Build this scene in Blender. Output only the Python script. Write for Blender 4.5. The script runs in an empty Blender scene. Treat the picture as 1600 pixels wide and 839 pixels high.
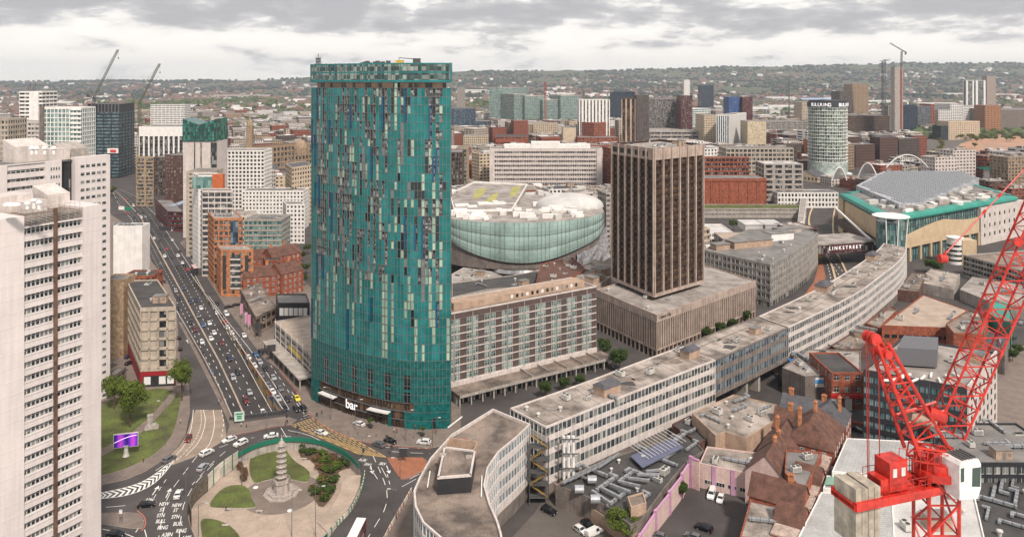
import bpy,bmesh,math,random
import numpy as np
from mathutils import Vector,Matrix
from mathutils.geometry import tessellate_polygon
R = math.radians
sc = bpy.context.scene
COL = sc.collection
# ---------------------------------------------------------------- camera
CH,FPX,HZ = 116.0,1190.0,125.0
cam = bpy.data.cameras.new('camera'); co = bpy.data.objects.new('camera',cam); COL.objects.link(co)
co.location = (0,0,CH); co.rotation_euler = (R(90),0,0)
cam.sensor_width = 36; cam.lens = 36*FPX/1600; cam.shift_y = -294.5/1600
cam.clip_start = 1; cam.clip_end = 60000
sc.camera = co
# ---------------------------------------------------------------- sky: Nishita plus a layer of broken cloud
SUN_EL,SUN_AZ = 48.0,156.0      # azimuth from +Y clockwise: behind and a little left of the camera
w = bpy.data.worlds.new("World"); sc.world = w; w.use_nodes = True
nt = w.node_tree; nt.nodes.clear(); N = nt.nodes.new; L = nt.links.new
def math_(nt,op,a,b=None,c=None,clamp=False):
    n = nt.nodes.new('ShaderNodeMath'); n.operation = op; n.use_clamp = clamp
    for i,v in enumerate((a,b,c)):
        if v is None: continue
        if isinstance(v,(int,float)): n.inputs[i].default_value = v
        else: nt.links.new(v,n.inputs[i])
    return n.outputs[0]
out = N('ShaderNodeOutputWorld'); bg = N('ShaderNodeBackground'); sky = N('ShaderNodeTexSky')
sky.sky_type = 'NISHITA'; sky.sun_disc = False; sky.sun_elevation = R(SUN_EL); sky.sun_rotation = R(SUN_AZ)
sky.dust_density = 2.0
tc = N('ShaderNodeTexCoord'); sp = N('ShaderNodeSeparateXYZ'); L(tc.outputs['Generated'],sp.inputs[0])
zc = math_(nt,'MAXIMUM',sp.outputs[2],0.0)
cx = N('ShaderNodeVectorMath'); cx.operation = 'MULTIPLY'; cx.inputs[1].default_value = (1,1,3.6); L(tc.outputs['Generated'],cx.inputs[0])
n1 = N('ShaderNodeTexNoise'); n1.inputs['Scale'].default_value = 7.5; n1.inputs['Detail'].default_value = 9; n1.inputs['Roughness'].default_value = .58
n1.inputs['Distortion'].default_value = .1
mp = N('ShaderNodeMapping'); mp.inputs['Location'].default_value = (3.1,1.7,0); L(cx.outputs[0],mp.inputs[0]); L(mp.outputs[0],n1.inputs['Vector'])
n2 = N('ShaderNodeTexNoise'); n2.inputs['Scale'].default_value = 26; n2.inputs['Detail'].default_value = 7; n2.inputs['Roughness'].default_value = .6
L(cx.outputs[0],n2.inputs['Vector'])
# dark cloud bases get heavier with elevation; pale cloud towards the horizon
mr = N('ShaderNodeMapRange'); mr.inputs[1].default_value = .035; mr.inputs[2].default_value = .085; mr.inputs[3].default_value = -.085; mr.inputs[4].default_value = .09
mr.interpolation_type = 'SMOOTHSTEP'; L(zc,mr.inputs[0])
s1 = math_(nt,'ADD',n1.outputs[0],mr.outputs[0])
s1 = math_(nt,'ADD',s1,math_(nt,'MULTIPLY',math_(nt,'SUBTRACT',n2.outputs[0],.5),.3))
cr = N('ShaderNodeValToRGB'); L(s1,cr.inputs[0])
e = cr.color_ramp.elements
e[0].position = .40; e[0].color = (13.2,12.5,11.6,1)
e[1].position = .66; e[1].color = (5.6,5.4,5.55,1)
for pos,c in ((.46,(12.2,11.6,11.)),(.51,(10.2,9.8,9.4)),(.54,(8.,7.7,7.6)),(.60,(6.3,6.1,6.2))):
    x = e.new(pos); x.color = c+(1,)
mx = N('ShaderNodeMix'); mx.data_type = 'RGBA'; mx.inputs[0].default_value = .90
L(sky.outputs[0],mx.inputs[6]); L(cr.outputs[0],mx.inputs[7])
zf = math_(nt,'ADD',math_(nt,'MULTIPLY',sp.outputs[2],0.25),1.2)
vs = N('ShaderNodeVectorMath'); vs.operation = 'SCALE'; L(mx.outputs[2],vs.inputs[0]); L(math_(nt,'MAXIMUM',zf,1.2),vs.inputs[3])
L(vs.outputs[0],bg.inputs[0]); bg.inputs[1].default_value = .08
L(bg.outputs[0],out.inputs[0])
# ---------------------------------------------------------------- sun (veiled by cloud)
sl = bpy.data.lights.new('sun','SUN'); sl.energy = 4.3; sl.angle = R(6); sl.color = (1,.89,.80)
so = bpy.data.objects.new('sun',sl); COL.objects.link(so)
az = R(SUN_AZ); el = R(SUN_EL)
sd = Vector((math.sin(az)*math.cos(el),math.cos(az)*math.cos(el),math.sin(el)))
so.rotation_euler = (-sd).to_track_quat('-Z','Y').to_euler(); so.location = (0,0,400)
sc.view_settings.view_transform = 'Standard'; sc.view_settings.look = 'None'
sc.view_settings.exposure = 0.0; sc.view_settings.gamma = 1
sc.render.engine = 'CYCLES'
sc.cycles.max_bounces = 4; sc.cycles.diffuse_bounces = 2; sc.cycles.glossy_bounces = 2; sc.cycles.transmission_bounces = 2
sc.cycles.volume_bounces = 1; sc.cycles.use_denoising = True
sc.cycles.caustics_reflective = False; sc.cycles.caustics_refractive = False
# ---------------------------------------------------------------- placing helpers
def G(px,py,z=0.0):
    Y = (CH-z)*FPX/(py-HZ); return ((px-800)/FPX*Y,Y)
def PX(px,Y): return (px-800)/FPX*Y
def ZZ(py,Y): return CH-(py-HZ)*Y/FPX
# ---------------------------------------------------------------- materials
MC = {}
def mat(name,col,rough=.85,var=.25,scale=.35,metal=0.,streak=0.,col2=None,cell=0.,bump=0.,spec=None,fine=.15):
    """base colour varied by noise in world space; streak = vertical staining, cell = per-panel variation (metres)."""
    if name in MC: return MC[name]
    m = bpy.data.materials.new(name); m.use_nodes = True; nt = m.node_tree
    b = nt.nodes['Principled BSDF']; b.inputs['Roughness'].default_value = rough; b.inputs['Metallic'].default_value = metal
    if spec is not None: b.inputs['Specular IOR Level'].default_value = spec
    ge = nt.nodes.new('ShaderNodeNewGeometry'); L = nt.links.new
    n = nt.nodes.new('ShaderNodeTexNoise'); n.inputs['Scale'].default_value = scale; n.inputs['Detail'].default_value = 6; n.inputs['Roughness'].default_value = .62
    L(ge.outputs['Position'],n.inputs['Vector'])
    rp = nt.nodes.new('ShaderNodeValToRGB'); L(n.outputs[0],rp.inputs[0])
    c = np.array(col[:3]); d = np.array(col2) if col2 else c*(1-var)
    rp.color_ramp.elements[0].position = .36; rp.color_ramp.elements[0].color = (*d,1)
    rp.color_ramp.elements[1].position = .62; rp.color_ramp.elements[1].color = (*np.minimum(c*(1+var*.35),1),1)
    src = rp.outputs[0]
    def mul(src,fac_socket,lo,hi):
        r = nt.nodes.new('ShaderNodeMapRange'); r.inputs[1].default_value = .3; r.inputs[2].default_value = .7
        r.inputs[3].default_value = lo; r.inputs[4].default_value = hi; L(fac_socket,r.inputs[0])
        v = nt.nodes.new('ShaderNodeVectorMath'); v.operation = 'SCALE'; L(src,v.inputs[0]); L(r.outputs[0],v.inputs[3]); return v.outputs[0]
    if fine:
        f = nt.nodes.new('ShaderNodeTexNoise'); f.inputs['Scale'].default_value = 2.6; f.inputs['Detail'].default_value = 4; L(ge.outputs['Position'],f.inputs['Vector'])
        src = mul(src,f.outputs[0],1-fine,1+fine)
    if streak:
        mp = nt.nodes.new('ShaderNodeMapping'); mp.inputs['Scale'].default_value = (1.3,1.3,.07); L(ge.outputs['Position'],mp.inputs[0])
        s = nt.nodes.new('ShaderNodeTexNoise'); s.inputs['Scale'].default_value = 1.; s.inputs['Detail'].default_value = 4; L(mp.outputs[0],s.inputs['Vector'])
        src = mul(src,s.outputs[0],1-streak,1+streak*.3)
    if cell:
        sn = nt.nodes.new('ShaderNodeVectorMath'); sn.operation = 'SNAP'; sn.inputs[1].default_value = (cell,cell,cell); L(ge.outputs['Position'],sn.inputs[0])
        wn = nt.nodes.new('ShaderNodeTexWhiteNoise'); L(sn.outputs[0],wn.inputs['Vector'])
        src = mul(src,wn.outputs['Value'],.8,1.15)
    L(src,b.inputs['Base Color'])
    if bump:
        bp = nt.nodes.new('ShaderNodeBump'); bp.inputs['Strength'].default_value = bump; bp.inputs['Distance'].default_value = .3
        L(n.outputs[0],bp.inputs['Height']); L(bp.outputs[0],b.inputs['Normal'])
    MC[name] = m; return m
def glassm(name,dark,pale,frac=.25,rough=.12,cell=(1.5,1.5,3.0),spec=.3):
    """window glass: reflective, a share of the panes with pale blinds behind."""
    if name in MC: return MC[name]
    m = bpy.data.materials.new(name); m.use_nodes = True; nt = m.node_tree; L = nt.links.new
    b = nt.nodes['Principled BSDF']; b.inputs['Roughness'].default_value = rough; b.inputs['Specular IOR Level'].default_value = spec
    ge = nt.nodes.new('ShaderNodeNewGeometry')
    sn = nt.nodes.new('ShaderNodeVectorMath'); sn.operation = 'SNAP'; sn.inputs[1].default_value = cell; L(ge.outputs['Position'],sn.inputs[0])
    wn = nt.nodes.new('ShaderNodeTexWhiteNoise'); L(sn.outputs[0],wn.inputs['Vector'])
    rp = nt.nodes.new('ShaderNodeValToRGB'); L(wn.outputs['Value'],rp.inputs[0])
    e = rp.color_ramp.elements; e[0].color = (*dark,1); e[1].color = (*pale,1)
    x = e.new(max(.02,1-frac*1.6)); x.color = (*(np.array(dark)*1.6+np.array(pale)*.08),1); e[0].position = 0
    x = e.new(max(.03,1-frac)); x.color = (*(np.array(dark)*.5+np.array(pale)*.5),1)
    L(rp.outputs[0],b.inputs['Base Color']); MC[name] = m; return m
def flat(name,col,rough=.6,metal=0.,emit=0.):
    if name in MC: return MC[name]
    m = bpy.data.materials.new(name); m.use_nodes = True; nt = m.node_tree; b = nt.nodes['Principled BSDF']
    b.inputs['Roughness'].default_value = rough; b.inputs['Metallic'].default_value = metal
    n = nt.nodes.new('ShaderNodeTexNoise'); n.inputs['Scale'].default_value = 3.; ge = nt.nodes.new('ShaderNodeNewGeometry'); nt.links.new(ge.outputs['Position'],n.inputs['Vector'])
    rp = nt.nodes.new('ShaderNodeValToRGB'); nt.links.new(n.outputs[0],rp.inputs[0]); c = np.array(col)
    rp.color_ramp.elements[0].color = (*(c*.86),1); rp.color_ramp.elements[1].color = (*np.minimum(c*1.1,1),1)
    nt.links.new(rp.outputs[0],b.inputs['Base Color'])
    if emit:
        nt.links.new(rp.outputs[0],b.inputs['Emission Color']); b.inputs['Emission Strength'].default_value = emit
    MC[name] = m; return m
# ---------------------------------------------------------------- mesh builder
class MB:
    def __init__(s): s.v = []; s.f = []; s.m = []
    def quad(s,a,b,c,d,m=0):
        n = len(s.v); s.v += [a,b,c,d]; s.f.append((n,n+1,n+2,n+3)); s.m.append(m)
    def poly(s,pts,m=0):
        n = len(s.v); s.v += list(pts); s.f.append(tuple(range(n,n+len(pts)))); s.m.append(m)
    def fbox(s,p,u,n,u0,u1,n0,n1,z0,z1,m=0,caps=(1,1),back=False,ends=(1,1)):
        """box in a facade's frame: u along the wall, n outwards"""
        P = lambda a,b,z: (p[0]+u[0]*a+n[0]*b,p[1]+u[1]*a+n[1]*b,z)
        i = len(s.v)
        s.v += [P(u0,n0,z0),P(u1,n0,z0),P(u1,n1,z0),P(u0,n1,z0),P(u0,n0,z1),P(u1,n0,z1),P(u1,n1,z1),P(u0,n1,z1)]
        F = [(i+3,i+2,i+6,i+7)]
        if ends[0]: F.append((i,i+3,i+7,i+4))
        if ends[1]: F.append((i+2,i+1,i+5,i+6))
        if caps[0]: F.append((i,i+1,i+2,i+3))
        if caps[1]: F.append((i+7,i+6,i+5,i+4))
        if back: F.append((i+1,i,i+4,i+5))
        s.f += F; s.m += [m]*len(F)
    def box(s,x0,y0,z0,x1,y1,z1,m=0):
        s.fbox((0,0),(1,0),(0,-1),x0,x1,-y1,-y0,z0,z1,m,back=True)
    def obox(s,c,a,lx,ly,z0,z1,m=0):
        """box centred at c, rotated a (radians)"""
        u = (math.cos(a),math.sin(a)); n = (math.sin(a),-math.cos(a))
        s.fbox(c,u,n,-lx/2,lx/2,-ly/2,ly/2,z0,z1,m,back=True)
    def prism(s,poly,z0,z1,m=0,mt=None,bottom=False):
        poly = ccw(poly); k = len(poly); i = len(s.v)
        s.v += [(x,y,z0) for x,y in poly]+[(x,y,z1) for x,y in poly]
        for a in range(k):
            b = (a+1) % k; s.f.append((i+a,i+b,i+k+b,i+k+a)); s.m.append(m)
        s.f.append(tuple(range(i+k,i+2*k))); s.m.append(m if mt is None else mt)
        if bottom: s.f.append(tuple(range(i+k-1,i-1,-1))); s.m.append(m)
    def bar(s,p,q,r,n=4,m=0,r2=None):
        p = Vector(p); q = Vector(q); d = (q-p)
        if d.length < 1e-6: return
        d.normalize(); a = d.orthogonal().normalized()
        if n == 4:
            up = Vector((0,0,1)) if abs(d.z) < .95 else Vector((1,0,0)); a = (d.cross(up)).normalized(); a = (a+d.cross(a)).normalized()
        b = d.cross(a); i = len(s.v); r2 = r if r2 is None else r2
        for c,rr in ((p,r),(q,r2)):
            for k in range(n):
                t = 2*math.pi*k/n; s.v.append(tuple(c+(a*math.cos(t)+b*math.sin(t))*rr))
        for k in range(n):
            l = (k+1) % n; s.f.append((i+k,i+l,i+n+l,i+n+k)); s.m.append(m)
        s.f.append(tuple(i+n-1-k for k in range(n))); s.f.append(tuple(i+n+k for k in range(n))); s.m += [m,m]
    def lathe(s,c,prof,n=16,m=0,sx=1,sy=1,rot=0.,cap=True):
        i = len(s.v)
        for r,z in prof:
            for k in range(n):
                t = 2*math.pi*k/n+rot; s.v.append((c[0]+math.cos(t)*r*sx,c[1]+math.sin(t)*r*sy,c[2]+z))
        for j in range(len(prof)-1):
            for k in range(n):
                l = (k+1) % n; s.f.append((i+j*n+k,i+j*n+l,i+(j+1)*n+l,i+(j+1)*n+k)); s.m.append(m)
        if cap:
            s.f.append(tuple(i+(len(prof)-1)*n+k for k in range(n))); s.m.append(m)
    def build(s,name,mats,parent=None,smooth=False,kind=None,world=True):
        me = bpy.data.meshes.new(name)
        off = Vector(parent_loc(parent)) if (parent is not None and world) else Vector((0,0,0))
        v = np.array(s.v,dtype=np.float32).reshape(-1,3)-np.array(off,dtype=np.float32)
        me.from_pydata(v.tolist(),[],s.f)
        if not isinstance(mats,(list,tuple)): mats = [mats]
        for m in mats: me.materials.append(m)
        if len(mats) > 1: me.polygons.foreach_set('material_index',s.m)
        if smooth: me.shade_smooth()
        me.update()
        o = bpy.data.objects.new(name,me); COL.objects.link(o)
        if parent is not None: o.parent = parent
        if kind: o['kind'] = kind
        return o
def parent_loc(p):
    l = Vector((0,0,0))
    while p is not None: l += p.location; p = p.parent
    return l
def area(p): return sum(p[i][0]*p[(i+1) % len(p)][1]-p[(i+1) % len(p)][0]*p[i][1] for i in range(len(p)))/2
def ccw(p): return list(p) if area(p) > 0 else list(p)[::-1]
def inset(poly,d):
    k = len(poly); o = []
    for i in range(k):
        a,b,c = poly[i-1],poly[i],poly[(i+1) % k]
        u = Vector((b[0]-a[0],b[1]-a[1])).normalized(); v = Vector((c[0]-b[0],c[1]-b[1])).normalized()
        n1 = Vector((-u.y,u.x)); n2 = Vector((-v.y,v.x)); s = (n1+n2); q = max(.35,1+n1.dot(n2))
        o.append((b[0]+s.x*d/q,b[1]+s.y*d/q))
    return o
def tag(o,label,cat,group=None):
    o['label'] = label; o['category'] = cat
    if group: o['group'] = group
    return o
def empty(name,loc,label=None,cat=None,group=None,rz=0):
    o = bpy.data.objects.new(name,None); COL.objects.link(o); o.location = (loc[0],loc[1],loc[2] if len(loc) > 2 else 0); o.rotation_euler.z = rz
    o.empty_display_size = .1
    if label: tag(o,label,cat,group)
    return o
def copy_tree(o,loc=None,rz=None,label=None,parent=None,scale=None):
    c = o.copy(); COL.objects.link(c)
    if parent is not None: c.parent = parent
    if loc is not None: c.location = loc
    if rz is not None: c.rotation_euler.z = rz
    if scale is not None: c.scale = scale
    if label: c['label'] = label
    for ch in KIDS.get(o.name,[]): copy_tree(ch,parent=c)
    return c
KIDS = {}
def kids(o,*ch): KIDS.setdefault(o.name,[]).extend(ch)
def struct(name,mb,m,smooth=False):
    o = mb.build(name,m,smooth=smooth); o['kind'] = 'structure'; return o
# ---------------------------------------------------------------- buildings
CAMV = Vector((0,0))
def frame(p,q):
    u = Vector((q[0]-p[0],q[1]-p[1])); ln = u.length; u.normalize(); return (u.x,u.y),(u.y,-u.x),ln
WM = {}
def winmesh(w,h,style,mats):
    """one window: frame bars round panes, origin at its centre on the wall plane, facing -Y"""
    key = (round(w,2),round(h,2),style,tuple(m.name for m in mats))
    if key in WM: return WM[key]
    b = MB(); t = .07 if style != 'thin' else .045
    if style == 'dark':
        b.fbox((0,0),(1,0),(0,-1),-w/2,w/2,0,.02,-h/2,h/2,0)
    else:
        b.fbox((0,0),(1,0),(0,-1),-w/2+t,w/2-t,0,.02,-h/2+t,h/2-t,0,caps=(0,0),ends=(0,0))
        for x0,x1,z0,z1 in ((-w/2,-w/2+t,-h/2,h/2),(w/2-t,w/2,-h/2,h/2),(-w/2+t,w/2-t,-h/2,-h/2+t),(-w/2+t,w/2-t,h/2-t,h/2)):
            b.fbox((0,0),(1,0),(0,-1),x0,x1,0,.07,z0,z1,1)
        k = {'two': 1,'three': 2,'four': 3,'cross': 1}.get(style,0)
        for i in range(k):
            x = -w/2+w*(i+1)/(k+1); b.fbox((0,0),(1,0),(0,-1),x-t/2,x+t/2,0,.06,-h/2+t,h/2-t,1)
        if style in ('cross','bar'): b.fbox((0,0),(1,0),(0,-1),-w/2+t,w/2-t,0,.055,h*.12,h*.12+t,1)
    me = bpy.data.meshes.new('window'); me.from_pydata(b.v,[],b.f); me.materials.append(mats[0]); me.materials.append(mats[1])
    me.polygons.foreach_set('material_index',b.m); me.update(); WM[key] = me; return me
FINE = 1
def put_windows(root,wins,mats,style,limit=100,name='window'):
    """wins: (x,y,z centre, w,h, u, n). the nearest as objects, the rest one mesh of kind stuff"""
    if not wins: return
    wins.sort(key=lambda t: t[0]**2+t[1]**2)
    rl = parent_loc(root)
    ms = {}
    for x,y,z,w,h,u,n in wins[:limit]:
        me = winmesh(w,h,style,mats)
        o = bpy.data.objects.new(name,me); COL.objects.link(o); o.parent = root
        o.location = (x-rl.x,y-rl.y,z-rl.z); o.rotation_euler.z = math.atan2(u[1],u[0])
    rest = wins[limit:]
    if rest:
        b = MB()
        for x,y,z,w,h,u,n in rest:
            me = winmesh(w,h,style,mats)
            key = me.name
            if key not in ms: ms[key] = ([tuple(v.co) for v in me.vertices],[tuple(p.vertices) for p in me.polygons],[p.material_index for p in me.polygons])
            V,F,M_ = ms[key]; i = len(b.v)
            b.v += [(x+u[0]*a-n[0]*c,y+u[1]*a-n[1]*c,z+d) for a,c,d in V]
            b.f += [tuple(k+i for k in f) for f in F]; b.m += M_
        b.build(name,list(mats),root,kind='stuff')
def S(**k):
    d = dict(fl=3.3,bay=3.0,sp=.42,pr=.2,d=.25,pp=-.04,top=1.2,base=0.,win=None,wm=None,glass=None,wall=None,roof=None,wall2=None,
             wstyle='plain',nobase=False,blank=(),par=.5,limit=100,fm=None,basem=None,fin=0.)
    d.update(k); return d
def building(name,label,poly,z0,z1,s,cat='building',group=None,clutter=0,seed=1,root=None,edges=None,ground=0.):
    """polygon building: glass core, spandrels and piers in relief, windows in the openings, roof and parapet"""
    poly = ccw(poly); cx = sum(p[0] for p in poly)/len(poly); cy = sum(p[1] for p in poly)/len(poly)
    if root is None: root = empty(name,(cx,cy,z0),label,cat,group)
    rnd = random.Random(seed)
    d = s['d']; wall = MB(); wins = []; k = len(poly)
    core = inset(poly,d); cm = MB(); cm.prism(core,z0,z1-s['par']-.12,0)
    cm.build('glazing',s['glass'],root)
    basem = MB()
    for i in range(k):
        p,q = poly[i],poly[(i+1) % k]; u,n,ln = frame(p,q)
        if ln < .3: continue
        mid = Vector(((p[0]+q[0])/2,(p[1]+q[1])/2)); facing = (CAMV-mid).normalized().dot(Vector(n))
        es = dict(s)
        if edges and i in edges: es.update(edges[i])
        zb = z0+es['base']; zt = z1-es['top']; H = zt-zb
        if es['base'] > 0 and not es['nobase']:
            if es['basem'] is not None: basem.fbox(p,u,n,0,ln,-d,-.08,z0,zb-.6,0,ends=(0,0),caps=(0,0))
            else:
                nb = max(1,round(ln/max(es['bay']*1.5,3)))
                for j in range(nb+1):
                    c = ln*j/nb; a0 = max(0,c-.25); a1 = min(ln,c+.25); wall.fbox(p,u,n,a0,a1,-d,0,z0,zb-.6,0,ends=(j > 0,j < nb),caps=(0,0))
            wall.fbox(p,u,n,0,ln,-d,.03,zb-.6,zb,0,ends=(0,0))
        blank = ('blank' in es and es['blank'] is True) or (facing < -.25)
        if blank:
            wall.fbox(p,u,n,0,ln,-d,0,zb,zt,1,ends=(0,0))
        else:
            nf = max(1,round(H/es['fl'])); fh = H/nf; nb = max(1,round(ln/es['bay'])); bw = ln/nb; sh = es['sp']*fh; pw = es['pr']*bw
            for f in range(nf):
                z = zb+f*fh
                if sh > .02: wall.fbox(p,u,n,0,ln,-d,0,z,z+sh,0,ends=(0,0))
            if pw > .02:
                for j in range(nb+1):
                    c = bw*j; a0 = max(0,c-pw/2); a1 = min(ln,c+pw/2)
                    wall.fbox(p,u,n,a0,a1,-d,es['pp'],zb+.01,zt,1,ends=(j > 0,j < nb),caps=(es['pp'] > 0,es['pp'] > 0))
            if es['win'] and facing > .02:
                for f in range(nf):
                    for j in range(nb):
                        a = bw*(j+.5); wz = zb+f*fh+sh+(fh-sh)/2; ww = (bw-pw)*.985; wh = (fh-sh)*.985
                        wins.append((p[0]+u[0]*a-n[0]*(d-.01),p[1]+u[1]*a-n[1]*(d-.01),wz,ww,wh,u,n))
        wall.fbox(p,u,n,0,ln,-d,.02,zt,z1,0,ends=(0,0),caps=(1,0))
    # parapet cap and roof
    par = inset(poly,.45)
    for i in range(k):
        a,b,c,e_ = poly[i],poly[(i+1) % k],par[(i+1) % k],par[i]
        wall.quad((a[0],a[1],z1),(b[0],b[1],z1),(c[0],c[1],z1),(e_[0],e_[1],z1),0)
        wall.quad((e_[0],e_[1],z1),(c[0],c[1],z1),(c[0],c[1],z1-s['par']),(e_[0],e_[1],z1-s['par']),0)
    wall.build('wall',[s['wall'],s['wall2'] or s['wall']],root)
    if basem.f: basem.build('shopfront',s['basem'],root)
    rf = MB(); rr = tess(par)
    for t in rr: rf.poly([(x,y,z1-s['par']) for x,y in t])
    ro = rf.build('roof',s['roof'],root)
    if s['win'] and FINE: put_windows(root,wins,(s['wm'] or s['glass'],s['fm'] or s['wall']),s['wstyle'],s['limit'])
    if clutter: roof_clutter(ro,par,z1-s['par'],clutter,rnd)
    return root
def tess(poly):
    poly = ccw(poly); t = tessellate_polygon([[Vector((x,y,0)) for x,y in poly]])
    out = []
    for a,b,c in t:
        tri = [poly[a],poly[b],poly[c]]; out.append(ccw(tri))
    return out
def inside(pt,poly):
    x,y = pt; r = False; j = len(poly)-1
    for i in range(len(poly)):
        xi,yi = poly[i]; xj,yj = poly[j]
        if (yi > y) != (yj > y) and x < (xj-xi)*(y-yi)/(yj-yi)+xi: r = not r
        j = i
    return r
PROTO = {}
def proto_mesh(key,fn):
    if key not in PROTO:
        b,mats,sm = fn(); me = bpy.data.meshes.new(key); me.from_pydata(b.v,[],b.f)
        for m in mats: me.materials.append(m)
        me.polygons.foreach_set('material_index',b.m)
        if sm: me.shade_smooth()
        me.update(); PROTO[key] = me
    return PROTO[key]
def add_mesh(name,me,parent,loc,rz=0.,scale=(1,1,1)):
    o = bpy.data.objects.new(name,me); COL.objects.link(o)
    if parent is not None:
        o.parent = parent; l = parent_loc(parent); loc = (loc[0]-l.x,loc[1]-l.y,loc[2]-l.z)
    o.location = loc; o.rotation_euler.z = rz; o.scale = scale; return o
def ac_unit():
    b = MB(); b.box(-1.2,-.7,.25,1.2,.7,1.5,0); b.box(-1.0,-.5,0,-.8,.5,.25,1); b.box(.8,-.5,0,1.0,.5,.25,1)
    for x in (-.6,.6): b.lathe((x,0,1.5),[(.42,0),(.45,.12),(.36,.12),(.34,.02)],12,1)
    for i in range(5): b.fbox((0,0),(1,0),(0,-1),-1.05,1.05,.7,.73,.45+i*.2,.52+i*.2,1)
    return b,[M['plant_pale'],M['plant_dark']],False
def vent_():
    b = MB(); b.lathe((0,0,0),[(.35,0),(.35,.8),(.6,.85),(.55,1.1),(.1,1.3)],10,0); return b,[M['plant_pale']],False
def hut():
    b = MB(); b.box(-2.5,-1.8,0,2.5,1.8,2.6,0); b.box(-2.65,-1.95,2.6,2.65,1.95,2.8,1)
    b.fbox((0,0),(1,0),(0,-1),-.6,.4,1.8,1.84,.1,2.1,1)
    for i in range(4): b.fbox((0,0),(1,0),(0,-1),1.0,2.1,1.8,1.85,1.0+i*.25,1.12+i*.25,1)
    return b,[M['render_tan'],M['roof_grey']],False
def duct():
    b = MB(); b.box(-3.5,-.35,.4,3.5,.35,1.0,0); b.box(3.5,-.35,.4,4.2,1.8,1.0,0)
    for x in (-3,-1,1,3): b.box(x-.06,-.42,0,x+.06,.42,1.06,1)
    return b,[M['galv'],M['plant_dark']],False
def skylight():
    b = MB(); b.box(-1.5,-.8,0,1.5,.8,.35,0); b.quad((-1.4,-.7,.36),(1.4,-.7,.36),(1.4,0,.8),(-1.4,0,.8),1); b.quad((-1.4,0,.8),(1.4,0,.8),(1.4,.7,.36),(-1.4,.7,.36),1)
    b.poly([(1.4,-.7,.36),(1.4,.7,.36),(1.4,0,.8)],0); b.poly([(-1.4,.7,.36),(-1.4,-.7,.36),(-1.4,0,.8)],0)
    return b,[M['plant_pale'],M['glass_dark']],False
CL = [('air_conditioner',ac_unit),('air_conditioner',ac_unit),('roof_vent',vent_),('roof_vent',vent_),('plant_room',hut),('duct',duct),('skylight',skylight)]
def roof_clutter(root,poly,z,n,rnd,kinds=None):
    xs = [p[0] for p in poly]; ys = [p[1] for p in poly]; done = []; k = 0
    a = math.atan2(poly[1][1]-poly[0][1],poly[1][0]-poly[0][0])
    ins = inset(ccw(poly),2.2)
    while len(done) < n and k < n*30:
        k += 1; x = rnd.uniform(min(xs),max(xs)); y = rnd.uniform(min(ys),max(ys))
        if not inside((x,y),ins) or any((x-a_)**2+(y-b_)**2 < 22 for a_,b_ in done): continue
        done.append((x,y)); nm,fn = rnd.choice(kinds or CL); sc_ = rnd.uniform(.8,1.3)
        add_mesh(nm,proto_mesh('m_'+fn.__name__,fn),root,(x,y,z+.002),a+rnd.choice((0,1.5708,3.1416)),(sc_,sc_,sc_))
def text(s,parent,loc,rz,size,m,ext=.04,rx=90,name='lettering',align='CENTER',xs=1.):
    c = bpy.data.curves.new(name,'FONT'); c.body = s; c.size = size; c.extrude = ext; c.align_x = align; c.align_y = 'CENTER'; c.materials.append(m); c.offset = size*.012
    o = bpy.data.objects.new(name,c); COL.objects.link(o)
    if parent is not None:
        o.parent = parent; l = parent_loc(parent); loc = (loc[0]-l.x,loc[1]-l.y,loc[2]-l.z)
    o.location = loc; o.rotation_euler = (R(rx),0,rz); o.scale = (xs,1,1); return o
M = {}
M['plant_pale'] = mat('plant_pale',(.55,.54,.5),.6,.2,1.); M['plant_dark'] = mat('plant_dark',(.08,.08,.08),.7,.2)
M['galv'] = mat('galvanised',(.38,.4,.42),.45,.25,1.,metal=.4); M['render_tan'] = mat('render_tan',(.42,.3,.22),.9,.25)
M['roof_grey'] = mat('roof_grey',(.2,.19,.18),.95,.35,.12); M['roof_dark'] = mat('roof_dark',(.065,.062,.06),.95,.35,.15)
M['roof_pale'] = mat('roof_pale',(.33,.3,.275),.9,.4,.12,col2=(.19,.165,.145)); M['roof_brown'] = mat('roof_brown',(.24,.19,.155),.95,.45,.14,col2=(.085,.07,.06),fine=.25)
M['roof_stain'] = mat('roof_stain',(.36,.315,.275),.95,.5,.1,col2=(.12,.1,.085),fine=.25); M['roof_white'] = mat('roof_white',(.52,.51,.49),.8,.2,.1)
M['white'] = mat('painted_white',(.8,.78,.74),.8,.12,.3,streak=.1); M['offwhite'] = mat('render_offwhite',(.62,.56,.52),.85,.15,.3,streak=.18)
M['conc'] = mat('concrete',(.42,.38,.34),.9,.25,.3,streak=.3); M['conc_pink'] = mat('concrete_pink',(.47,.37,.31),.9,.22,.3,streak=.35)
M['conc_dark'] = mat('concrete_dark',(.2,.17,.15),.9,.3,.3,streak=.3); M['beige'] = mat('beige_stone',(.46,.395,.32),.9,.2,.3,streak=.2)
M['brick'] = mat('red_brick',(.31,.09,.048),.95,.3,.5,cell=.9,streak=.15); M['brick_dark'] = mat('dark_brick',(.12,.06,.045),.95,.3,.5,cell=.9)
M['brick_or'] = mat('orange_brick',(.48,.2,.09),.9,.18,.4,streak=.1,cell=.8); M['stone'] = mat('sandstone',(.36,.26,.17),.9,.3,.5,streak=.3)
M['tile'] = mat('clay_tile',(.13,.064,.046),.95,.4,.5); M['slate'] = mat('slate',(.085,.085,.095),.7,.3,.5)
M['glass_dark'] = glassm('glass_dark',(.012,.014,.016),(.28,.28,.26),.2)
M['glass_grey'] = glassm('glass_grey',(.03,.036,.04),(.35,.35,.32),.3)
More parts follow.
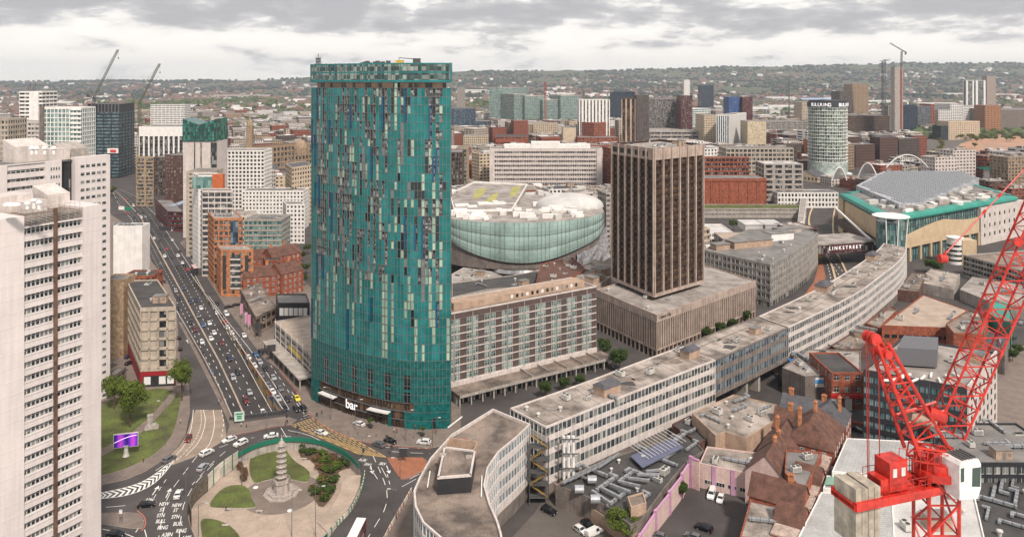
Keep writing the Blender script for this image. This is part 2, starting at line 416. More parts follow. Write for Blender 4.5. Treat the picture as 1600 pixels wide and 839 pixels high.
M['glass_blue'] = glassm('glass_blue',(.02,.04,.06),(.2,.26,.3),.3); M['glass_green'] = glassm('glass_green',(.03,.09,.09),(.25,.38,.35),.45)
M['glass_bronze'] = glassm('glass_bronze',(.028,.018,.012),(.16,.1,.06),.25,.2)
M['frame_white'] = flat('frame_white',(.72,.72,.7)); M['frame_dark'] = flat('frame_dark',(.04,.04,.045)); M['black'] = mat('black_cladding',(.025,.026,.03),.5,.2)
M['steel'] = flat('steel_grey',(.16,.16,.17),.5,.3)
# ================================================================ GROUND, HILLS, ROADS
M['asphalt'] = mat('asphalt',(.07,.062,.059),.9,.34,.07,fine=.14); M['asphalt_dark'] = mat('asphalt_dark',(.05,.046,.046),.9,.34,.09)
M['anti_skid'] = mat('anti_skid',(.3,.235,.18),.9,.2,.2); M['paving'] = mat('paving',(.2,.16,.135),.92,.2,.25)
M['paving_pale'] = mat('paving_pale',(.4,.32,.255),.92,.2,.2); M['red_paving'] = mat('red_paving',(.33,.13,.07),.92,.2,.5)
M['kerb'] = mat('kerb_stone',(.45,.4,.35),.9,.15,1.); M['paint'] = flat('road_paint',(.78,.76,.72),.7); M['paint_y'] = flat('yellow_paint',(.6,.4,.16),.7)
M['paint_r'] = flat('red_paint',(.42,.14,.1),.7)
M['lawn'] = mat('lawn_grass',(.1,.13,.028),1.,.35,.18,col2=(.07,.07,.025),fine=.3); M['citybase'] = mat('city_ground',(.12,.105,.092),.95,.3,.05)
M['farland'] = mat('suburb_land',(.055,.07,.035),1.,.3,.004,col2=(.09,.09,.05),fine=.0)
M['mud'] = mat('bare_earth',(.42,.22,.13),1.,.35,.03,col2=(.28,.2,.15))
CUT_L = [(283,500),(319,563),(344,612),(363,656)]; CUT_R = [(340,492),(378,549),(405,590),(442,646)]; CUT_Z = [0,-1.8,-3.8,-5.5]
hole_cut = [G(*p) for p in CUT_L]+[G(*p) for p in CUT_R[::-1]]
ISL = [(330,900),(300,830),(291,800),(297,778),(312,758),(335,737),(362,716),(395,699),(430,689),(470,687),(500,692),(525,701),(550,716),(565,735),(567,752),(560,780),(547,802),(525,823),(500,860),(480,900),(400,930)]
def smooth_closed(p,n=3):
    for _ in range(n):
        q = []
        for i in range(len(p)):
            a,b = p[i],p[(i+1) % len(p)]
            q += [(a[0]*.75+b[0]*.25,a[1]*.75+b[1]*.25),(a[0]*.25+b[0]*.75,a[1]*.25+b[1]*.75)]
        p = q
    return p
def smooth_open(p,n=2):
    for _ in range(n):
        q = [p[0]]
        for i in range(len(p)-1):
            a,b = p[i],p[i+1]
            q += [tuple(x*.75+y*.25 for x,y in zip(a,b)),tuple(x*.25+y*.75 for x,y in zip(a,b))]
        q.append(p[-1]); p = q
    return p
island = ccw(smooth_closed([G(*p) for p in ISL],2)); IZ = -3.2
outer = [(-900,60),(900,60),(900,1200),(-900,1200)]
hc = ccw(hole_cut)
bm = bmesh.new()
for lp in (ccw(outer),hc,island):
    vs = [bm.verts.new((x,y,0)) for x,y in lp]
    for i in range(len(vs)): bm.edges.new((vs[i],vs[(i+1) % len(vs)]))
bmesh.ops.triangle_fill(bm,use_beauty=True,use_dissolve=False,edges=bm.edges[:])
b = MB()
for f in bm.faces:
    t = ccw([(v.co.x,v.co.y) for v in f.verts]); c = (sum(p[0] for p in t)/3,sum(p[1] for p in t)/3)
    if not inside(c,hc) and not inside(c,island): b.poly([(x,y,0) for x,y in t])
bm.free()
struct('ground',b,M['asphalt'])
b = MB()      # the rest of the plain, a ring that meets the inner sheet
def hill(x,y):
    px = 800+FPX*x/max(y,1); prof = [(-900,122),(0,125.5),(100,123.5),(200,124.5),(300,124),(480,121),(560,116),(700,109.5),(760,108.5),(850,109.5),(950,108),(1060,105),(1150,101.5),(1280,99.5),(1400,97.5),(1500,96.5),(1600,95.5),(2400,97)]
    h = np.interp(px,[p[0] for p in prof],[p[1] for p in prof]); D = 9000.
    hr = CH-(h+3.-HZ)*D/FPX
    t = min(1,max(0,(y-2600)/(D-2600))); t2 = min(1,max(0,(y-2600)/2200.)); f = t**2.6
    und = 16*math.sin(x*.0021+1)*math.sin(y*.0016+x*.0007)*t2+9*math.sin(x*.006+y*.004)*t2
    if y > D: f = 1-(y-D)/6000*.5
    return max(0,hr*f+und*(1-.55*t))
bb = b
for x0,x1,y0 in ((-20000,-900,60),(900,20000,60),(-900,900,1200)): bb.poly([(x0,y0,0),(x1,y0,0),(x1,2600,0),(x0,2600,0)])
struct('plain',b,M['citybase'])
xs = np.linspace(-9500,9500,150); ys = np.concatenate([np.linspace(2500,9000,100),np.linspace(9150,13000,14)])
b = MB()
for y in ys:
    for x in xs: b.v.append((x,y,hill(x,y)-.4-(1 if y < 2600 else 0)))
for j in range(len(ys)-1):
    for i in range(len(xs)-1):
        k = j*len(xs)+i; b.f.append((k,k+1,k+1+len(xs),k+len(xs))); b.m.append(0)
struct('hills',b,M['farland'],smooth=True)
# ---- underpass: sloping carriageway, retaining walls, portal
def strip(L_,R_,z,name,m,off=0.):
    b = MB()
    for i in range(len(L_)-1):
        b.quad((*L_[i],z[i]+off),(*R_[i],z[i]+off),(*R_[i+1],z[i+1]+off),(*L_[i+1],z[i+1]+off))
        b.f[-1] = b.f[-1][::-1]
    return struct(name,b,m)
MAIN = [((176,300),(188,296),0),((183,316),(214,308),0),((205,343),(242,334),0),((224,384),(268,372),0),((243,425),(297,415),0),((262,460),(318,452),0)]+[(l,r,z) for l,r,z in zip(CUT_L,CUT_R,CUT_Z)]
ML = [G(*m[0]) for m in MAIN]; MR = [G(*m[1]) for m in MAIN]; MZ = [m[2] for m in MAIN]
def refine(a,n=4):
    o = []
    for i in range(len(a)-1):
        for k in range(n): t = k/n; o.append(tuple(x*(1-t)+y*t for x,y in zip(a[i],a[i+1])) if isinstance(a[i],tuple) else a[i]*(1-t)+a[i+1]*t)
    o.append(a[-1]); return o
ML,MR,MZ = refine(ML),refine(MR),refine(MZ)
# the ramp continues under the roundabout
ext = lambda a: a+[(a[-1][0]+(a[-1][0]-a[-3][0])*2,a[-1][1]+(a[-1][1]-a[-3][1])*2)]
ramp_from = 5*4+4
strip(ext(ML),ext(MR),MZ+[-6.5],'carriageway',M['asphalt_dark'],.004)
def mainpt(s,f,dz=0.):
    """s in 0..len-1 along the main carriageway, f across"""
    i = min(int(s),len(ML)-2); t = s-i
    l = [ML[i][k]*(1-t)+ML[i+1][k]*t for k in (0,1)]; r = [MR[i][k]*(1-t)+MR[i+1][k]*t for k in (0,1)]
    return (l[0]*(1-f)+r[0]*f,l[1]*(1-f)+r[1]*f,MZ[i]*(1-t)+MZ[i+1]*t+dz)
def road_z(x,y):
    best = 1e9; z = 0
    for s in np.arange(0,len(ML)-1,.5):
        a = mainpt(s,.5); d = (a[0]-x)**2+(a[1]-y)**2
        if d < best: best = d; z = a[2]
    return z
b = MB()
for rim,sg in ((CUT_L,1),(CUT_R,-1)):
    g = refine([G(*p) for p in rim]); zz = refine(CUT_Z)
    for i in range(len(g)-1): 
        q = [(*g[i],zz[i]-.3),(*g[i+1],zz[i+1]-.3),(*g[i+1],0),(*g[i],0)]; b.poly(q if sg > 0 else q[::-1])
struct('underpass_wall',b,M['conc'])
l,r = G(*CUT_L[-1]),G(*CUT_R[-1])
# island floor and wall
b = MB()
for t in tess(island): b.poly([(x,y,IZ) for x,y in t])
struct('plaza_floor',b,M['paving_pale'])
b = MB()
for i in range(len(island)):
    p,q = island[i],island[(i+1) % len(island)]; b.quad((*q,IZ),(*p,IZ),(*p,0),(*q,0))
struct('plaza_retaining_wall',b,M['conc'])
def sheet(name,pts,m,z,px=True,h=0.,ed=None):
    p = ccw([G(a,c,z) for a,c in pts] if px else pts)
    b = MB()
    if h:
        k = len(p); 
        for i in range(k): b.quad((*p[i],z-h),(*p[(i+1) % k],z-h),(*p[(i+1) % k],z),(*p[i],z),1)
        for t in tess(p): b.poly([(x,y,z) for x,y in t],0)
        return struct(name,b,[m,ed or M['kerb']])
    for t in tess(p): b.poly([(x,y,z) for x,y in t])
    return struct(name,b,m)
# pavements, verges
sheet('pavement',[(150,759),(197,748),(228,735),(257,716),(278,697),(290,678),(297,642),(296,611),(293,590),(281,560),(275,470),(262,440),(224,392),(196,350),(165,330),(120,400),(100,600),(100,760)],M['paving'],.12,h=.12)
sheet('lawn',smooth_open([(150,744),(188,735),(228,718),(254,699),(271,676),(279,645),(283,617),(266,608),(240,606),(180,620),(150,640)],1),M['lawn'],.2,h=.1)
sheet('path',[(150,706),(180,690),(210,672),(236,649),(262,620),(270,611),(276,614),(268,628),(243,655),(216,680),(185,698),(150,718)],M['paving'],.215)
sheet('pavement',[(281,379),(312,414),(336,453),(352,478),(393,534),(413,560),(436,577),(464,609),(479,641),(497,658),(528,675),(560,687),(600,694),(674,699),(720,690),(720,600),(520,480),(420,390),(330,350)],M['paving'],.12,h=.12)
sheet('traffic_island',smooth_open([(605,714),(640,714),(666,714),(668,732),(650,740),(630,748),(621,740)],1),M['red_paving'],.12,h=.12)
sheet('traffic_island',smooth_open([(150,801),(214,799),(223.5,806),(226,820),(219,827),(150,816)],1),M['paving'],.12,h=.12)
sheet('pavement',[(347,637),(359,664),(354,680),(387,674),(427,665),(456,662),(464,655),(446,650),(366,661),(344,616),(319,568),(283,503),(279,503),(316,575)],M['paving'],.12,h=.12)
sheet('road_surface',[(306,640),(346,640),(352,665),(354,685),(330,700),(300,715),(270,726),(258,717),(279,698),(292,678),(299,655)],M['anti_skid'],.008)
sheet('pavement',[(646,766),(600,839),(560,900),(640,900),(680,780)],M['paving'],.12,h=.12)
# car parks and yards on the right
sheet('car_park',[(590+210,839),(836,800),(862,757),(905,770),(950,815),(975,839),(990,900),(800,900)],M['citybase'],.012)
sheet('car_park',[(985,839),(1085,760),(1190,775),(1150,839),(1120,900),(960,900)],M['asphalt'],.016)
sheet('bare_ground',[(1490,240),(1500,225),(1540,212),(1600,203),(1750,203),(1750,245),(1600,240)],M['mud'],.5)
# white lines
mk = MB(); my = MB(); mr_ = MB()
def gl(pts,w,m=mk,z=.016,dash=None,zf=None,ph=0.):
    """painted line through world points"""
    acc = -ph
    for i in range(len(pts)-1):
        p,q = pts[i],pts[i+1]; u = Vector((q[0]-p[0],q[1]-p[1])); ln = u.length
        if ln < .01: continue
        u.normalize(); nx,ny = -u.y*w/2,u.x*w/2; a = 0.
        z0 = p[2] if len(p) > 2 else 0.; z1 = q[2] if len(q) > 2 else 0.
        segs = [(0,ln)]
        if dash:
            on,off = dash; segs = []; t = acc
            while t < ln:
                s0,s1 = max(t,0),min(t+on,ln)
                if s1 > s0: segs.append((s0,s1))
                t += on+off
            acc = t-ln-(on+off) if t-(on+off)+on > ln else t-ln
            if acc < -(on+off): acc = 0
        for s0,s1 in segs:
            za,zb = z0+(z1-z0)*s0/ln+z,z0+(z1-z0)*s1/ln+z
            A = (p[0]+u.x*s0,p[1]+u.y*s0); B_ = (p[0]+u.x*s1,p[1]+u.y*s1)
            m.quad((A[0]+nx,A[1]+ny,za),(A[0]-nx,A[1]-ny,za),(B_[0]-nx,B_[1]-ny,zb),(B_[0]+nx,B_[1]+ny,zb)); m.f[-1] = m.f[-1]
def gp(pts,w,m=mk,dash=None,z=.016,sm=1): gl(smooth_open([G(*p) for p in pts],sm),w,m,z,dash)
NS = len(ML)-1
for f in (.13,.26,.56,.78): gl([mainpt(s,f) for s in range(NS+1)],.22,dash=(2.2,5))
for f in (.985,.015): gl([mainpt(s,f) for s in range(NS+1)],.2)
for rm,dsh in (([(338,455),(374,500),(400,540),(430,580),(458,622),(478,650)],(3,4)),([(326,462),(352,498),(380,532),(410,572),(436,612),(452,640)],None)): gp(rm,.18,dash=dsh)
# median kerb strip
b = MB(); seq = [mainpt(s,.365) for s in np.arange(0,NS+.01,.5)]; seq2 = [mainpt(s,.405) for s in np.arange(0,NS+.01,.5)]
for i in range(len(seq)-1):
    a,c,d,e_ = seq[i],seq2[i],seq2[i+1],seq[i+1]
    T = lambda p,h: (p[0],p[1],p[2]+h)
    b.quad(T(e_,.25),T(d,.25),T(c,.25),T(a,.25)); b.quad(T(a,0),T(a,.25),T(e_,.25),T(e_,0)); b.quad(T(c,.25),T(c,0),T(d,0),T(d,.25))
struct('central_reservation',b,M['paving_pale'])
for pts,dsh in (([(302,640),(300,665),(292,690),(280,706),(262,722),(243,735)],None),([(318,640),(322,660),(312,690),(290,712)],None),([(346,640),(350,660),(346,685)],(2,2)),([(333,640),(336,662),(330,690),(318,705)],None),
                 ([(314,640),(315,665),(304,690),(284,712),(262,731),(238,750)],(1.2,.8)),
                 ([(334,724),(312,746),(296,768),(284,795),(280,839)],(4,3)),([(308,712),(288,738),(268,765),(256,790),(248,839)],(4,3)),([(352,705),(332,722),(300,757)],(3,3)),([(385,684),(365,690),(340,700)],(3,3)),([(455,682),(430,679),(392,684)],(3,3)),
                 ([(165,792),(190,790),(220,786)],(5,3)),([(240,778),(252,760),(262,745)],(2,2)),
                 ([(583,712),(598,745),(606,770),(602,795),(590,815),(575,839)],(4,3)),([(605,740),(610,760)],(2,2)),([(578,730),(590,748)],None),([(596,730),(604,745)],None),
                 ([(612,705),(640,707),(672,708)],(4,2)),([(640,748),(655,740)],None),([(628,760),(650,748)],None),([(668,700),(620,700),(590,697)],(3,3)),
                 ([(474,650),(495,642)],None),([(470,655),(492,648)],(.6,.8)),([(473,637),(456,612)],None),([(505,690),(480,678),(450,672)],None),([(439,668),(448,683)],None)):
    gp(pts,.17,dash=dsh)
# chevrons at the nose of the left island
tipL = [(155,770),(195,762),(225,752),(250,735),(272,715)]; tipR = [(155,779),(200,774),(235,760),(255,742),(274,716)]
a,c = smooth_open([G(*p) for p in tipL]),smooth_open([G(*p) for p in tipR]); gl(a,.25); gl(c,.25)
for i in range(len(a)-2):
    m0 = ((a[i+1][0]+c[i+1][0])/2,(a[i+1][1]+c[i+1][1])/2); m1 = ((a[i+2][0]+c[i+2][0])/2,(a[i+2][1]+c[i+2][1])/2)
    if i % 1 == 0:
        for e_ in (a,c):
            mk.quad((*e_[i],.017),(e_[i][0]*.5+e_[i+1][0]*.5,e_[i][1]*.5+e_[i+1][1]*.5,.017),(m0[0]*.5+m1[0]*.5,m0[1]*.5+m1[1]*.5,.017),(*m0,.017))
for pts in ([(225,812),(212,831)],[(160,826),(195,833),(210,839)],[(150,812),(190,822)],[(226,827),(232,850)]): gp(pts,.2)
def arrow(px,py,tx,ty,ln=5.):
    p = Vector(G(px,py)); q = Vector(G(tx,ty)); d = (q-p).normalized(); n = Vector((-d.y,d.x))
    e_ = p+d*ln; gl([tuple(p),tuple(p+d*(ln-1.5))],.25)
    mk.poly([(*(e_-d*1.8+n*.7),.016),(*(e_-d*1.8-n*.7),.016),(*e_,.016)])
for a_ in ((238,773,247,760),(259,777,266,764),(579,727,584,745),(604,727,611,745),(294,536,290,525)): arrow(*a_)
# yellow box junction
Q = [(455,664),(492,652),(604,714),(560,709)]; QG = [Vector(G(*p)) for p in Q]
def bil(u,v): return tuple(QG[0].lerp(QG[1],v).lerp(QG[3].lerp(QG[2],v),u))
Q4 = [bil(0,0),bil(0,1),bil(1,1),bil(1,0),bil(0,0)]; gl(Q4,.25,my)
for k in range(1,16):
    t = k/8.
    for fl in (0,1):
        p,q = (min(t,1),max(0,t-1)),(max(0,t-1),min(t,1)); p,q = ((p[0],p[1]),(q[0],q[1])) if not fl else ((1-p[0],p[1]),(1-q[0],q[1]))
        gl([bil(*p),bil(*q)],.16,my)
for pts in ([(150,757),(197,746),(228,733),(257,714),(278,695),(289,677)],[(479,643),(497,660),(528,677),(560,689),(600,696),(674,701)],[(606,716),(622,743),(630,750),(650,742)],[(354,682),(387,676),(427,667),(456,664)],[(214,797),(226,806),(228,820),(221,829)],[(436,579),(464,611),(479,640)]):
    gp(pts,.3,mr_,z=.02)
# far lanes of the sunken queensway on the right
for pts in ([(1345,470),(1322,430),(1300,405),(1285,385)],[(1330,470),(1312,430),(1290,400)],[(1270,360),(1262,340),(1275,318),(1300,305)],[(1290,475),(1300,440),(1292,410)]): gp(pts,.3,dash=(4,4))
struct('road_markings',mk,M['paint']); struct('yellow_box_marking',my,M['paint_y']); struct('red_line_marking',mr_,M['paint_r'])
def roadtext(s,px,py,tx,ty,size):
    p = G(px,py); q = G(tx,ty); a = math.atan2(q[1]-p[1],q[0]-p[0])
    if q[0] > p[0]: a -= math.atan2(p[0],p[1])*.25
    o = text(s,None,(*p,.02),a,size,M['paint'],0,rx=0,name='road_markings'); o.data.shear = max(-.6,min(.6,-(p[0]/p[1])*-.75)) if q[0] > p[0] else 0; o['kind'] = 'structure'; o.scale = (.44,1,1)
    return o
for x0,y0,ws in ((0,0,[('NEW',257,788),('ST',254,797),('STN',252,806),('BULL',252,815),('RING',255,825),('A38N',262,836)]),(0,0,[('NEW',277,790),('ST',275,798),('STN',275,808),('BULL',279,819),('RING',284,830),('A38S',292,841)])):
    for t,x,y in ws: roadtext(t,x,y-1,x+30,y-1,2.5)
roadtext('A38N',234,781,262,786,2.2); roadtext('NEW',567,718,540,713,2.4); roadtext('LANE',575,725,546,720,2.0); roadtext('A38S',598,724,570,720,2.2)
# ================================================================ LANDMARK BUILDINGS
OCC = []          # footprints taken
HEROES = []       # (x0, x1, visible base py, Y): nothing in front may rise above it
def occ(poly): OCC.append(ccw(poly))
M['teal'] = mat('teal_panel',(.012,.165,.16),.25,.35,.15,spec=.25); M['teal_light'] = mat('teal_light_panel',(.02,.19,.195),.25,.2,.3,spec=.25)
M['teal_deep'] = mat('blue_fin',(.008,.075,.15),.25,.2,.3); M['teal_grey'] = mat('grey_panel',(.16,.17,.17),.4,.2,.3)
M['pane_pale'] = glassm('pale_pane',(.1,.19,.16),(.42,.53,.4),.55,.12,(1.1,1.1,2.8)); M['pane_dark'] = mat('dark_pane',(.012,.02,.022),.1,.3,.4)
M['balcony_in'] = glassm('balcony_interior',(.025,.028,.028),(.36,.38,.37),.4,.6,(.8,.8,.9),.3)
M['mesh_teal'] = mat('teal_mesh',(.008,.115,.11),.4,.25,.6,cell=.9,spec=.25)
def curve_resample(pts,n):
    pts = [Vector(p) for p in pts]; d = [0]
    for i in range(len(pts)-1): d.append(d[-1]+(pts[i+1]-pts[i]).length)
    o = []
    for k in range(n+1):
        t = d[-1]*k/n; i = max(j for j in range(len(pts)) if d[j] <= t+1e-9); i = min(i,len(pts)-2); s = (t-d[i])/(d[i+1]-d[i]); p = pts[i].lerp(pts[i+1],s); o.append((p.x,p.y))
    return o
def teal_tower():
    base = smooth_open([G(*p) for p in [(487,624),(510,636),(550,651),(600,665),(650,672),(703,669)]],3)
    NC = 50; line = curve_resample(base,NC); a,z_ = line[0],line[-1]
    # back curve mirrors the front: a lens-shaped plan
    ch = Vector((z_[0]-a[0],z_[1]-a[1])); u = ch.normalized(); n = Vector((-u.y,u.x)); back = []
    for k in range(13):
        t = (k+.35)/12.7; h = 21*math.sin(math.pi*t)**.7; back.append((z_[0]-ch.x*t+n.x*h,z_[1]-ch.y*t+n.y*h))
    plan = line+back; occ(plan); root = empty('glass_tower',(sum(p[0] for p in plan)/len(plan),sum(p[1] for p in plan)/len(plan),0),'tall curved skyscraper clad in teal and blue glass panels beside the roundabout','skyscraper')
    TOP = 113.2; NR = 40; fh = TOP/NR
    core = MB(); core.prism(inset(ccw(plan),.35),0,TOP-.1,0); core.build('core',M['balcony_in'],root)
    rnd = random.Random(5); parts = {k: MB() for k in ('teal','light','deep','grey','mesh','slab','mull')}; wins = []
    def cellf(i,z0,z1,kind):
        p,q = line[i],line[i+1]; uu,nn,ln = frame(p,q)
        if kind in parts:
            out = {'teal': .1,'light': .12,'deep': .3,'grey': .05,'mesh': .14}[kind]; a0,a1 = (.0,ln) if kind not in ('deep',) else (.0,ln*.55)
            parts[kind].fbox(p,uu,nn,a0,a1,-.35,out,z0+.03,z1-.03,0)
        else: wins.append((p,uu,nn,ln,z0,z1,kind))
    clusters = [.1,.3,.43,.56,.9]
    for i in range(NC):
        f = i/NC; r = 8; 
        near = min(abs(f-c) for c in clusters)
        # ground storeys
        while r < NR:
            up = (r-14)/26.
            ln = rnd.choice((2,2,3,3,4,5)) if rnd.random() < .7 else 1
            if r < 15: ln = rnd.choice((2,4,5))
            ln = min(ln,NR-r)
            w = dict(teal=2.9,light=1.1,deep=.5,grey=.15,pale=2.6,dark=.3)
            if up > .1: w['dark'] = 1.9; w['open'] = 7. if near < .06 else .9; w['grey'] = .6; w['pale'] = 1.5; w['teal'] = 3.9; w['deep'] = .35
            if f < .06 or f > .95: w = dict(teal=5,light=1,deep=.6,dark=.4)
            if r < 11: w = dict(teal=5,light=1.6,deep=.5,pale=1.4)
            kk = rnd.choices(list(w),list(w.values()))[0]
            if kk in ('open','dark','pale') and r > 14: ln = 1 if rnd.random() < .6 else 2
            if kk == 'deep': ln = min(NR-r,rnd.choice((3,4,5)))
            cellf(i,r*fh,(r+ln)*fh,kk); r += ln
        # perforated base storeys
        if .02 < f: 
            low = (5.2 if f < .86 else 0)
            zb = 8*fh
            if f < .80 and f > .06:
                dark = (int(f*NC) % 6 in (1,2)) and .1 < f < .97 and rnd.random() < .8
                if dark: cellf(i,4.6*fh,6.3*fh,'dark'); cellf(i,3.1*fh,4.3*fh,'dark'); cellf(i,6.3*fh,8*fh,'mesh'); cellf(i,4.3*fh,4.6*fh,'mesh')
                else: cellf(i,3.1*fh,8*fh,'mesh')
                cellf(i,2.0*fh,3.1*fh,'lobby')
                if f > .62: cellf(i,0,2.0*fh,'mesh') if not .64 < f < .74 else cellf(i,0,2.*fh,'lobby')
                else: cellf(i,.15*fh,1.9*fh,'lobby')
            else: cellf(i,0,8*fh,'mesh') if not .885 < f < .92 else (cellf(i,0,1.3*fh,'dark'),cellf(i,1.3*fh,8*fh,'mesh'))
        else: cellf(i,0,8*fh,'mesh')
        p,q = line[i],line[i+1]; uu,nn,l_ = frame(p,q)
        for r in range(1,NR+1): parts['slab'].fbox(p,uu,nn,0,l_,-.35,.16,r*fh-.06,r*fh+.07,0,ends=(0,0))
        parts['mull'].fbox(p,uu,nn,-.05,.05,-.35,.2,3*fh,TOP,0,caps=(0,1))
    for k,nm,m in (('teal','cladding','teal'),('light','pale_cladding','teal_light'),('deep','blue_fin','teal_deep'),('grey','grey_cladding','teal_grey'),('mesh','perforated_screen','mesh_teal'),('slab','floor_edge','steel'),('mull','mullion','teal_grey')):
        parts[k].build(nm,M[m],root)
    wins.sort(key=lambda t: t[0][0]**2+t[0][1]**2+(t[4]-60)**2*0)
    mm = {'pale': M['pane_pale'],'dark': M['pane_dark'],'lobby': M['glass_bronze'],'open': M['balcony_in']}
    rest = {k: MB() for k in mm}; cnt = 0; rnd.shuffle(wins); wins.sort(key=lambda t: t[5]-t[4],reverse=True)
    for p,uu,nn,ln,z0,z1,kd in wins:
        if kd == 'open': 
            rest['open'].fbox(p,uu,nn,.12,ln-.12,.02,.06,z0+.1,z0+1.1,0); continue
        nmx = {'pale': -.03,'dark': -.08,'lobby': -.25}[kd]; tgt = rest[kd]; single = cnt < 100 and kd != 'lobby'
        if single: tgt = MB(); cnt += 1
        tgt.fbox(p,uu,nn,.09,ln-.09,nmx-.1,nmx,z0+.08,z1-.05,0)
        if single: tgt.build('window',mm[kd],root)
    rest['pale'].build('window',mm['pale'],root,kind='stuff'); rest['dark'].build('window',mm['dark'],root,kind='stuff'); rest['open'].build('balcony_rail',M['glass_grey'],root,kind='stuff'); rest['lobby'].build('lobby_glazing',mm['lobby'],root)
    # ends and back
    e_ = MB(); bl = [line[-1]]+back+[line[0]]
    for i in range(len(bl)-1):
        uu,nn,ln = frame(bl[i],bl[i+1])
        if ln > .05: e_.fbox(bl[i],uu,nn,0,ln,-.35,.05,0,TOP,0,ends=(0,0))
    e_.build('rear_cladding',M['teal'],root)
    # recessed storey and glass crown
    pc = ccw(plan); s = MB(); s.prism(inset(pc,1.6),TOP-.1,115.2,0); s.build('recessed_storey',M['render_tan'],root)
    s = MB()
    for i in range(3,NC,5):
        p,q = line[i],line[i+1]; uu,nn,ln = frame(p,q); s.fbox(p,uu,nn,0,ln*(1+(i % 2)),-1.7,-1.45,TOP,115.1,0)
    s.build('recess_opening',M['pane_dark'],root)
    cr = inset(pc,-.25); s = MB(); s.prism(inset(pc,2.5),115.2,121.0,0); s.build('crown_core',M['balcony_in'],root)
    s = MB(); g = MB(); k = len(cr)
    for i in range(k):
        p,q = cr[i],cr[(i+1) % k]; uu,nn,ln = frame(p,q)
        if ln < .05: continue
        for z0,z1 in ((115.2,115.9),(118.3,118.7),(121.2,121.6)): s.fbox(p,uu,nn,0,ln,-.12,0,z0,z1,0,ends=(0,0),back=True)
        if i % 2 == 0 or ln > 1.5: s.fbox(p,uu,nn,-.06,.06,-.15,.06,115.2,121.7,0,back=True)
        if i % 6 == 0 or ln > 1.5: s.fbox(p,uu,nn,-.12,.12,-.2,.1,115.2,121.7,0,back=True)
        g.fbox(p,uu,nn,0,ln,-.08,-.04,115.9,118.3,0,ends=(0,0)); 
        g.fbox(p,uu,nn,0,ln,-.08,-.04,118.7,121.2,0,ends=(0,0))
    s.build('crown_frame',M['teal_light'],root); g.build('crown_glass',glassm('crown_glass',(.025,.04,.04),(.3,.34,.3),.35,.1,(1.3,1.3,1.4)),root)
    s = MB(); s.prism(inset(pc,.4),121.0,121.15,0); s.prism(inset(pc,-.1),115.0,115.2,0,bottom=True); s.build('roof',M['roof_grey'],root)
    # roof-top plant, antenna, cradle
    def rp(f,off=4.):
        i = int(f*NC); p = line[i]; uu,nn,ln = frame(line[i],line[i+1]); return (p[0]-nn[0]*off,p[1]-nn[1]*off)
    x,y = rp(.03,2.); s = MB()
    for k2 in range(3): s.lathe((x,y,121.1+k2*1.),[(.9,0),(.9,.6),(1.15,.65),(1.15,.85)],10)
    s.bar((x,y,121),(x,y,125.5),.15); s.build('antenna',M['steel'],root)
    s = MB(); 
    for t in range(9): x,y = rp(.4+.025*t); s.box(x-.7,y-.8,121.1,x+.6,y+.8,122.+.5*(t*7 % 3)/2)
    s.build('roof_plant',M['plant_dark'],root)
    s = MB(); x,y = rp(.68); s.box(x-1.3,y-1,121.1,x+1.3,y+1,122.6); s.build('plant_box',flat('yellow_plant',(.6,.4,.05)),root)
    s = MB(); x,y = rp(.8); s.box(x-1.2,y-1,121.1,x+1.2,y+1,123.2); s.bar((x-1,y,123.0),(x-6,y,123.4),.18); s.bar((x-6,y,123.4),(x-6,y,122.5),.1); s.build('cleaning_cradle_crane',M['plant_dark'],root)
    # entrance canopies and sign
    for f0,f1 in ((.13,.27),(.52,.66)):
        s = MB()
        for i in range(int(f0*NC),int(f1*NC)):
            p,q = line[i],line[i+1]; uu,nn,ln = frame(p,q); s.fbox(p,uu,nn,0,ln,.1,1.9,5.0,5.18,0,back=True,ends=(0,0)); s.fbox(p,uu,nn,0,ln,1.9,2.1,4.9,5.3,0,back=True)
        s.build('entrance_canopy',M['frame_white'],root)
    i = int(.39*NC); p,q = line[i],line[i+1]; uu,nn,ln = frame(p,q)
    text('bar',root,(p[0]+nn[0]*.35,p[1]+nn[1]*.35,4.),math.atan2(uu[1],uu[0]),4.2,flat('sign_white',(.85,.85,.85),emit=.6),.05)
teal_tower()
GP = M['glass_dark']
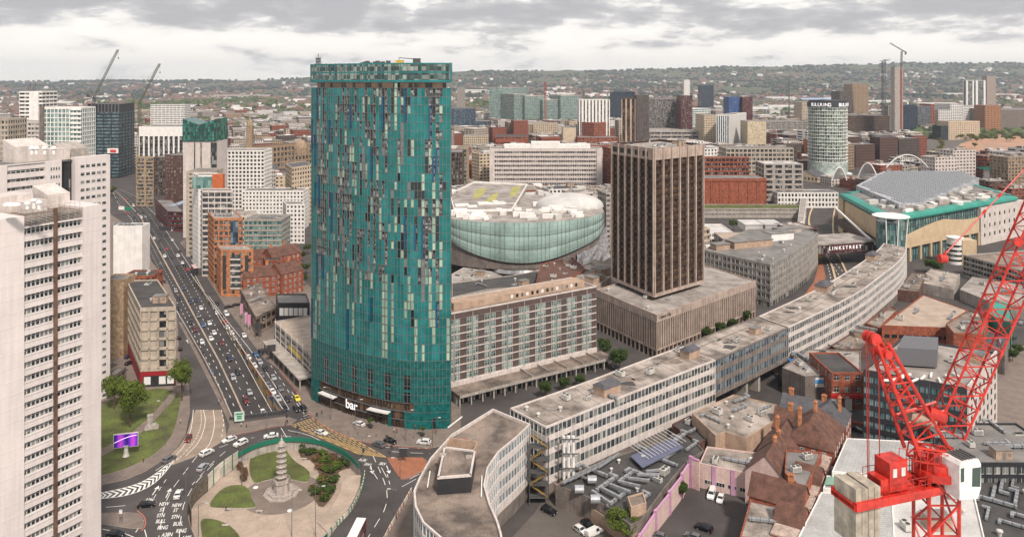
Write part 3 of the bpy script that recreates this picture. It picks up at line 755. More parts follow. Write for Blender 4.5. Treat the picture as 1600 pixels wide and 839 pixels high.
# --- white tower blocks on the left edge
def tower_block(name,label,front,zt,seed,wing):
    """front: plan points left to right of the near edge; recessed ribbon-window bay in its middle"""
    p,a,b_,q = front; uu,nn,_ = frame(p,q); dep = 16.
    bk = [(q[0]-nn[0]*dep,q[1]-nn[1]*dep),(p[0]-nn[0]*dep,p[1]-nn[1]*dep)]
    cx = sum(t[0] for t in (p,q,*bk))/4; cy = sum(t[1] for t in (p,q,*bk))/4
    root = empty(name,(cx,cy,0),label,'tower block'); poly = [p,q]+bk; occ(poly)
    W = MB(); W.prism([p,a,(a[0]-nn[0]*dep,a[1]-nn[1]*dep),bk[1]],0,zt,0); W.prism([b_,q,bk[0],(b_[0]-nn[0]*dep,b_[1]-nn[1]*dep)],0,zt,0)
    u2,n2,l2 = frame(a,b_)
    fh = 2.8; nf = int(zt//fh); wins = []
    gl_ = MB(); gl_.fbox(a,u2,n2,0,l2,-dep+.5,-.9,0,zt-2.5,0); gl_.build('glazing',GP,root)
    rail = MB()
    for f in range(nf):
        z = zt-2.6-(f+1)*fh
        W.fbox(a,u2,n2,0,l2,-.9,-.3,z,z+1.3,0)
        W.fbox(a,u2,n2,0,l2,-.9,-.2,z+1.26,z+1.36,0)
        for k in range(14): wins.append((a[0]+u2[0]*l2*(k+.5)/14-n2[0]*.85,a[1]+u2[1]*l2*(k+.5)/14-n2[1]*.85,z+2.08,l2/14*.9,1.35,u2,n2))
    W.fbox(a,u2,n2,0,l2,-.9,-.1,zt-2.6,zt-2.3,0)
    for k in range(7): rail.fbox(a,u2,n2,.1,l2-.1,-.3,-.2,zt-2.2+k*.32,zt-2.08+k*.32,0,back=True)
    for k in range(9): rail.fbox(a,u2,n2,l2*k/8-.05,l2*k/8+.05,-.42,-.3,zt-2.3,zt+.1,0,back=True)
    rail.build('roof_louvre',M['conc_dark'] if wing else M['conc'],root)
    st = MB(); st.fbox(a,u2,n2,l2*.49,l2*.545,-.4,.1,0,zt+.6,0); st.build('flue',mat('rusty_flue',(.16,.09,.06),.9,.4,.8,streak=.3),root)
    # small windows on the side wing
    u3,n3,l3 = frame(b_,q)
    nb = 3
    for f in range(nf):
        for k in range(nb): wins.append((b_[0]+u3[0]*l3*(.55+.15*k)+n3[0]*.02,b_[1]+u3[1]*l3*(.55+.15*k)+n3[1]*.02,zt-3.2-f*fh,l3*.12,1.15,u3,n3)) if wing else None
    # panel joints
    for f in range(0,nf,1):
        for (s_,e_) in ((p,a),(b_,q)):
            ua,na,la = frame(s_,e_); W.fbox(s_,ua,na,0,la,0,.035,zt-f*fh*1.0-2.9,zt-f*fh-2.8,0,ends=(0,0))
    W.build('wall',mat('panel_white',(.68,.62,.595),.85,.06,.12,streak=.1,fine=.04),root)
    rf = MB(); rf.prism(inset(ccw(poly),.3),zt-.9,zt-.5,0); rf.build('roof',M['roof_brown'],root)
    put_windows(root,wins,(GP,M['frame_white']),'bar',100)
    return root,uu,nn
Z1 = 87.6
def roofpx(px,py,z): return G(px,py,z)
t1 = [roofpx(-60,352,Z1),roofpx(38,338,Z1),roofpx(130,324,Z1),roofpx(158,319,Z1)]
r1,u1,n1_ = tower_block('tower_block','nearest white concrete tower block with ribbon windows and a brown flue down its front',t1,Z1,1,False)
def blockpart(root,name,m,px,py,z,lx,ly,h,rot,mt=None,slope=0):
    b = MB(); x,y = G(px,py,z); b.obox((x,y),rot,lx,ly,z,z+h,0)
    if slope:
        for i in (4,5): b.v[i] = (*b.v[i][:2],b.v[i][2]+slope)
    b.build(name,m,root)
ang1 = math.atan2(u1[1],u1[0])
pw = M['offwhite']
blockpart(r1,'plant_room',pw,12,329,Z1-.5,7,7,3.6,ang1,slope=0); blockpart(r1,'plant_room',pw,48,330,Z1-.5,5,4,2.4,ang1)
blockpart(r1,'lift_house',pw,80,322,Z1-.5,5,6,3.0,ang1,slope=1.8)
for px,py,h in ((53,318,1.5),(43,319,1.0),(61,319,1.2)):
    b = MB(); x,y = G(px,py+8,Z1+2); b.lathe((x,y,Z1+2),[(.35,0),(.35,h),(.6,h),(.6,h+.3),(.2,h+.6)],12); b.build('roof_vent',M['white'],r1)
for px in (12,18,25):
    b = MB(); x,y = G(px,321,Z1+3.1); b.lathe((x,y,Z1+3.1),[(.9,0),(.85,.25),(.5,.5),(.1,.6)],14); b.build('dome_vent',M['white'],r1)
b = MB(); x,y = G(18,358,Z1+2)
# railings on the roof of the nearest block
b = MB(); p0,p1 = t1[2],t1[1]
for k in range(12):
    x = p0[0]+(p1[0]-p0[0])*k/11-n1_[0]*1.2; y = p0[1]+(p1[1]-p0[1])*k/11-n1_[1]*1.2; b.bar((x,y,Z1-.5),(x,y,Z1+1.1),.03)
b.bar((p0[0]-n1_[0]*1.2,p0[1]-n1_[1]*1.2,Z1+1.1),(p1[0]-n1_[0]*1.2,p1[1]-n1_[1]*1.2,Z1+1.1),.03); b.build('roof_railing',M['steel'],r1)
Z2 = 88.
t2 = [G(-30,262,Z2),G(8,258,Z2),G(58,252,Z2),G(115,249,Z2),G(169,244,Z2)]
def tb2():
    p,a,c,d,q = t2; uu,nn,_ = frame(p,q); dep = 20
    bk = [(q[0]-nn[0]*dep-uu[0]*0,q[1]-nn[1]*dep),(p[0]-nn[0]*dep,p[1]-nn[1]*dep)]
    poly = [p,q]+bk; occ(poly); root = empty('tower_block',((p[0]+q[0])/2,(p[1]+q[1])/2+8,0),'second white concrete tower block, standing behind the nearest one','tower block')
    core = MB(); core.prism(inset(ccw(poly),1.),0,Z2-.6,0); core.build('glazing',GP,root)
    W = MB(); fh = 2.8; wins = []
    ln = (Vector(q)-Vector(p)).length; L1 = (Vector(a)-Vector(p)).length; L2 = (Vector(c)-Vector(p)).length; L3 = (Vector(d)-Vector(p)).length
    W.fbox(p,uu,nn,0,L1,-1,0,0,Z2,0); W.fbox(p,uu,nn,L1,L2,-1,-.6,Z2-2,Z2,0)
    W.fbox(p,uu,nn,L2,L3-4,-1,.0,0,Z2,0); W.fbox(p,uu,nn,L3-4,L3,-1,-2,0,Z2,0); W.fbox(p,uu,nn,L3,ln,-1.5,1.2,0,Z2+.6,0)
    for f in range(31):
        z = Z2-2-(f+1)*fh; W.fbox(p,uu,nn,L1,L2,-1,-.3,z,z+1.6,0)
        for k in range(8): wins.append((p[0]+uu[0]*(L1+(L2-L1)*(k+.5)/8)-nn[0]*.9,p[1]+uu[1]*(L1+(L2-L1)*(k+.5)/8)-nn[1]*.9,z+2.2,(L2-L1)/8*.9,1.1,uu,nn))
        for k in range(5):
            s = L3+(ln-L3)*(.2+.155*k); wins.append((p[0]+uu[0]*s+nn[0]*1.22,p[1]+uu[1]*s+nn[1]*1.22,z+2.1,(ln-L3)*.12,1.15,uu,nn))
        for k in range(4):
            s = L2+(L3-4-L2)*(.35+.16*k); wins.append((p[0]+uu[0]*s+nn[0]*.02,p[1]+uu[1]*s+nn[1]*.02,z+2.1,(L3-4-L2)*.12,1.15,uu,nn))
    for i in (1,2,3):
        pl = ccw(poly); u_,n_,l_ = frame(pl[i],pl[(i+1) % 4]); W.fbox(pl[i],u_,n_,0,l_,-1,0,0,Z2,0,ends=(0,0))
    W.build('wall',MC['panel_white'],root); rf = MB(); rf.prism(inset(ccw(poly),.4),Z2-.5,Z2-.3,0); rf.build('roof',M['roof_grey'],root)
    put_windows(root,wins,(GP,M['frame_white']),'bar',100)
    an = math.atan2(uu[1],uu[0])
    blockpart(root,'lift_house',M['offwhite'],40,252,Z2-.3,11,8,5.5,an,slope=2.2); blockpart(root,'plant_room',M['offwhite'],85,250,Z2-.3,7,7,4.2,an); blockpart(root,'plant_room',M['conc'],110,247,Z2-.3,9,7,3.5,an,slope=2)
    for px,py in ((50,232),(57,231),(84,228),(70,236)):
        x,y = G(px,246,Z2+3); b = MB(); b.lathe((x,y,Z2+4),[(.5,0),(.5,1.6),(.9,1.7),(.8,2.3),(.2,2.7)],12); b.build('roof_vent',M['white'],root)
    return root
tb2()
# --- helper: block seen with a left and a right face
def box3(name,label,xl,xm,xr,py,Y,dl,dr,s,z0=0.,base=None,seed=1,clutter=0,cat='building',zt=None,group=None,edges=None):
    """near corner at px xm, depth Y; left face ends at px xl, dl metres deeper; right at px xr, dr deeper; roof corner at py"""
    if base and Y >= 780 and base <= 232: k = max(1,138040/(base+3-125)/Y); Y *= k; dl *= k; dr *= k
    zt = ZZ(py,Y) if zt is None else zt
    n = (PX(xm,Y),Y); l = (PX(xl,Y+dl),Y+dl); r = (PX(xr,Y+dr),Y+dr); bk = (l[0]+r[0]-n[0],l[1]+r[1]-n[1])
    poly = [n,r,bk,l]; occ(poly)
    if base: HEROES.append((min(xl,xm),max(xm,xr),base,Y))
    return building(name,label,poly,z0,zt,s,cat,group,clutter,seed,edges=edges)
def front(name,label,x0,x1,py,Y,dep,s,skew=0.,**k):
    """front face square to the view: px x0..x1; skew = extra depth of the right end"""
    base = k.pop('base',None)
    if base and Y >= 780 and base <= 232: q = max(1,138040/(base+3-125)/Y); Y *= q; dep *= q; skew *= q
    zt = ZZ(py,Y); a = (PX(x0,Y),Y); b_ = (PX(x1,Y+skew),Y+skew); u = Vector((b_[0]-a[0],b_[1]-a[1])).normalized(); n = Vector((-u.y,u.x))*dep
    poly = [a,b_,(b_[0]+n.x,b_[1]+n.y),(a[0]+n.x,a[1]+n.y)]; occ(poly)
    if base: HEROES.append((x0,x1,base,Y))
    zt = k.pop('zt',zt); z0 = k.pop('z0',0.); cat = k.pop('cat','building'); 
    return building(name,label,poly,z0,zt,s,cat,k.get('group'),k.get('clutter',0),k.get('seed',1),edges=k.get('edges'))
# --- slab block behind: brown panels and white windows
Mw = M['frame_white']
sN = S(fl=3.05,bay=2.2,sp=.12,pr=.0,d=.3,pp=-.1,top=2.6,base=5.5,wall=M['offwhite'],wall2=M['offwhite'],glass=mat('brown_panel',(.1,.068,.06),.8,.2,.3),roof=M['roof_brown'])
zt = 31.
a = G(700,490,zt); c = G(932,447,zt); u_,n_,l_ = frame(a,c); dp = 17
poly = [a,c,(c[0]-n_[0]*dp,c[1]-n_[1]*dp),(a[0]-n_[0]*dp,a[1]-n_[1]*dp)]; occ(poly)
hotel = building('slab_hotel','long white and brown slab hotel gridded with white windows beside the teal skyscraper',poly,0,zt,sN,'hotel',clutter=6,seed=3)
wins = []; nb = 27; nf = 8; bw = l_/nb; fh = (zt-2.6-5.5)/nf
pier = MB(); rail = MB()
for j in range(nb):
    if j % 3 != 2 or False:
        for f in range(nf): 
            s_ = bw*(j+.5); wins.append((a[0]+u_[0]*s_-n_[0]*.1,a[1]+u_[1]*s_-n_[1]*.1,5.5+fh*(f+.56),bw*.86,fh*.74,u_,n_))
    if j % 3 == 1: pier.fbox(a,u_,n_,bw*j-.14,bw*j+.14,-.3,.35,4.2,zt-.8,0)
pier.build('fin',M['conc'],hotel)
put_windows(hotel,wins,(glassm('hotel_glass',(.03,.055,.05),(.26,.34,.31),.45),Mw),'cross',100)
b = MB(); b.fbox(a,u_,n_,0,l_,-.2,.45,4.0,5.6,0); b.build('white_band',M['offwhite'],hotel)
b = MB(); b.fbox(a,u_,n_,4,l_-4,-9,-3,zt-.5,zt+2.2,0); b.build('roof_storey',M['render_tan'],hotel); b = MB(); b.fbox(a,u_,n_,0,l_,0,.06,zt-2.5,zt-.5,0,ends=(0,0)); b.build('brown_band',MC['brown_panel'],hotel)
for k in range(14):
    b = MB(); b.fbox(a,u_,n_,l_*.42+k*2.4,l_*.42+k*2.4+1.1,-3.02,-2.95,zt+.4,zt+1.7,0); b.build('roof_window',M['glass_dark'] if k % 3 else Mw,hotel)
# podium canopy with shopfronts along the street
wd = 9.; pa = (a[0]+n_[0]*.5,a[1]+n_[1]*.5); q0 = (a[0]+n_[0]*wd,a[1]+n_[1]*wd); q1 = (c[0]+n_[0]*wd+u_[0]*2,c[1]+n_[1]*wd+u_[1]*2)
pod = empty('shop_podium',(q0[0],q0[1],0),'low podium of shops with a stained flat roof along the foot of the slab hotel','shop row')
b = MB(); b.fbox(pa,u_,n_,0,l_+2,0,wd-.5,3.4,4.1,0,back=True)
b.build('roof',M['roof_brown'],pod); b = MB()
for k in range(16): b.fbox(pa,u_,n_,(l_+1.5)*k/15,(l_+1.5)*k/15+.45,wd-1.3,wd-.8,0,3.4,0,back=True)
for k in range(5): b.fbox(pa,u_,n_,l_*.45+k*8,l_*.45+k*8+.3,0,wd-.6,4.1,5.0,0,back=True)
b.fbox(pa,u_,n_,0,l_+2,wd-.55,wd-.35,3.3,4.3,0,back=True)
b.build('column',M['conc'],pod); b = MB(); b.fbox(pa,u_,n_,0,l_+1,0,wd-3.4,0,3.4,0); b.build('shopfront',M['glass_dark'],pod)
for k in range(30): b = MB(); b.fbox(pa,u_,n_,(l_)*k/30+.3,l_*k/30+.9,wd-3.4,wd-3.3,.2,3.0,0); b.build('door',Mw,pod)
# --- brown tower on its podium
zt = 18.5; a = G(1026,492,zt); r = G(1181,438,zt); l = G(931,452,zt); bk = (l[0]+r[0]-a[0],l[1]+r[1]-a[1])
sP = S(fl=11.5,bay=1.6,sp=.0,pr=.45,d=.7,pp=.0,top=3.2,base=4.0,wall=M['conc_pink'],wall2=M['conc_pink'],glass=mat('dark_gap',(.03,.018,.014),.8,.2),roof=M['roof_pale'])
polyP = [a,r,bk,l]; occ(polyP); HEROES.append((931,1181,540,a[1]))
rp = building('retail_podium','wide podium of vertical concrete fins under the brown tower',polyP,0,zt,sP,'building',clutter=5,seed=4)
u_,n_,l_ = frame(a,r)
text('Centre City',rp,(a[0]+u_[0]*6+n_[0]*.12,a[1]+u_[1]*6+n_[1]*.12,zt-1.5),math.atan2(u_[1],u_[0]),1.7,M['frame_dark'])
zb = 21.; a = G(1022,460,zb); r = G(1098,438,zb); l = G(957,433,zb); bk = (l[0]+r[0]-a[0],l[1]+r[1]-a[1]); Zt = 85.5
sT = S(fl=3.15,bay=5.6,sp=.32,pr=.07,d=.7,pp=.35,top=5.2,base=0,wall=mat('bronze_spandrel',(.05,.03,.022),.5,.3,.4),wall2=M['conc_pink'],glass=M['glass_bronze'],roof=M['roof_pale'],win=1,wstyle='two',wm=M['glass_bronze'],fm=M['frame_dark'],par=1.0)
tw = building('office_tower','square brown office tower with pale concrete ribs standing on the finned podium',[a,r,bk,l],zb,Zt,sT,'office tower',clutter=9,seed=6)
b = MB()
for p,q in ((a,r),(r,bk),(bk,l),(l,a)):
    u_,n_,l_ = frame(p,q); b.fbox(p,u_,n_,0,l_,-.5,.3,Zt-5.2,Zt-.0,0,ends=(0,0)); b.fbox(p,u_,n_,-.3,l_+.3,-.5,.6,zb-1.2,zb+.2,0)
    nb = round(l_/5.6)
    for k in range(nb+1): b.fbox(p,u_,n_,l_*k/nb-.35,l_*k/nb+.35,-.2,.75,zb,Zt+.15,0)
b.build('concrete_rib',M['conc_pink'],tw)
u_,n_,l_ = frame(l,a); b = MB()
for k in range(5): b.fbox(l,u_,n_,l_*(k+.12)/5.5,l_*(k+.8)/5.5,.28,.34,Zt-3.9,Zt-1.5,0)
b.build('top_window',M['pane_dark'],tw)
b = MB(); b.prism(inset(ccw([a,r,bk,l]),2.5),zt-.4,zb,0); b.build('undercroft',M['frame_dark'],tw)
b = MB(); b.prism(inset(ccw([a,r,bk,l]),.6),zb-.9,zb-.1,0,bottom=True); b.build('soffit',M['conc_pink'],tw)
# --- concrete offices beyond the podium with a curved right face
zt = 22.; pts = [G(1098,390,zt),G(1203,413,zt),G(1240,394,zt),G(1264,378,zt),G(1278,364,zt),G(1258,356,zt),G(1170,358,zt)]; occ(pts); HEROES.append((1098,1280,470,420))
sO = S(fl=3.5,bay=2.6,sp=.36,pr=.16,d=.2,pp=.1,top=1.3,base=3.,wall=mat('spandrel_grey',(.3,.29,.26),.8,.25,.3,streak=.2),wall2=M['conc'],glass=M['glass_grey'],roof=M['roof_grey'],win=1,wstyle='two',fm=M['frame_white'])
building('stone_offices','grey concrete office block with a curved right face and a dark flat roof',pts,0,zt,sO,clutter=10,seed=8)
# --- long curved shopping parade (three lengths, one building, and its bridge)
ZS = 20.
FR = [(853,667),(950,628),(1040,592),(1118,562),(1180,535),(1232,511),(1300,479),(1345,455),(1378,430),(1402,412),(1414,398),(1417,387)]
BK = [(797,637),(905,600),(990,568),(1060,542),(1130,514),(1185,494),(1260,460),(1305,436),(1338,415),(1362,399),(1374,388),(1381,380)]
FW = [G(*p,ZS) for p in FR]; BW = [G(*p,ZS) for p in BK]
sS = S(fl=3.6,bay=1.75,sp=.42,pr=.08,d=.18,pp=.03,top=.5,base=4.5,wall=M['offwhite'],wall2=M['frame_white'],glass=M['glass_grey'],roof=M['roof_stain'],win=1,wstyle='dark',fm=M['frame_white'],par=.35,limit=100,basem=M['conc_dark'])
def seg(i0,i1,name,label,s,seed,clutter,z0=0.):
    f = smooth_open(FW[i0:i1+1],1) if i1-i0 > 1 else FW[i0:i1+1]; bb_ = smooth_open(BW[i0:i1+1],1) if i1-i0 > 1 else BW[i0:i1+1]
    poly = list(f)+list(bb_)[::-1]; occ(poly)
    return building(name,label,poly,z0,ZS,s,'building',None,clutter,seed)
seg(0,3,'shopping_parade','long white strip-windowed office parade with a stained roof, the straight nearer length',sS,11,9)
sB = dict(sS); sB.update(wall=M['conc_dark'],wall2=M['conc'],fl=4.2,base=0,glass=M['glass_blue'],nobase=True)
seg(3,5,'bridge_block','glazed bridge section of the white parade spanning the side street',sB,12,4,7.)
seg(5,11,'shopping_parade','far curving length of the white parade beyond its bridge section',sS,13,14)
b = MB(); p,q = FW[3],FW[5]; u_,n_,l_ = frame(p,q)
for k in (.45,.62): b.obox((p[0]+u_[0]*l_*k-n_[0]*4,p[1]+u_[1]*l_*k-n_[1]*4),math.atan2(u_[1],u_[0]),1.6,5,0,7.0)
o = b.build('bridge_pier',M['conc'],None); tag(o,'pair of pale concrete piers under the bridge section of the parade','bridge pier')
# --- foreground curved roof block
fr = [(829,662),(808,682),(780,705),(763,730),(758,757),(766,785),(778,812),(784,832)]
lf = [(700,850),(660,815),(648,790),(646,766),(655,745),(672,715),(705,678),(770,638)]
PF = [G(*p,ZS) for p in fr]+[G(790,870,ZS),G(720,880,ZS)]+[G(*p,ZS) for p in lf]; PFs = ccw(PF); occ(PFs)
sF = dict(sS); sF.update(bay=1.5,wall=M['offwhite'],roof=M['roof_brown'],glass=M['glass_blue'],par=.8,wstyle='two',fm=M['frame_white'])
fg = building('curved_block','curved concrete block with a stained brown flat roof in the foreground by the roundabout',PFs,0,ZS,sF,seed=14,clutter=0)
# roof house with open well
hp = [G(683,747,ZS+0),G(745,747,ZS),G(745,697,ZS+3),G(690,697,ZS+3)]
b = MB(); hpz = [G(683.5,745,ZS+3.4),G(736,741,ZS+3.4),G(743,703,ZS+3.4),G(694,697,ZS+3.4)]
b.prism(hpz,ZS-.8,ZS+3.0,0); b.build('roof_house',M['black'],fg)
b = MB(); k4 = ccw(hpz); i4 = inset(k4,.5)
for t in tess(i4): b.poly([(x,y,ZS+3.02) for x,y in t])
b.build('roof_house_roof',M['roof_brown'],fg); b = MB()
for i in range(4): u_,n_,l_ = frame(k4[i],k4[(i+1) % 4]); b.fbox(k4[i],u_,n_,-.05,l_+.05,-.4,.06,ZS+2.9,ZS+3.4,0,back=True)
b.build('coping',M['offwhite'],fg)
w4 = [G(692,700,ZS+2),G(741,704,ZS+2),G(747,689,ZS+2),G(703,683,ZS+2)]; k4 = ccw(w4); b = MB()
for i in range(4): u_,n_,l_ = frame(k4[i],k4[(i+1) % 4]); b.fbox(k4[i],u_,n_,0,l_,-.3,.0,ZS-.8,ZS+2.,0,back=True)
b.build('open_well_wall',M['render_tan'],fg)
b = MB(); x,y = G(722,693,ZS+.2); b.box(x-1,y-.8,ZS-.8,x+1,y+.8,ZS+1.2); b.box(x+1.2,y-.5,ZS-.8,x+2.2,y+.5,ZS+.8); b.build('red_tank',flat('red_tank',(.4,.06,.04)),fg)
b = MB()
for (p,q) in (((753,740),(752,772)),((672,733),(668,757)),((700,665),(722,648))):
    a_,c_ = G(*p,ZS),G(*q,ZS); b.bar((*a_,ZS-.5),(*c_,ZS-.5),.2)
b.build('roof_pipe',M['white'],fg)
b = MB(); x,y = G(686,712,ZS+3.3); 
for px,py in ((692,712),(733,715)): x,y = G(px,py,ZS+3); b.box(x-.8,y-.6,ZS+3.02,x+.8,y+.6,ZS+3.5)
b.build('roof_hatch',M['conc'],fg)
# ================================================================ MIDDLE AND FAR BUILDINGS
def st(wall,glass,**k):
    d = dict(wall=M[wall],glass=M[glass],roof=M['roof_grey'],wall2=M[k['wall2']] if 'wall2' in k else M[wall]); k.pop('wall2',0)
    if 'roof' in k: k['roof'] = M[k['roof']]
    if 'fm' in k: k['fm'] = M[k['fm']]
    d.update(k); return S(**d)
M['mall_green'] = mat('verdigris_roof',(.03,.27,.21),.5,.2,.1); M['mall_stone'] = mat('yellow_stone',(.55,.42,.27),.85,.15,.2)
M['black_glass'] = glassm('black_glass',(.008,.012,.016),(.07,.1,.12),.5); M['band_glass'] = glassm('band_glass',(.02,.05,.06),(.16,.24,.27),.6); M['maroon'] = mat('maroon_cladding',(.11,.025,.025),.6,.3,.4)
M['cream'] = mat('cream_render',(.58,.47,.34),.85,.15,.2,streak=.12); M['tan'] = mat('tan_brick',(.38,.27,.17),.9,.2,.3,cell=.9)
M['navy'] = mat('navy_cladding',(.02,.03,.06),.5,.3,.2); M['brown'] = mat('brown_cladding',(.1,.07,.055),.8,.3,.2,streak=.2)
M['yellowgreen'] = mat('sedum_roof',(.38,.36,.12),1.,.3,.2)
off = dict(fl=3.4,bay=2.4,sp=.45,pr=.3,d=.3)
# -- left background
front('beige_flats','narrow beige office block cut by the left edge of the picture, behind the white towers',-40,13,186,470,18,st('beige','glass_dark',fl=3.2,bay=2.4,sp=.4,pr=.35,win=1),base=240)
front('white_flats','low white block with strip windows in front of the slim white tower, far left',14,60,190,520,18,st('offwhite','glass_grey',fl=3.0,bay=2.4,sp=.45,pr=.2,win=1),base=240)
t = front('white_tower','slim white tower with stacked balconies and antennas on its roof, far left',30,66,143,600,20,st('white','glass_dark',fl=3.0,bay=5,sp=.5,pr=.1),base=195)
b = MB(); x0,x1 = PX(31,600),PX(42,600); b.box(PX(47,600),598.8,0,PX(61,600),600,ZZ(143,600)); b.build('stair_core',M['white'],t)
b = MB()
for k in range(6): x = PX(42+k*2.6,610); z = ZZ(143,600); b.bar((x,610,z),(x+.4,610,z+3+2*(k % 3)),.3)
b.build('antenna',M['steel'],t)
t = front('glass_flats','white apartment block with a pale turquoise glass front beside the slim white tower',61,126,168,500,18,st('white','glass_green',fl=3.0,bay=2.6,sp=.18,pr=.2,win=1,wstyle='two',fm='frame_white'),base=240)
b = MB(); b.box(PX(61,499),499.2,0,PX(68,499),500,ZZ(166,500)); b.build('grey_side_band',M['conc_dark'],t); b = MB(); z = ZZ(168,500)
for k in range(22): b.box(PX(110,499),499.3,z-2-k*3.,PX(126,499),500,z-.9-k*3.)
b.build('balcony',M['white'],t)
dk = box3('glass_tower_under_construction','dark glass office tower under construction with an open steel top beneath two cranes',138,186,210,163,900,0.1,45,st('black','band_glass',fl=4.0,bay=9,sp=.4,pr=.06,top=9,pp=.2),base=262)
b = MB(); z = ZZ(163,900)
for k in range(10): x = PX(138+k*5.3,900); b.box(x-.5,899,z-10,x+.5,900,z+1)
b.build('steel_top',M['steel'],dk); b = MB(); b.box(PX(167,897),898,ZZ(240,897),PX(184,897),898.6,ZZ(232,897)); b.build('banner',M['white'],dk)
b = MB(); b.box(PX(171,896),897.5,ZZ(238.5,896),PX(180,896),897.9,ZZ(234.3,896)); b.build('banner_panel',flat('sign_red',(.6,.05,.04)),dk)
front('pier_fronted_offices','dark office block with white vertical piers right of the tower under construction',217,287,198,860,40,st('white','glass_dark',fl=4,bay=5.4,sp=.02,pr=.3,pp=.35,top=11,d=.6),base=245)
front('long_white_offices','long low white slab with strip windows far beyond the pier-fronted offices',235,288,164,1600,30,st('white','glass_grey',fl=4,bay=8,sp=.5,pr=.12))
# green-topped tower
gt = front('green_topped_tower','tall white tower whose top floors are green glass with a notched roofline',286,338,221,560,22,st('offwhite','glass_dark',fl=3.2,bay=3.,sp=1.,pr=0,top=1.),base=360)
b = MB(); x0,x1 = PX(286,560),PX(338,560); z0,z1 = ZZ(221,560),ZZ(186,560); xm = (x0+x1)/2
b.v += [(x0,559.5,z0),(x1,559.5,z0),(x1,559.5,z1),(xm,559.5,z1-4.5),(x0,559.5,z1),(x0,582,z0),(x1,582,z0),(x1,582,z1),(xm,582,z1-4.5),(x0,582,z1)]
b.f += [(0,1,2,3,4),(1,6,7,2),(5,0,4,9),(4,3,8,9),(3,2,7,8)]; b.m += [0]*5
b.build('green_glass_top',glassm('deep_green_glass',(.008,.05,.045),(.05,.25,.18),.25,.1),gt)
b = MB(); 
for k in range(9): x = x0+(x1-x0)*k/8; b.box(x-.12,559.2,z0,x+.12,559.5,z1-4.2)
for k in range(5): b.box(x0,559.25,z0+k*3,x1,559.5,z0+k*3+.25)
b.build('mullion',M['frame_dark'],gt); b = MB()
for px in (303,313): b.box(PX(px,559),559.3,5,PX(px+1.2,559),560,z0-1)
b.box(PX(329,559),559.2,5,PX(338,559),560,z0-1); b.build('window_slot',M['glass_dark'],gt)
front('lattice_tower','white gridded apartment tower behind the green-topped tower',338,413,235,610,20,st('white','glass_dark',fl=3.1,bay=2.9,sp=.35,pr=.35,d=.5,win=1),base=300)
box3('grey_flats','narrow grey and white apartment block right of the white gridded tower',408,414,431,268,640,3,12,st('offwhite','glass_dark',**off),base=300)
box3('mansard_block','cream stone block with a dark mansard roof left of the teal skyscraper',446,456,488,262,600,30,20,st('cream','glass_dark',fl=3.6,bay=3,sp=.45,pr=.45,roof='slate'),base=330)
ch = box3('council_house','ornate sandstone civic building with arched bays beneath a clay tile roof',380,384,488,232,950,20,90,st('stone','glass_dark',fl=7,bay=6,sp=.35,pr=.4,d=.8,top=3,roof='tile'),base=268)
for px,py,r in ((470,222,9),(398,240,8)):
    b = MB(); x,y = PX(px,985),985; z = ZZ(py+14,985); b.lathe((x,y,z-3),[(r,0),(r,7),(r*.95,9),(r*.75,13),(r*.4,16),(r*.12,17.5),(.2,21)],16); b.build('dome',M['stone'],ch,smooth=False)
b = MB(); x = PX(390,960); b.box(x-3.5,958,0,x+3.5,965,ZZ(197,960)); b.lathe((x,961.5,ZZ(197,960)),[(4.5,0),(3.5,4),(1,9),(.2,14)],8,rot=.39); b.build('clock_tower',M['stone'],ch)
front('brown_office','dark brown brick block beside the tan-fronted block, behind the maroon car park',258,284,243,720,30,st('brick_dark','glass_grey',fl=3.4,bay=2.6,sp=.5,pr=.45),base=300)
front('dark_infill_block','dark narrow block squeezed between the tan-fronted block and the brown brick block',238,258,246,760,30,st('brown','glass_dark',fl=3.4,bay=2.6,sp=.4,pr=.3),base=290)
box3('tan_front_block','small office block with a tan panelled front at the far end of the main road',212,213,240,246,700,10,0.1,st('tan','glass_grey',fl=3.4,bay=9,sp=.35,pr=.2),base=299)
cp = box3('maroon_car_park','low maroon multi-storey car park with a blue-striped roof deck beside the main road',243,262,290,322,585,60,-2,st('maroon','glass_dark',fl=3.2,bay=9,sp=.5,pr=.04,top=.9),base=356,zt=15)
b = MB(); b.box(PX(262,610),612,14.6,PX(275,610),650,14.9); b.build('parking_deck',mat('blue_deck',(.3,.36,.45),.9,.2),cp)
# stepped building group
front('stepped_flats','tall beige flank wall of the stepped apartment group, left of the orange brick hotel',291,331,268,500,20,st('beige','glass_dark',fl=3,bay=5,sp=.6,pr=.7),base=395)
box3('teal_capped_flats','white apartment block capped by teal glass and an orange box',301,310,349,274,470,12,0.1,st('white','glass_green',fl=3,bay=3.4,sp=.6,pr=.75,top=.8),base=395)
o = COL.objects['teal_capped_flats']; b = MB(); z = ZZ(274,470); b.fbox((PX(301,470),469.9),(1,0),(0,-1),0,PX(349,470)-PX(301,470),-.2,.3,z-8,z-1,0); b.build('glass_cap',M['glass_green'],o)
b = MB(); x = PX(332,469); b.box(x,468.6,z-8.5,x+6.5,472,z+.7); b.build('orange_box',mat('orange_clad',(.5,.13,.04),.6,.2),o)
box3('glass_capped_flats','white block with two ribbon-glazed upper floors directly behind the orange brick hotel',314,316,364,298,450,10,0.1,st('offwhite','glass_grey',fl=3.4,bay=3.6,sp=.3,pr=.1),base=345)
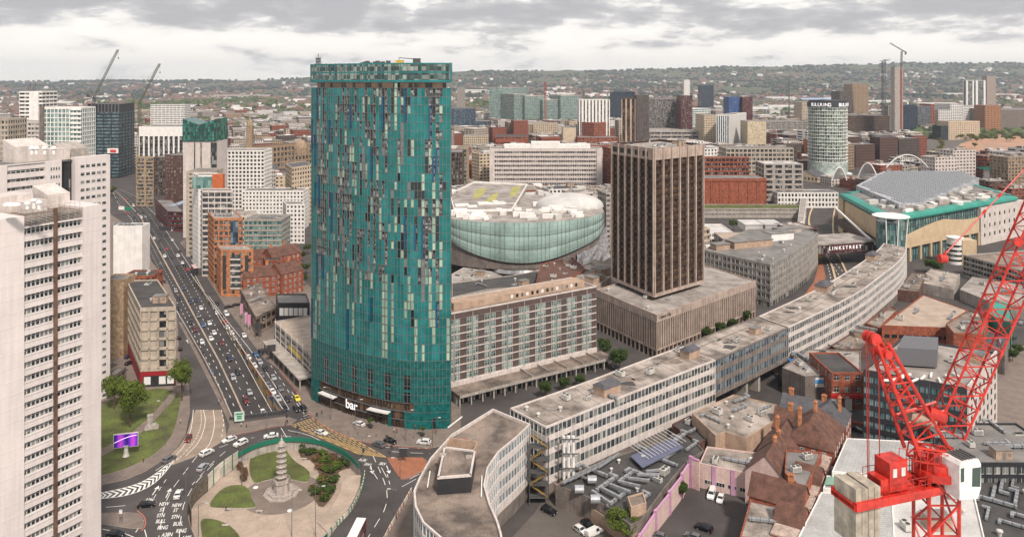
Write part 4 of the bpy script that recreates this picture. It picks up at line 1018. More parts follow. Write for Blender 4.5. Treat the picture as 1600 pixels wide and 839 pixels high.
# orange brick hotel
sOB = st('brick_or','glass_grey',fl=3.15,bay=2.7,sp=.3,pr=.28,roof='roof_pale',win=1,wstyle='two',fm='frame_dark',top=1.4)
oh = box3('brick_hotel','orange brick hotel with a gridded glazed side beside the main road',313.6,334,380,336,430,46,.1,sOB,base=440,zt=38,clutter=4,edges={})
sOB2 = dict(sOB); sOB2.update(sp=.45,pr=.62,bay=4.2)
box3('brick_hotel_annex','lower orange brick annex standing in front of the taller orange brick hotel',338.5,345,396,389,408,12,.1,sOB2,base=455,zt=25,clutter=1)
a_ = COL.objects['brick_hotel_annex']; b = MB(); 
for x0,x1,m in ((348,353,0),(383,388,0)): b.box(PX(x0,408),407.7,4,PX(x1,408),408.2,22)
b.build('dark_strip',M['frame_dark'],a_); b = MB(); b.box(PX(360,408),407.75,4,PX(376,408),408.2,22.5); b.build('bay_window',M['glass_grey'],a_)
b = MB()
for k in range(6): b.box(PX(360,408),407.6,4+k*3.1,PX(376,408),408,4.9+k*3.1)
b.build('spandrel',M['offwhite'],a_)
b = MB(); b.box(PX(360.5,430),429.7,5,PX(372,430),430.1,36.5); b.build('blue_glazed_strip',M['glass_blue'],oh)
# white flats to the right of it
sWF = st('white','glass_dark',fl=3.,bay=2.6,sp=.45,pr=.45,win=1)
front('white_flats','pale flats with stacked central balconies, left of the teal skyscraper',378,474,298,590,16,sWF,base=335,clutter=4)
box3('white_flats','front white flats with a stepped top and grey side, between brick terraces and the skyscraper',442,447,476,319,540,14,.1,sWF,base=355)
front('glass_terrace','low block of green glass and steel set back above the brick terraces',381,440,343,500,20,st('conc','glass_green',fl=3.4,bay=3,sp=.35,pr=.1),base=372,clutter=3)
box3('brick_terrace','small flat-roofed red brick block with white sash windows behind the annex',410,414,441,417,435,14,.1,st('brick','glass_dark',fl=3.6,bay=4.,sp=.5,pr=.45,roof='roof_dark',win=1,wstyle='cross',fm='frame_white'),base=450,zt=13)
box3('panelled_roof_block','low black building with a row of white panels left of the teal skyscraper',431,434,484,470,352,15,.1,st('black','glass_dark',fl=4,bay=4,sp=1,pr=0),base=492,zt=13)
o = COL.objects['panelled_roof_block']; b = MB()
for k in range(6): x = PX(437+k*7.4,352); b.box(x,351.7,7.2,x+1.8,352.1,10.6)
b.build('white_panel',M['frame_white'],o)
box3('corner_shop_block','brown corner block with an advertising frame at its tip beside the queue of cars',376,400,432,484,345,45,16,st('roof_brown','glass_bronze',fl=4,bay=4,sp=.4,pr=.2,roof='roof_brown'),zt=8.5,base=520,clutter=5)
sCP = st('conc','glass_dark',fl=3.,bay=7,sp=.34,pr=.06,d=.5,roof='paving_pale',top=1.)
a = G(489,558,11.5); l = G(428,502,11.5); u_,n_,l_ = frame(l,a); poly = [l,a,(a[0]-n_[0]*14,a[1]-n_[1]*14),(l[0]-n_[0]*28,l[1]-n_[1]*28)]; occ(poly)
cpk = building('deck_car_park','open-sided concrete car park with a tan roof deck beside the slip road',poly,0,11.5,sCP,'car park')
b = MB(); b.fbox(l,u_,n_,2,l_,0,5.5,3.9,4.5,0,back=True)
for k in range(8): b.fbox(l,u_,n_,3+(l_-4)*k/7,3.5+(l_-4)*k/7,4.5,5.,0,3.9,0,back=True)
b.build('canopy',M['conc'],cpk); b = MB(); b.fbox(l,u_,n_,l_*.42,l_*.72,.05,.12,6.2,7.6,0); b.build('yellow_banner',flat('banner_yellow',(.7,.5,.03)),cpk)
b = MB()
for k in range(9): 
    p = (l[0]+u_[0]*l_*(k+1)/10-n_[0]*6,l[1]+u_[1]*l_*(k+1)/10-n_[1]*6); b.obox(p,math.atan2(u_[1],u_[0]),.15,4.5,11.0,11.02)
b.build('bay_line',M['paint'],cpk,kind='stuff')
b = MB()
for k in range(7): p = (l[0]+u_[0]*l_*(k+.5)/7+n_[0]*.3,l[1]+u_[1]*l_*(k+.5)/7+n_[1]*.3); b.bar((*p,4.5),(*p,13.5),.12)
b.build('fin',M['frame_white'],cpk)
# concrete office on the left of the road
zt = 30.; a = G(219,481,zt); r = G(275,479,zt); l = G(197,438,zt); bk = (l[0]+r[0]-a[0],l[1]+r[1]-a[1])
sLO = st('beige','beige',fl=3.9,bay=3.1,sp=.22,pr=.2,d=.45,roof='roof_dark',top=1.5,base=6.5,pp=.0,basem=flat('red_shopfront',(.3,.01,.02)))
poly = [a,r,bk,l]; occ(poly); HEROES.append((197,275,600,a[1]))
lo = building('panelled_office','cream concrete office with dark flat roof and red base left of the road',poly,0,zt,sLO,clutter=3,seed=4)
u_,n_,l_ = frame(a,r); nb = max(1,round(l_/3.1)); bw = l_/nb; wins = []
for f in range(6): wins += [(a[0]+u_[0]*(bw*(nb//2+.5))-n_[0]*.42,a[1]+u_[1]*(bw*(nb//2+.5))-n_[1]*.42,6.5+3.67*(f+.62),bw*.75,2.4,u_,n_)]
u2,n2,l2 = frame(l,a); nb2 = round(l2/3.1)
for f in range(6):
    for k in range(nb2): wins += [(l[0]+u2[0]*(l2*(k+.5)/nb2)-n2[0]*.42,l[1]+u2[1]*(l2*(k+.5)/nb2)-n2[1]*.42,6.5+3.67*(f+.62),bw*.6,2.2,u2,n2)]
put_windows(lo,wins,(M['glass_dark'],M['frame_dark']),'two',100)
b = MB(); b.fbox(a,u_,n_,1,l_-.3,0,.12,.2,4.2,0); b.build('shopfront',M['black'],lo)
for xx in (.2,.62,.85):
    b = MB(); b.fbox(a,u_,n_,l_*xx-1.2,l_*xx+1.2,.13,.2,1.,3.9,0); b.build('poster',M['frame_white'],lo)
front('blank_white_block','blank white end wall of a mid-rise block beside the far carriageway',177,222,353,415,9,st('white','glass_dark',sp=1,pr=0,roof='roof_pale',blank=True),base=417,skew=0,clutter=4)
front('red_brick_block','low red brick block with a dark roof between the blank white block and cream office',190,237,431,366,12,st('brick','glass_dark',fl=4,bay=4,sp=.7,pr=.5,roof='roof_dark'),base=440,clutter=3)
front('tan_end_block','tan concrete block with two small windows squeezed beside the second tower block',160,193,437,318,10,st('tan','glass_dark',sp=1,pr=0),base=520)
front('garage_row','low dark-roofed outbuilding behind the trees at the foot of the second tower block',160,176,560,285,10,st('conc_dark','glass_dark',sp=.5,pr=.2),base=600,zt=5)
# ---------------- centre background
front('white_thin_tower','lone pale tower block rising from the distant trees right of the teal skyscraper',714,726,137,2300,22,st('conc','glass_dark',sp=.5,pr=.3))
front('dark_glass_block','pair of dark glass office blocks emerging from behind the teal skyscraper',690,741,170,1120,40,st('navy','glass_blue',fl=4,bay=12,sp=.25,pr=.08),base=200)
front('blue_glass_block','lower blue glass office in front of the civic glass tower',741,765,190,1040,40,st('navy','glass_blue',fl=4,bay=8,sp=.2,pr=.08),base=200)
box3('green_glass_tower','broad green glass office tower standing in the distance right of the teal skyscraper',764,803,827,137,1250,.1,40,st('conc','glass_green',fl=4,bay=5,sp=.2,pr=.04,roof='roof_pale'),base=188)
for x0,x1,py,Y,lb in ((803,822,147,1230,'leftmost stepped green glass block beside the green glass tower'),(820,850,150,1200,'second stepped green glass block, with a pale roof storey'),(848,880,156,1180,'third stepped green glass block, widest of the stepped group'),(876,906,149,1190,'dark green glass slab ending the stepped glass group')):
    front('glass_offices',lb,x0,x1,py,Y,40,st('conc','glass_green',fl=4,bay=6,sp=.22,pr=.06,roof='roof_white',top=2.5),base=190,clutter=2,skew=12)
front('white_offices','long white office with dark vertical slots behind the stepped glass group',905,953,156,1350,40,st('white','glass_dark',fl=20,bay=6,sp=.0,pr=.6))
box3('navy_tower','dark navy tower in the distance left of the brown striped tower',953,972,992,144,1150,.1,30,st('navy','black_glass',fl=4,bay=3,sp=.2,pr=.3,pp=.2),base=188)
t = box3('striped_tower','slim tower of brown glass and cream stripes beyond the square brown tower',971,993,1014,153,680,.1,8,st('brown','glass_bronze',fl=70,bay=4.5,sp=.0,pr=.35,pp=.3,wall2='conc_pink'),base=224)
b = MB(); b.box(PX(994,679),678.5,0,PX(1014,679),700,ZZ(149,680)); b.build('dark_wing',mat('grey_rib',(.1,.085,.08),.7,.3,.3,streak=.3),t)
front('black_tower','slim black tower alone in the far distance',1096,1115,134,1600,30,st('navy','black_glass',fl=4,bay=6,sp=.3,pr=.2),base=170)
front('white_thin_tower','small white tower block on the horizon left of the slim black tower',1069,1078,125,2700,20,st('white','glass_grey',sp=.6,pr=.5))
front('arched_blue_roof_block','long grey-green glass office left of the slim black tower',1015,1065,155,1500,60,st('conc_dark','glass_grey',fl=5,bay=10,sp=.3,pr=.1))
front('maroon_block','small maroon block immediately left of the slim black tower',1064,1082,150,1450,40,st('maroon','glass_dark',fl=5,bay=8,sp=.4,pr=.3))
front('blue_block','small bright blue block far off right of the slim black tower',1139,1160,152,1500,40,S(wall=flat('bright_blue',(.03,.1,.3)),glass=M['glass_dark'],roof=M['roof_grey'],fl=4,bay=8,sp=.5,pr=.4))
front('brick_mill','maroon brick block touching the small bright blue block',1160,1176,152,1490,40,st('maroon','glass_dark',fl=4,bay=8,sp=.5,pr=.4))
box3('law_courts','large red brick building with clustered gables in the middle distance',903,928,953,192,880,20,20,st('brick','glass_dark',fl=5,bay=5,sp=.5,pr=.5,top=3),base=226,clutter=3)
front('red_low_block','low red brick block adjoining the gabled red brick building',903,966,215,840,25,st('brick','glass_dark',fl=5,bay=6,sp=.5,pr=.5),base=228)
front('cream_block','plain cream block in front of the gabled red brick building',880,900,200,860,30,st('cream','glass_dark',sp=1,pr=0),base=225)
front('red_band_block','long low building with a red-brown upper band right of the teal skyscraper',774,824,214,840,40,st('brick','glass_dark',fl=9,bay=30,sp=.8,pr=.1,roof='roof_dark'),base=228)
front('cream_terrace','cream stone terrace with small windows near the green square',833,872,193,960,25,st('cream','glass_dark',fl=3.6,bay=4,sp=.45,pr=.5),base=212)
front('arcade_block','pale arcaded block with rows of small windows right of the teal skyscraper',724,762,213,850,30,st('cream','glass_dark',fl=4,bay=3.5,sp=.4,pr=.45),base=230)
front('dark_side_block','dark glazed block tucked against the right edge of the teal skyscraper',700,722,238,640,30,st('brown','glass_dark',fl=3.6,bay=3,sp=.3,pr=.2),base=290)
front('tan_slab','tan slab with a striped side just right of the teal skyscraper',712,730,232,670,30,st('tan','glass_blue',fl=3.6,bay=3,sp=.3,pr=.4),base=290)
wo = front('white_slab_offices','long white office slab with nine rows of dark windows behind the oval mall',765,941,232,760,18,st('offwhite','glass_dark',fl=4.6,bay=2.3,sp=.52,pr=.16,top=3,win=1,limit=100),base=295)
b = MB(); Yb = 759.5
b.box(PX(765,Yb),Yb-.5,0,PX(773,Yb),Yb+.5,ZZ(232,760)); b.box(PX(932,Yb),Yb-.5,0,PX(941,Yb),Yb+.5,ZZ(232,760)); b.build('end_pier',M['offwhite'],wo)
b = MB(); b.box(PX(788,766),764,ZZ(232,760)-.6,PX(922,766),776,ZZ(226,766)); b.box(PX(830,766),763,ZZ(232,760)-.6,PX(875,766),777,ZZ(222,766)); b.build('roof_storey',M['white'],wo)
# square brown podium area: offices right of the brown tower
box3('red_grid_offices','low office with rust-red panels and a grid of windows right of the brown tower',1096,1097,1171,246,740,10,.1,st('brick','glass_dark',fl=4.2,bay=4,sp=.35,pr=.2),base=275)
front('beige_grid_offices','beige gridded office block beyond the rust-panelled office',1135,1240,232,790,30,st('beige','glass_dark',fl=4.2,bay=4.4,sp=.4,pr=.25),base=270,clutter=4)
front('grey_cube_flats','grey and white cubic block with wide windows near the foot of the round tower',1194,1255,256,700,25,st('conc','glass_dark',fl=5,bay=9,sp=.4,pr=.3,roof='roof_white'),base=282,clutter=4)
t = box3('blue_sided_tower','white tower with a dark blue finned side in front of the distant industrial roofs',1119,1139,1166,180,800,.1,60,st('white','glass_blue',fl=40,bay=3.4,sp=0,pr=.35,pp=.3),base=228)
front('cream_side_block','cream office block attached to the left of the blue-finned tower',1100,1121,180,850,40,st('cream','glass_dark',fl=4,bay=3,sp=.45,pr=.5),base=225)
M['diaper'] = mat('patterned_cream',(.55,.46,.32),.85,.2,.3,cell=1.6)
front('patterned_block','windowless block with a cream diamond pattern right of the blue-finned tower',1168,1197,190,800,25,S(wall=M['diaper'],glass=M['glass_dark'],roof=M['roof_grey'],sp=1.,pr=0),base=229)
front('strip_window_offices','long concrete office with strip windows behind the patterned block',1196,1262,190,1000,40,st('conc','glass_dark',fl=4.5,bay=12,sp=.5,pr=.1),base=206)
front('tall_cream_flats','tall cream block with white bands immediately left of the round tower',1253,1273,160,1050,30,st('cream','glass_grey',fl=4,bay=5,sp=.5,pr=.2),base=190)
sub = front('brick_substation','windowless red brick block with tall recessed panels below the offices',1097,1198,279,665,25,S(wall=M['brick'],glass=M['brick'],roof=M['roof_grey'],fl=30,bay=8,sp=.0,pr=.12,top=2.5,d=.5),base=316)
front('glass_terraces','stepped office with pale green glass bands right of the striped tower',1040,1110,172,980,60,st('white','glass_green',fl=5,bay=12,sp=.35,pr=.06,roof='roof_white'),base=200,skew=60)
front('department_store','broad concrete store with long recessed bands right of the brown tower top',1016,1098,206,820,60,st('conc','glass_dark',fl=6,bay=20,sp=.55,pr=.05,roof='roof_pale'),base=222,clutter=6)
front('brown_long_block','long brown slab with cream window lines right of the round tower',1325,1390,181,930,30,st('brown','glass_bronze',fl=4.4,bay=4,sp=.5,pr=.2),base=210)
front('tan_tower','tan brick apartment tower right of and behind the round tower',1332,1357,132,1150,30,st('tan','glass_bronze',fl=4,bay=4,sp=.3,pr=.5),base=180)
front('dark_tower','black and tan block partly hidden by the round tower',1312,1334,143,1120,30,st('brown','glass_dark',fl=4,bay=4,sp=.4,pr=.4),base=180)
ct = front('concrete_core_tower','bare concrete lift core rising from a building site beside a red and grey crane',1398,1411,104,1500,16,st('conc','glass_dark',sp=1,pr=0))
front('frame_under_construction','unfinished concrete frame at the foot of the bare lift core',1388,1411,165,1480,18,st('conc','black_glass',fl=4,bay=4,sp=.2,pr=.2,d=1.5),base=208)
front('navy_clad_block','dark navy clad block to the right of the unfinished concrete frame',1411,1432,164,1000,30,st('navy','black_glass',fl=4,bay=4,sp=.3,pr=.3),base=206)
front('grey_portal_block','grey block with a white portal frame and red side, right of the navy block',1434,1455,166,1080,30,st('conc_dark','glass_blue',fl=4,bay=5,sp=.25,pr=.15),base=196)
front('red_side_block','red clad block attached to the grey portal block',1454,1460,163,1085,30,st('brick','glass_dark',fl=4,bay=6,sp=.5,pr=.5),base=196)
for x0,x1,py,lb in ((1466,1485,172,'leftmost stepped white flats beside the far road'),(1485,1505,163,'middle block of stepped white flats with an orange top'),(1505,1535,166,'rightmost stepped white flats with black panels')):
    front('stepped_white_flats',lb,x0,x1,py,1060,40,st('white','glass_dark',fl=4,bay=5,sp=.5,pr=.3),base=195)
front('budget_hotel','cream hotel with evenly spaced tall windows beside a row of green trees',1482,1531,190,900,18,st('cream','glass_dark',fl=4.2,bay=4.2,sp=.4,pr=.6,top=2.5,win=1),base=216,skew=8)
front('hotel_stair_block','black block attached to the left of the cream hotel',1470,1482,197,895,18,st('black','black_glass',fl=4,bay=4,sp=.3,pr=.3),base=216)
front('orange_tower','orange clad apartment tower near the right edge of the skyline',1539,1564,165,1050,25,S(wall=mat('orange_panel',(.42,.2,.1),.7,.2),glass=M['glass_bronze'],roof=M['roof_grey'],fl=4,bay=3.4,sp=.3,pr=.5),base=203)
front('pink_tower','pinkish tower block among trees near the right edge',1542,1556,119,2700,30,st('conc_pink','glass_grey',sp=.5,pr=.5))
for x0,x1,lb in ((1510,1522,'left one of two distant white slab blocks'),(1525,1540,'right one of two distant white slab blocks')): front('white_slab',lb,x0,x1,126,2500,20,st('white','glass_grey',fl=6,bay=30,sp=.0,pr=.4))
front('long_grey_shed','long grey shed behind the orange clad tower at the right edge',1564,1700,172,1120,80,st('conc_dark','glass_dark',sp=1,pr=0,roof='roof_grey'),base=200)
# ---------------- round tower
def round_tower():
    Yc = 905+16; X = PX(1301.5,905); r = (PX(1331,905)-PX(1272,905))/2; zt = ZZ(160,905); root = empty('round_tower',(X,Yc,0),'round glass tower with white floor rings and lettering round its top','round tower')
    b = MB(); b.lathe((X,Yc,0),[(r-.5,8),(r-.5,zt-1)],48); b.build('glazing',glassm('rotunda_glass',(.012,.03,.027),(.3,.4,.33),.45,.1,(2.,2.,3.4)),root,smooth=False)
    b = MB(); fh = 4.05; k = 0; z = 18.
    while z < zt-6: b.lathe((X,Yc,z),[(r-.5,0),(r+.35,.02),(r+.35,.6),(r-.5,.62)],48,cap=False); z += fh
    b.build('floor_ring',M['white'],root)
    b = MB(); 
    for t in range(48): 
        a = t/48*6.2832; b.obox((X+math.cos(a)*(r-.4),Yc+math.sin(a)*(r-.4)),a+1.5708,.3,.35,18,zt-6)
    b.build('mullion',M['white'],root)
    b = MB(); b.lathe((X,Yc,0),[(r+.3,4),(r+.3,18)],48); b.build('lower_cladding',mat('pale_green',(.42,.5,.46),.4,.15,cell=3),root)
    b = MB(); b.lathe((X,Yc,0),[(r+5,0),(r+5,4)],48); b.build('podium',M['white'],root)
    b = MB(); b.lathe((X,Yc,zt-6),[(r+.6,0),(r+.6,5.6),(r-1,5.8),(r-1,8)],48); b.build('sign_ring',M['frame_dark'],root)
    b = MB(); b.box(X-6,Yc-5,zt,X+5,Yc+5,zt+2.6); b.build('roof_plant',M['steel'],root)
    word = 'BULLRING   BULLRING'
    for i,c in enumerate(word):
        if c == ' ': continue
        a = math.radians(-90+(i-9.2)*7.6); rr = r+.75
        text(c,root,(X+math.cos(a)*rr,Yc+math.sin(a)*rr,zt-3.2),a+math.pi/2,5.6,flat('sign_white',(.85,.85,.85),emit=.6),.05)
    occ([(X+math.cos(t*.785)*(r+6),Yc+math.sin(t*.785)*(r+6)) for t in range(8)]); HEROES.append((1270,1334,278,905))
round_tower()
# ---------------- oval mall with green glass skirt
def oval():
    P = [(700,372,16.),(715,385,13.),(740,397,10.5),(770,406,8.8),(800,411,8),(830,411,8),(855,407,9),(880,399,11),(905,388,14),(925,378,17),(938,368,20),(944,355,24)]
    Y = [452,446,441,438,437,437,439,443,449,456,464,474]; top = 34.
    pts = [(PX(p[0],y),y) for p,y in zip(P,Y)]; z0 = [ZZ(p[1],y) for p,y in zip(P,Y)]
    pts = smooth_open([(a[0],a[1],z) for a,z in zip(pts,z0)],2); root = empty('oval_mall',(pts[len(pts)//2][0],480,0),'oval shopping centre with a pale green glass skirt and cluttered white roof','shopping centre')
    back = [(PX(940,500),500),(PX(920,530),530),(PX(820,545),545),(PX(760,540),540),(PX(700,500),500)]
    g = MB(); fr = MB(); n = len(pts)
    for i in range(n-1):
        a,c = pts[i],pts[i+1]
        for k in range(3): # bulging skirt in three rolls
            t0,t1 = k/3,(k+1)/3; za0,za1 = a[2]+(top-a[2])*t0,a[2]+(top-a[2])*t1; zc0,zc1 = c[2]+(top-c[2])*t0,c[2]+(top-c[2])*t1
            uu,nn,ln = frame(a,c)
            for s_ in range(3):
                f0,f1 = s_/3,(s_+1)/3; o0,o1 = math.sin(f0*math.pi)*.35,math.sin(f1*math.pi)*.35
                g.quad((a[0]+nn[0]*o0,a[1]+nn[1]*o0,za0+(za1-za0)*f0),(c[0]+nn[0]*o0,c[1]+nn[1]*o0,zc0+(zc1-zc0)*f0),(c[0]+nn[0]*o1,c[1]+nn[1]*o1,zc0+(zc1-zc0)*f1),(a[0]+nn[0]*o1,a[1]+nn[1]*o1,za0+(za1-za0)*f1))
            fr.bar((a[0]+nn[0]*.15,a[1]+nn[1]*.15,za0),(c[0]+nn[0]*.15,c[1]+nn[1]*.15,zc0),.12)
        if i % 5 != 2: fr.bar((a[0]+nn[0]*.4,a[1]+nn[1]*.4,a[2]),(a[0]+nn[0]*.4,a[1]+nn[1]*.4,top),.1)
    g.build('glass_skirt',mat('mall_glass',(.3,.42,.38),.15,.35,.06),root); fr.build('skirt_frame',M['steel'],root)
    fl = [(p[0],p[1]) for p in pts]+back; occ(fl); HEROES.append((700,945,425,440))
    b = MB(); b.prism(inset(ccw(fl),1.),7,top-.6,0); b.build('core',M['conc_dark'],root)
    b = MB(); b.prism(inset(ccw(fl),.1),top-.6,top,0,bottom=True); b.build('roof',M['roof_pale'],root)
    rnd = random.Random(4)
    for i in range(85):
        x = rnd.uniform(-36,58); y = rnd.uniform(447,500)
        if not inside((x,y),inset(ccw(fl),4)): continue
        b = MB(); b.obox((x,y),rnd.uniform(-.3,.3),rnd.uniform(3,9),rnd.uniform(2,5),top,top+rnd.uniform(1,3.2)); b.build('plant_unit',M['white'] if i % 4 else M['plant_pale'],root)
    # mouth: polished lens below the skirt
    b = MB(); x = PX(812,433); b.lathe((x,441,4.5),[(13,0),(14.5,1.2),(13,3),(11,3.4)],36,sx=1.1,sy=.6); b.build('entrance_lens',mat('polished_steel',(.5,.48,.46),.15,.2,metal=.9),root)
    b = MB(); b.lathe((x,440,3.2),[(10,0),(12.5,1.3)],30,sx=1.,sy=.6); b.build('entrance_screen',M['frame_dark'],root)
    # crumpled polished steel flank on the right
    b = MB(); rnd = random.Random(8); cols = [(900,398,440),(912,392,444),(922,385,448),(932,378,452),(942,368,457),(952,358,463)]
    rows = []
    for px,py,y in cols: rows.append([(PX(px,y+k*2.)+rnd.uniform(-1,1),y+k*4+rnd.uniform(-1.5,1.5),4+k*4.+rnd.uniform(-.8,.8)+(px-900)*.08) for k in range(5)])
    for i in range(len(rows)-1):
        for k in range(4): b.poly([rows[i][k],rows[i+1][k],rows[i+1][k+1]]); b.poly([rows[i][k],rows[i+1][k+1],rows[i][k+1]])
    b.build('faceted_flank',mat('flank_steel',(.42,.4,.39),.25,.4,.5,metal=.8),root)
    # upper car park decks with yellow-green planting, and the white dome
    zt = 36.; q = [G(703,305,zt),G(742,286,zt),G(824,290,zt),G(800,330,zt+0),G(710,332,zt)]
    b = MB(); b.prism(q,top,zt,0); b.build('upper_deck',M['roof_pale'],root); k4 = ccw(q); b = MB()
    for i in range(len(k4)): u_,n_,l_ = frame(k4[i],k4[(i+1) % len(k4)]); b.fbox(k4[i],u_,n_,0,l_,-.3,.2,zt-.1,zt+1.4,0,back=True)
    b.build('deck_rail',M['white'],root)
    for pa in ([(745,296),(762,293),(752,308),(738,312)],[(765,306),(780,300),(772,318),(758,318)],[(800,293),(815,290),(806,306),(796,308)]):
        b = MB(); b.poly([(*G(*p,zt+.06),zt+.06) for p in pa][::-1]); 
        if area([G(*p,zt) for p in pa]) > 0: b.f[0] = b.f[0][::-1]
        b.build('sedum_bed',M['yellowgreen'],root)
    b = MB(); x,y = G(890,322,top); pr = [(17*math.cos(t*.1963),8.5*math.sin(t*.1963)) for t in range(9)]; b.lathe((x,y,top),pr,32,sx=1.3,sy=1.); b.build('dome',M['roof_white'],root,smooth=True)
    return root
oval()
# ---------------- bullring mall
def bullring():
    zt = 30.; C = G(1388,341,zt); Lf = G(1312,301,zt); Rt = G(1590,306,zt); bk = (Lf[0]+Rt[0]-C[0],Lf[1]+Rt[1]-C[1])
    L2 = G(1390+230,250,zt); root = empty('corner_mall',(C[0],C[1],0),'big shopping mall with a green-edged roof, glass corner turret and yellow stone side','shopping mall')
    poly = [C,Rt,bk,Lf]; pc = ccw(poly); occ(pc); HEROES.append((1310,1600,380,C[1]))
    b = MB(); b.prism(inset(pc,1.5),0,zt-3,0); b.build('core',M['glass_green'],root)
    b = MB(); b.prism(inset(pc,6),zt-3.2,zt-.5,0); b.build('roof',M['roof_grey'],root)
    b = MB()
    for i in range(4):
        u_,n_,l_ = frame(pc[i],pc[(i+1) % 4]); p = pc[i]
        for (n0,z0),(n1,z1) in zip([(0.2,zt-3.4),(.6,zt-2.4),(0,zt-.8),(-2.5,zt),(-6,zt)],[(.6,zt-2.4),(0,zt-.8),(-2.5,zt),(-6,zt),(-6.2,zt-1)]):
            ea = -min(0,n0); eb = -min(0,n1)
            b.quad((p[0]+u_[0]*ea+n_[0]*n0,p[1]+u_[1]*ea+n_[1]*n0,z0),(p[0]+u_[0]*(l_-ea)+n_[0]*n0,p[1]+u_[1]*(l_-ea)+n_[1]*n0,z0),(p[0]+u_[0]*(l_-eb)+n_[0]*n1,p[1]+u_[1]*(l_-eb)+n_[1]*n1,z1),(p[0]+u_[0]*eb+n_[0]*n1,p[1]+u_[1]*eb+n_[1]*n1,z1))
    b.build('green_eaves',M['mall_green'],root)
    # glazing bars and stone screens
    u_,n_,l_ = frame(C,Rt); b = MB()
    for k in range(int(l_/3)): b.fbox(C,u_,n_,k*3,k*3+.2,-1.6,-.9,0,zt-3,0)
    for z in (8,12,17,22): b.fbox(C,u_,n_,0,l_,-1.6,-1.,z,z+.2,0)
    b.build('glazing_bar',M['steel'],root)
    b = MB(); n = 40; s0 = 12.
    for k in range(n):
        f0,f1 = k/n,(k+1)/n; a0,a1 = s0+(l_*.66-s0)*f0,s0+(l_*.66-s0)*f1
        h = lambda f: 15+8*math.sin(min(1,f*1.5)*math.pi*.5)-3.5*math.sin(max(0,f-.55)/.45*math.pi*.6)
        for nz in (0,): b.quad((C[0]+u_[0]*a0+n_[0]*.4,C[1]+u_[1]*a0+n_[1]*.4,9),(C[0]+u_[0]*a1+n_[0]*.4,C[1]+u_[1]*a1+n_[1]*.4,9),(C[0]+u_[0]*a1+n_[0]*.4,C[1]+u_[1]*a1+n_[1]*.4,h(f1)),(C[0]+u_[0]*a0+n_[0]*.4,C[1]+u_[1]*a0+n_[1]*.4,h(f0)))
        b.quad((C[0]+u_[0]*a0+n_[0]*.4,C[1]+u_[1]*a0+n_[1]*.4,h(f0)),(C[0]+u_[0]*a1+n_[0]*.4,C[1]+u_[1]*a1+n_[1]*.4,h(f1)),(C[0]+u_[0]*a1-n_[0]*1.,C[1]+u_[1]*a1-n_[1]*1.,h(f1)),(C[0]+u_[0]*a0-n_[0]*1.,C[1]+u_[1]*a0-n_[1]*1.,h(f0)))
    b.build('stone_screen',M['mall_stone'],root); b = MB()
    for k in range(9): b.fbox(C,u_,n_,s0+k*(l_*.66-s0)/8-1,s0+k*(l_*.66-s0)/8+1,-1,.35,0,9,0,back=True)
    b.build('stone_pier',M['mall_stone'],root)
    b = MB(); b.fbox(C,u_,n_,l_*.665,l_+10,-3,1.2,0,26,0,back=True); b.build('white_wing',M['offwhite'],root); b = MB()
    for k in range(7):
        for z in (5.5,12.,19.): b.fbox(C,u_,n_,l_*.69+k*7.2,l_*.69+k*7.2+1.8,1.2,1.28,z,z+2.6,0)
    b.build('wing_window',M['glass_dark'],root)
    u2,n2,l2 = frame(Lf,C); b = MB(); b.fbox(Lf,u2,n2,l2*.15,l2*.93,-.5,.6,13,zt-4.2,0); b.fbox(Lf,u2,n2,-2,l2*.1,-1,.5,0,26,0); b.build('stone_wall',M['mall_stone'],root)
    b = MB(); b.fbox(Lf,u2,n2,l2*.1,l2*.9,.6,6,8,12,0,back=True); b.build('entrance_wing',M['brown'],root); b = MB(); p = (Lf[0]+u2[0]*l2*.1+n2[0]*6,Lf[1]+u2[1]*l2*.1+n2[1]*6); q = (Lf[0]+u2[0]*l2*.95+n2[0]*6,Lf[1]+u2[1]*l2*.95+n2[1]*6)
    b.bar((*p,20),(*q,12.5),.8); b.build('white_beam',M['white'],root)
    # turret
    x,y = G(1388,372,2); x,y = C[0]-n_[0]*-1,C[1]-2
    b = MB(); b.lathe((x,y,0),[(8,0),(8,zt-1.5)],24); b.build('turret_glazing',M['glass_green'],root); b = MB()
    for t in range(24): a = t*.2618; b.obox((x+math.cos(a)*8.05,y+math.sin(a)*8.05),a+1.57,.2,.2,0,zt-1.5)
    for z in (6,12,18,24): b.lathe((x,y,z),[(8.1,0),(8.15,.1),(8.1,.3)],24,cap=False)
    b.build('turret_bar',M['steel'],root); b = MB(); b.lathe((x,y,zt+1.2),[(5,0),(10.5,.2),(10.8,.7),(9.5,1.1),(5,1.)],32); b.build('turret_ring',M['white'],root)
    b = MB()
    for a in (-2.3,-.8,-1.6): b.bar((x+math.cos(a)*8,y+math.sin(a)*8,8),(x+math.cos(a)*10,y+math.sin(a)*10,zt+1.2),.35)
    b.build('turret_strut',M['white'],root)
    # roof clutter and the grey wavy roof behind
    rnd = random.Random(3)
    for i in range(80):
        s,t = rnd.uniform(.06,.9),rnd.uniform(.05,.5); px = C[0]+(Rt[0]-C[0])*s+(Lf[0]-C[0])*t; py = C[1]+(Rt[1]-C[1])*s+(Lf[1]-C[1])*t; b = MB()
        k = i % 5
        if k == 0: b.lathe((px,py,zt-.5),[(rnd.uniform(2,5),0),(rnd.uniform(2,5),2.2)],20)
        else: b.obox((px,py),rnd.uniform(0,.6),rnd.uniform(3,10),rnd.uniform(2,5),zt-.5,zt+rnd.uniform(.7,2.6))
        b.build('plant_unit',M[('white','plant_pale','roof_pale','conc')[i % 4]],root)
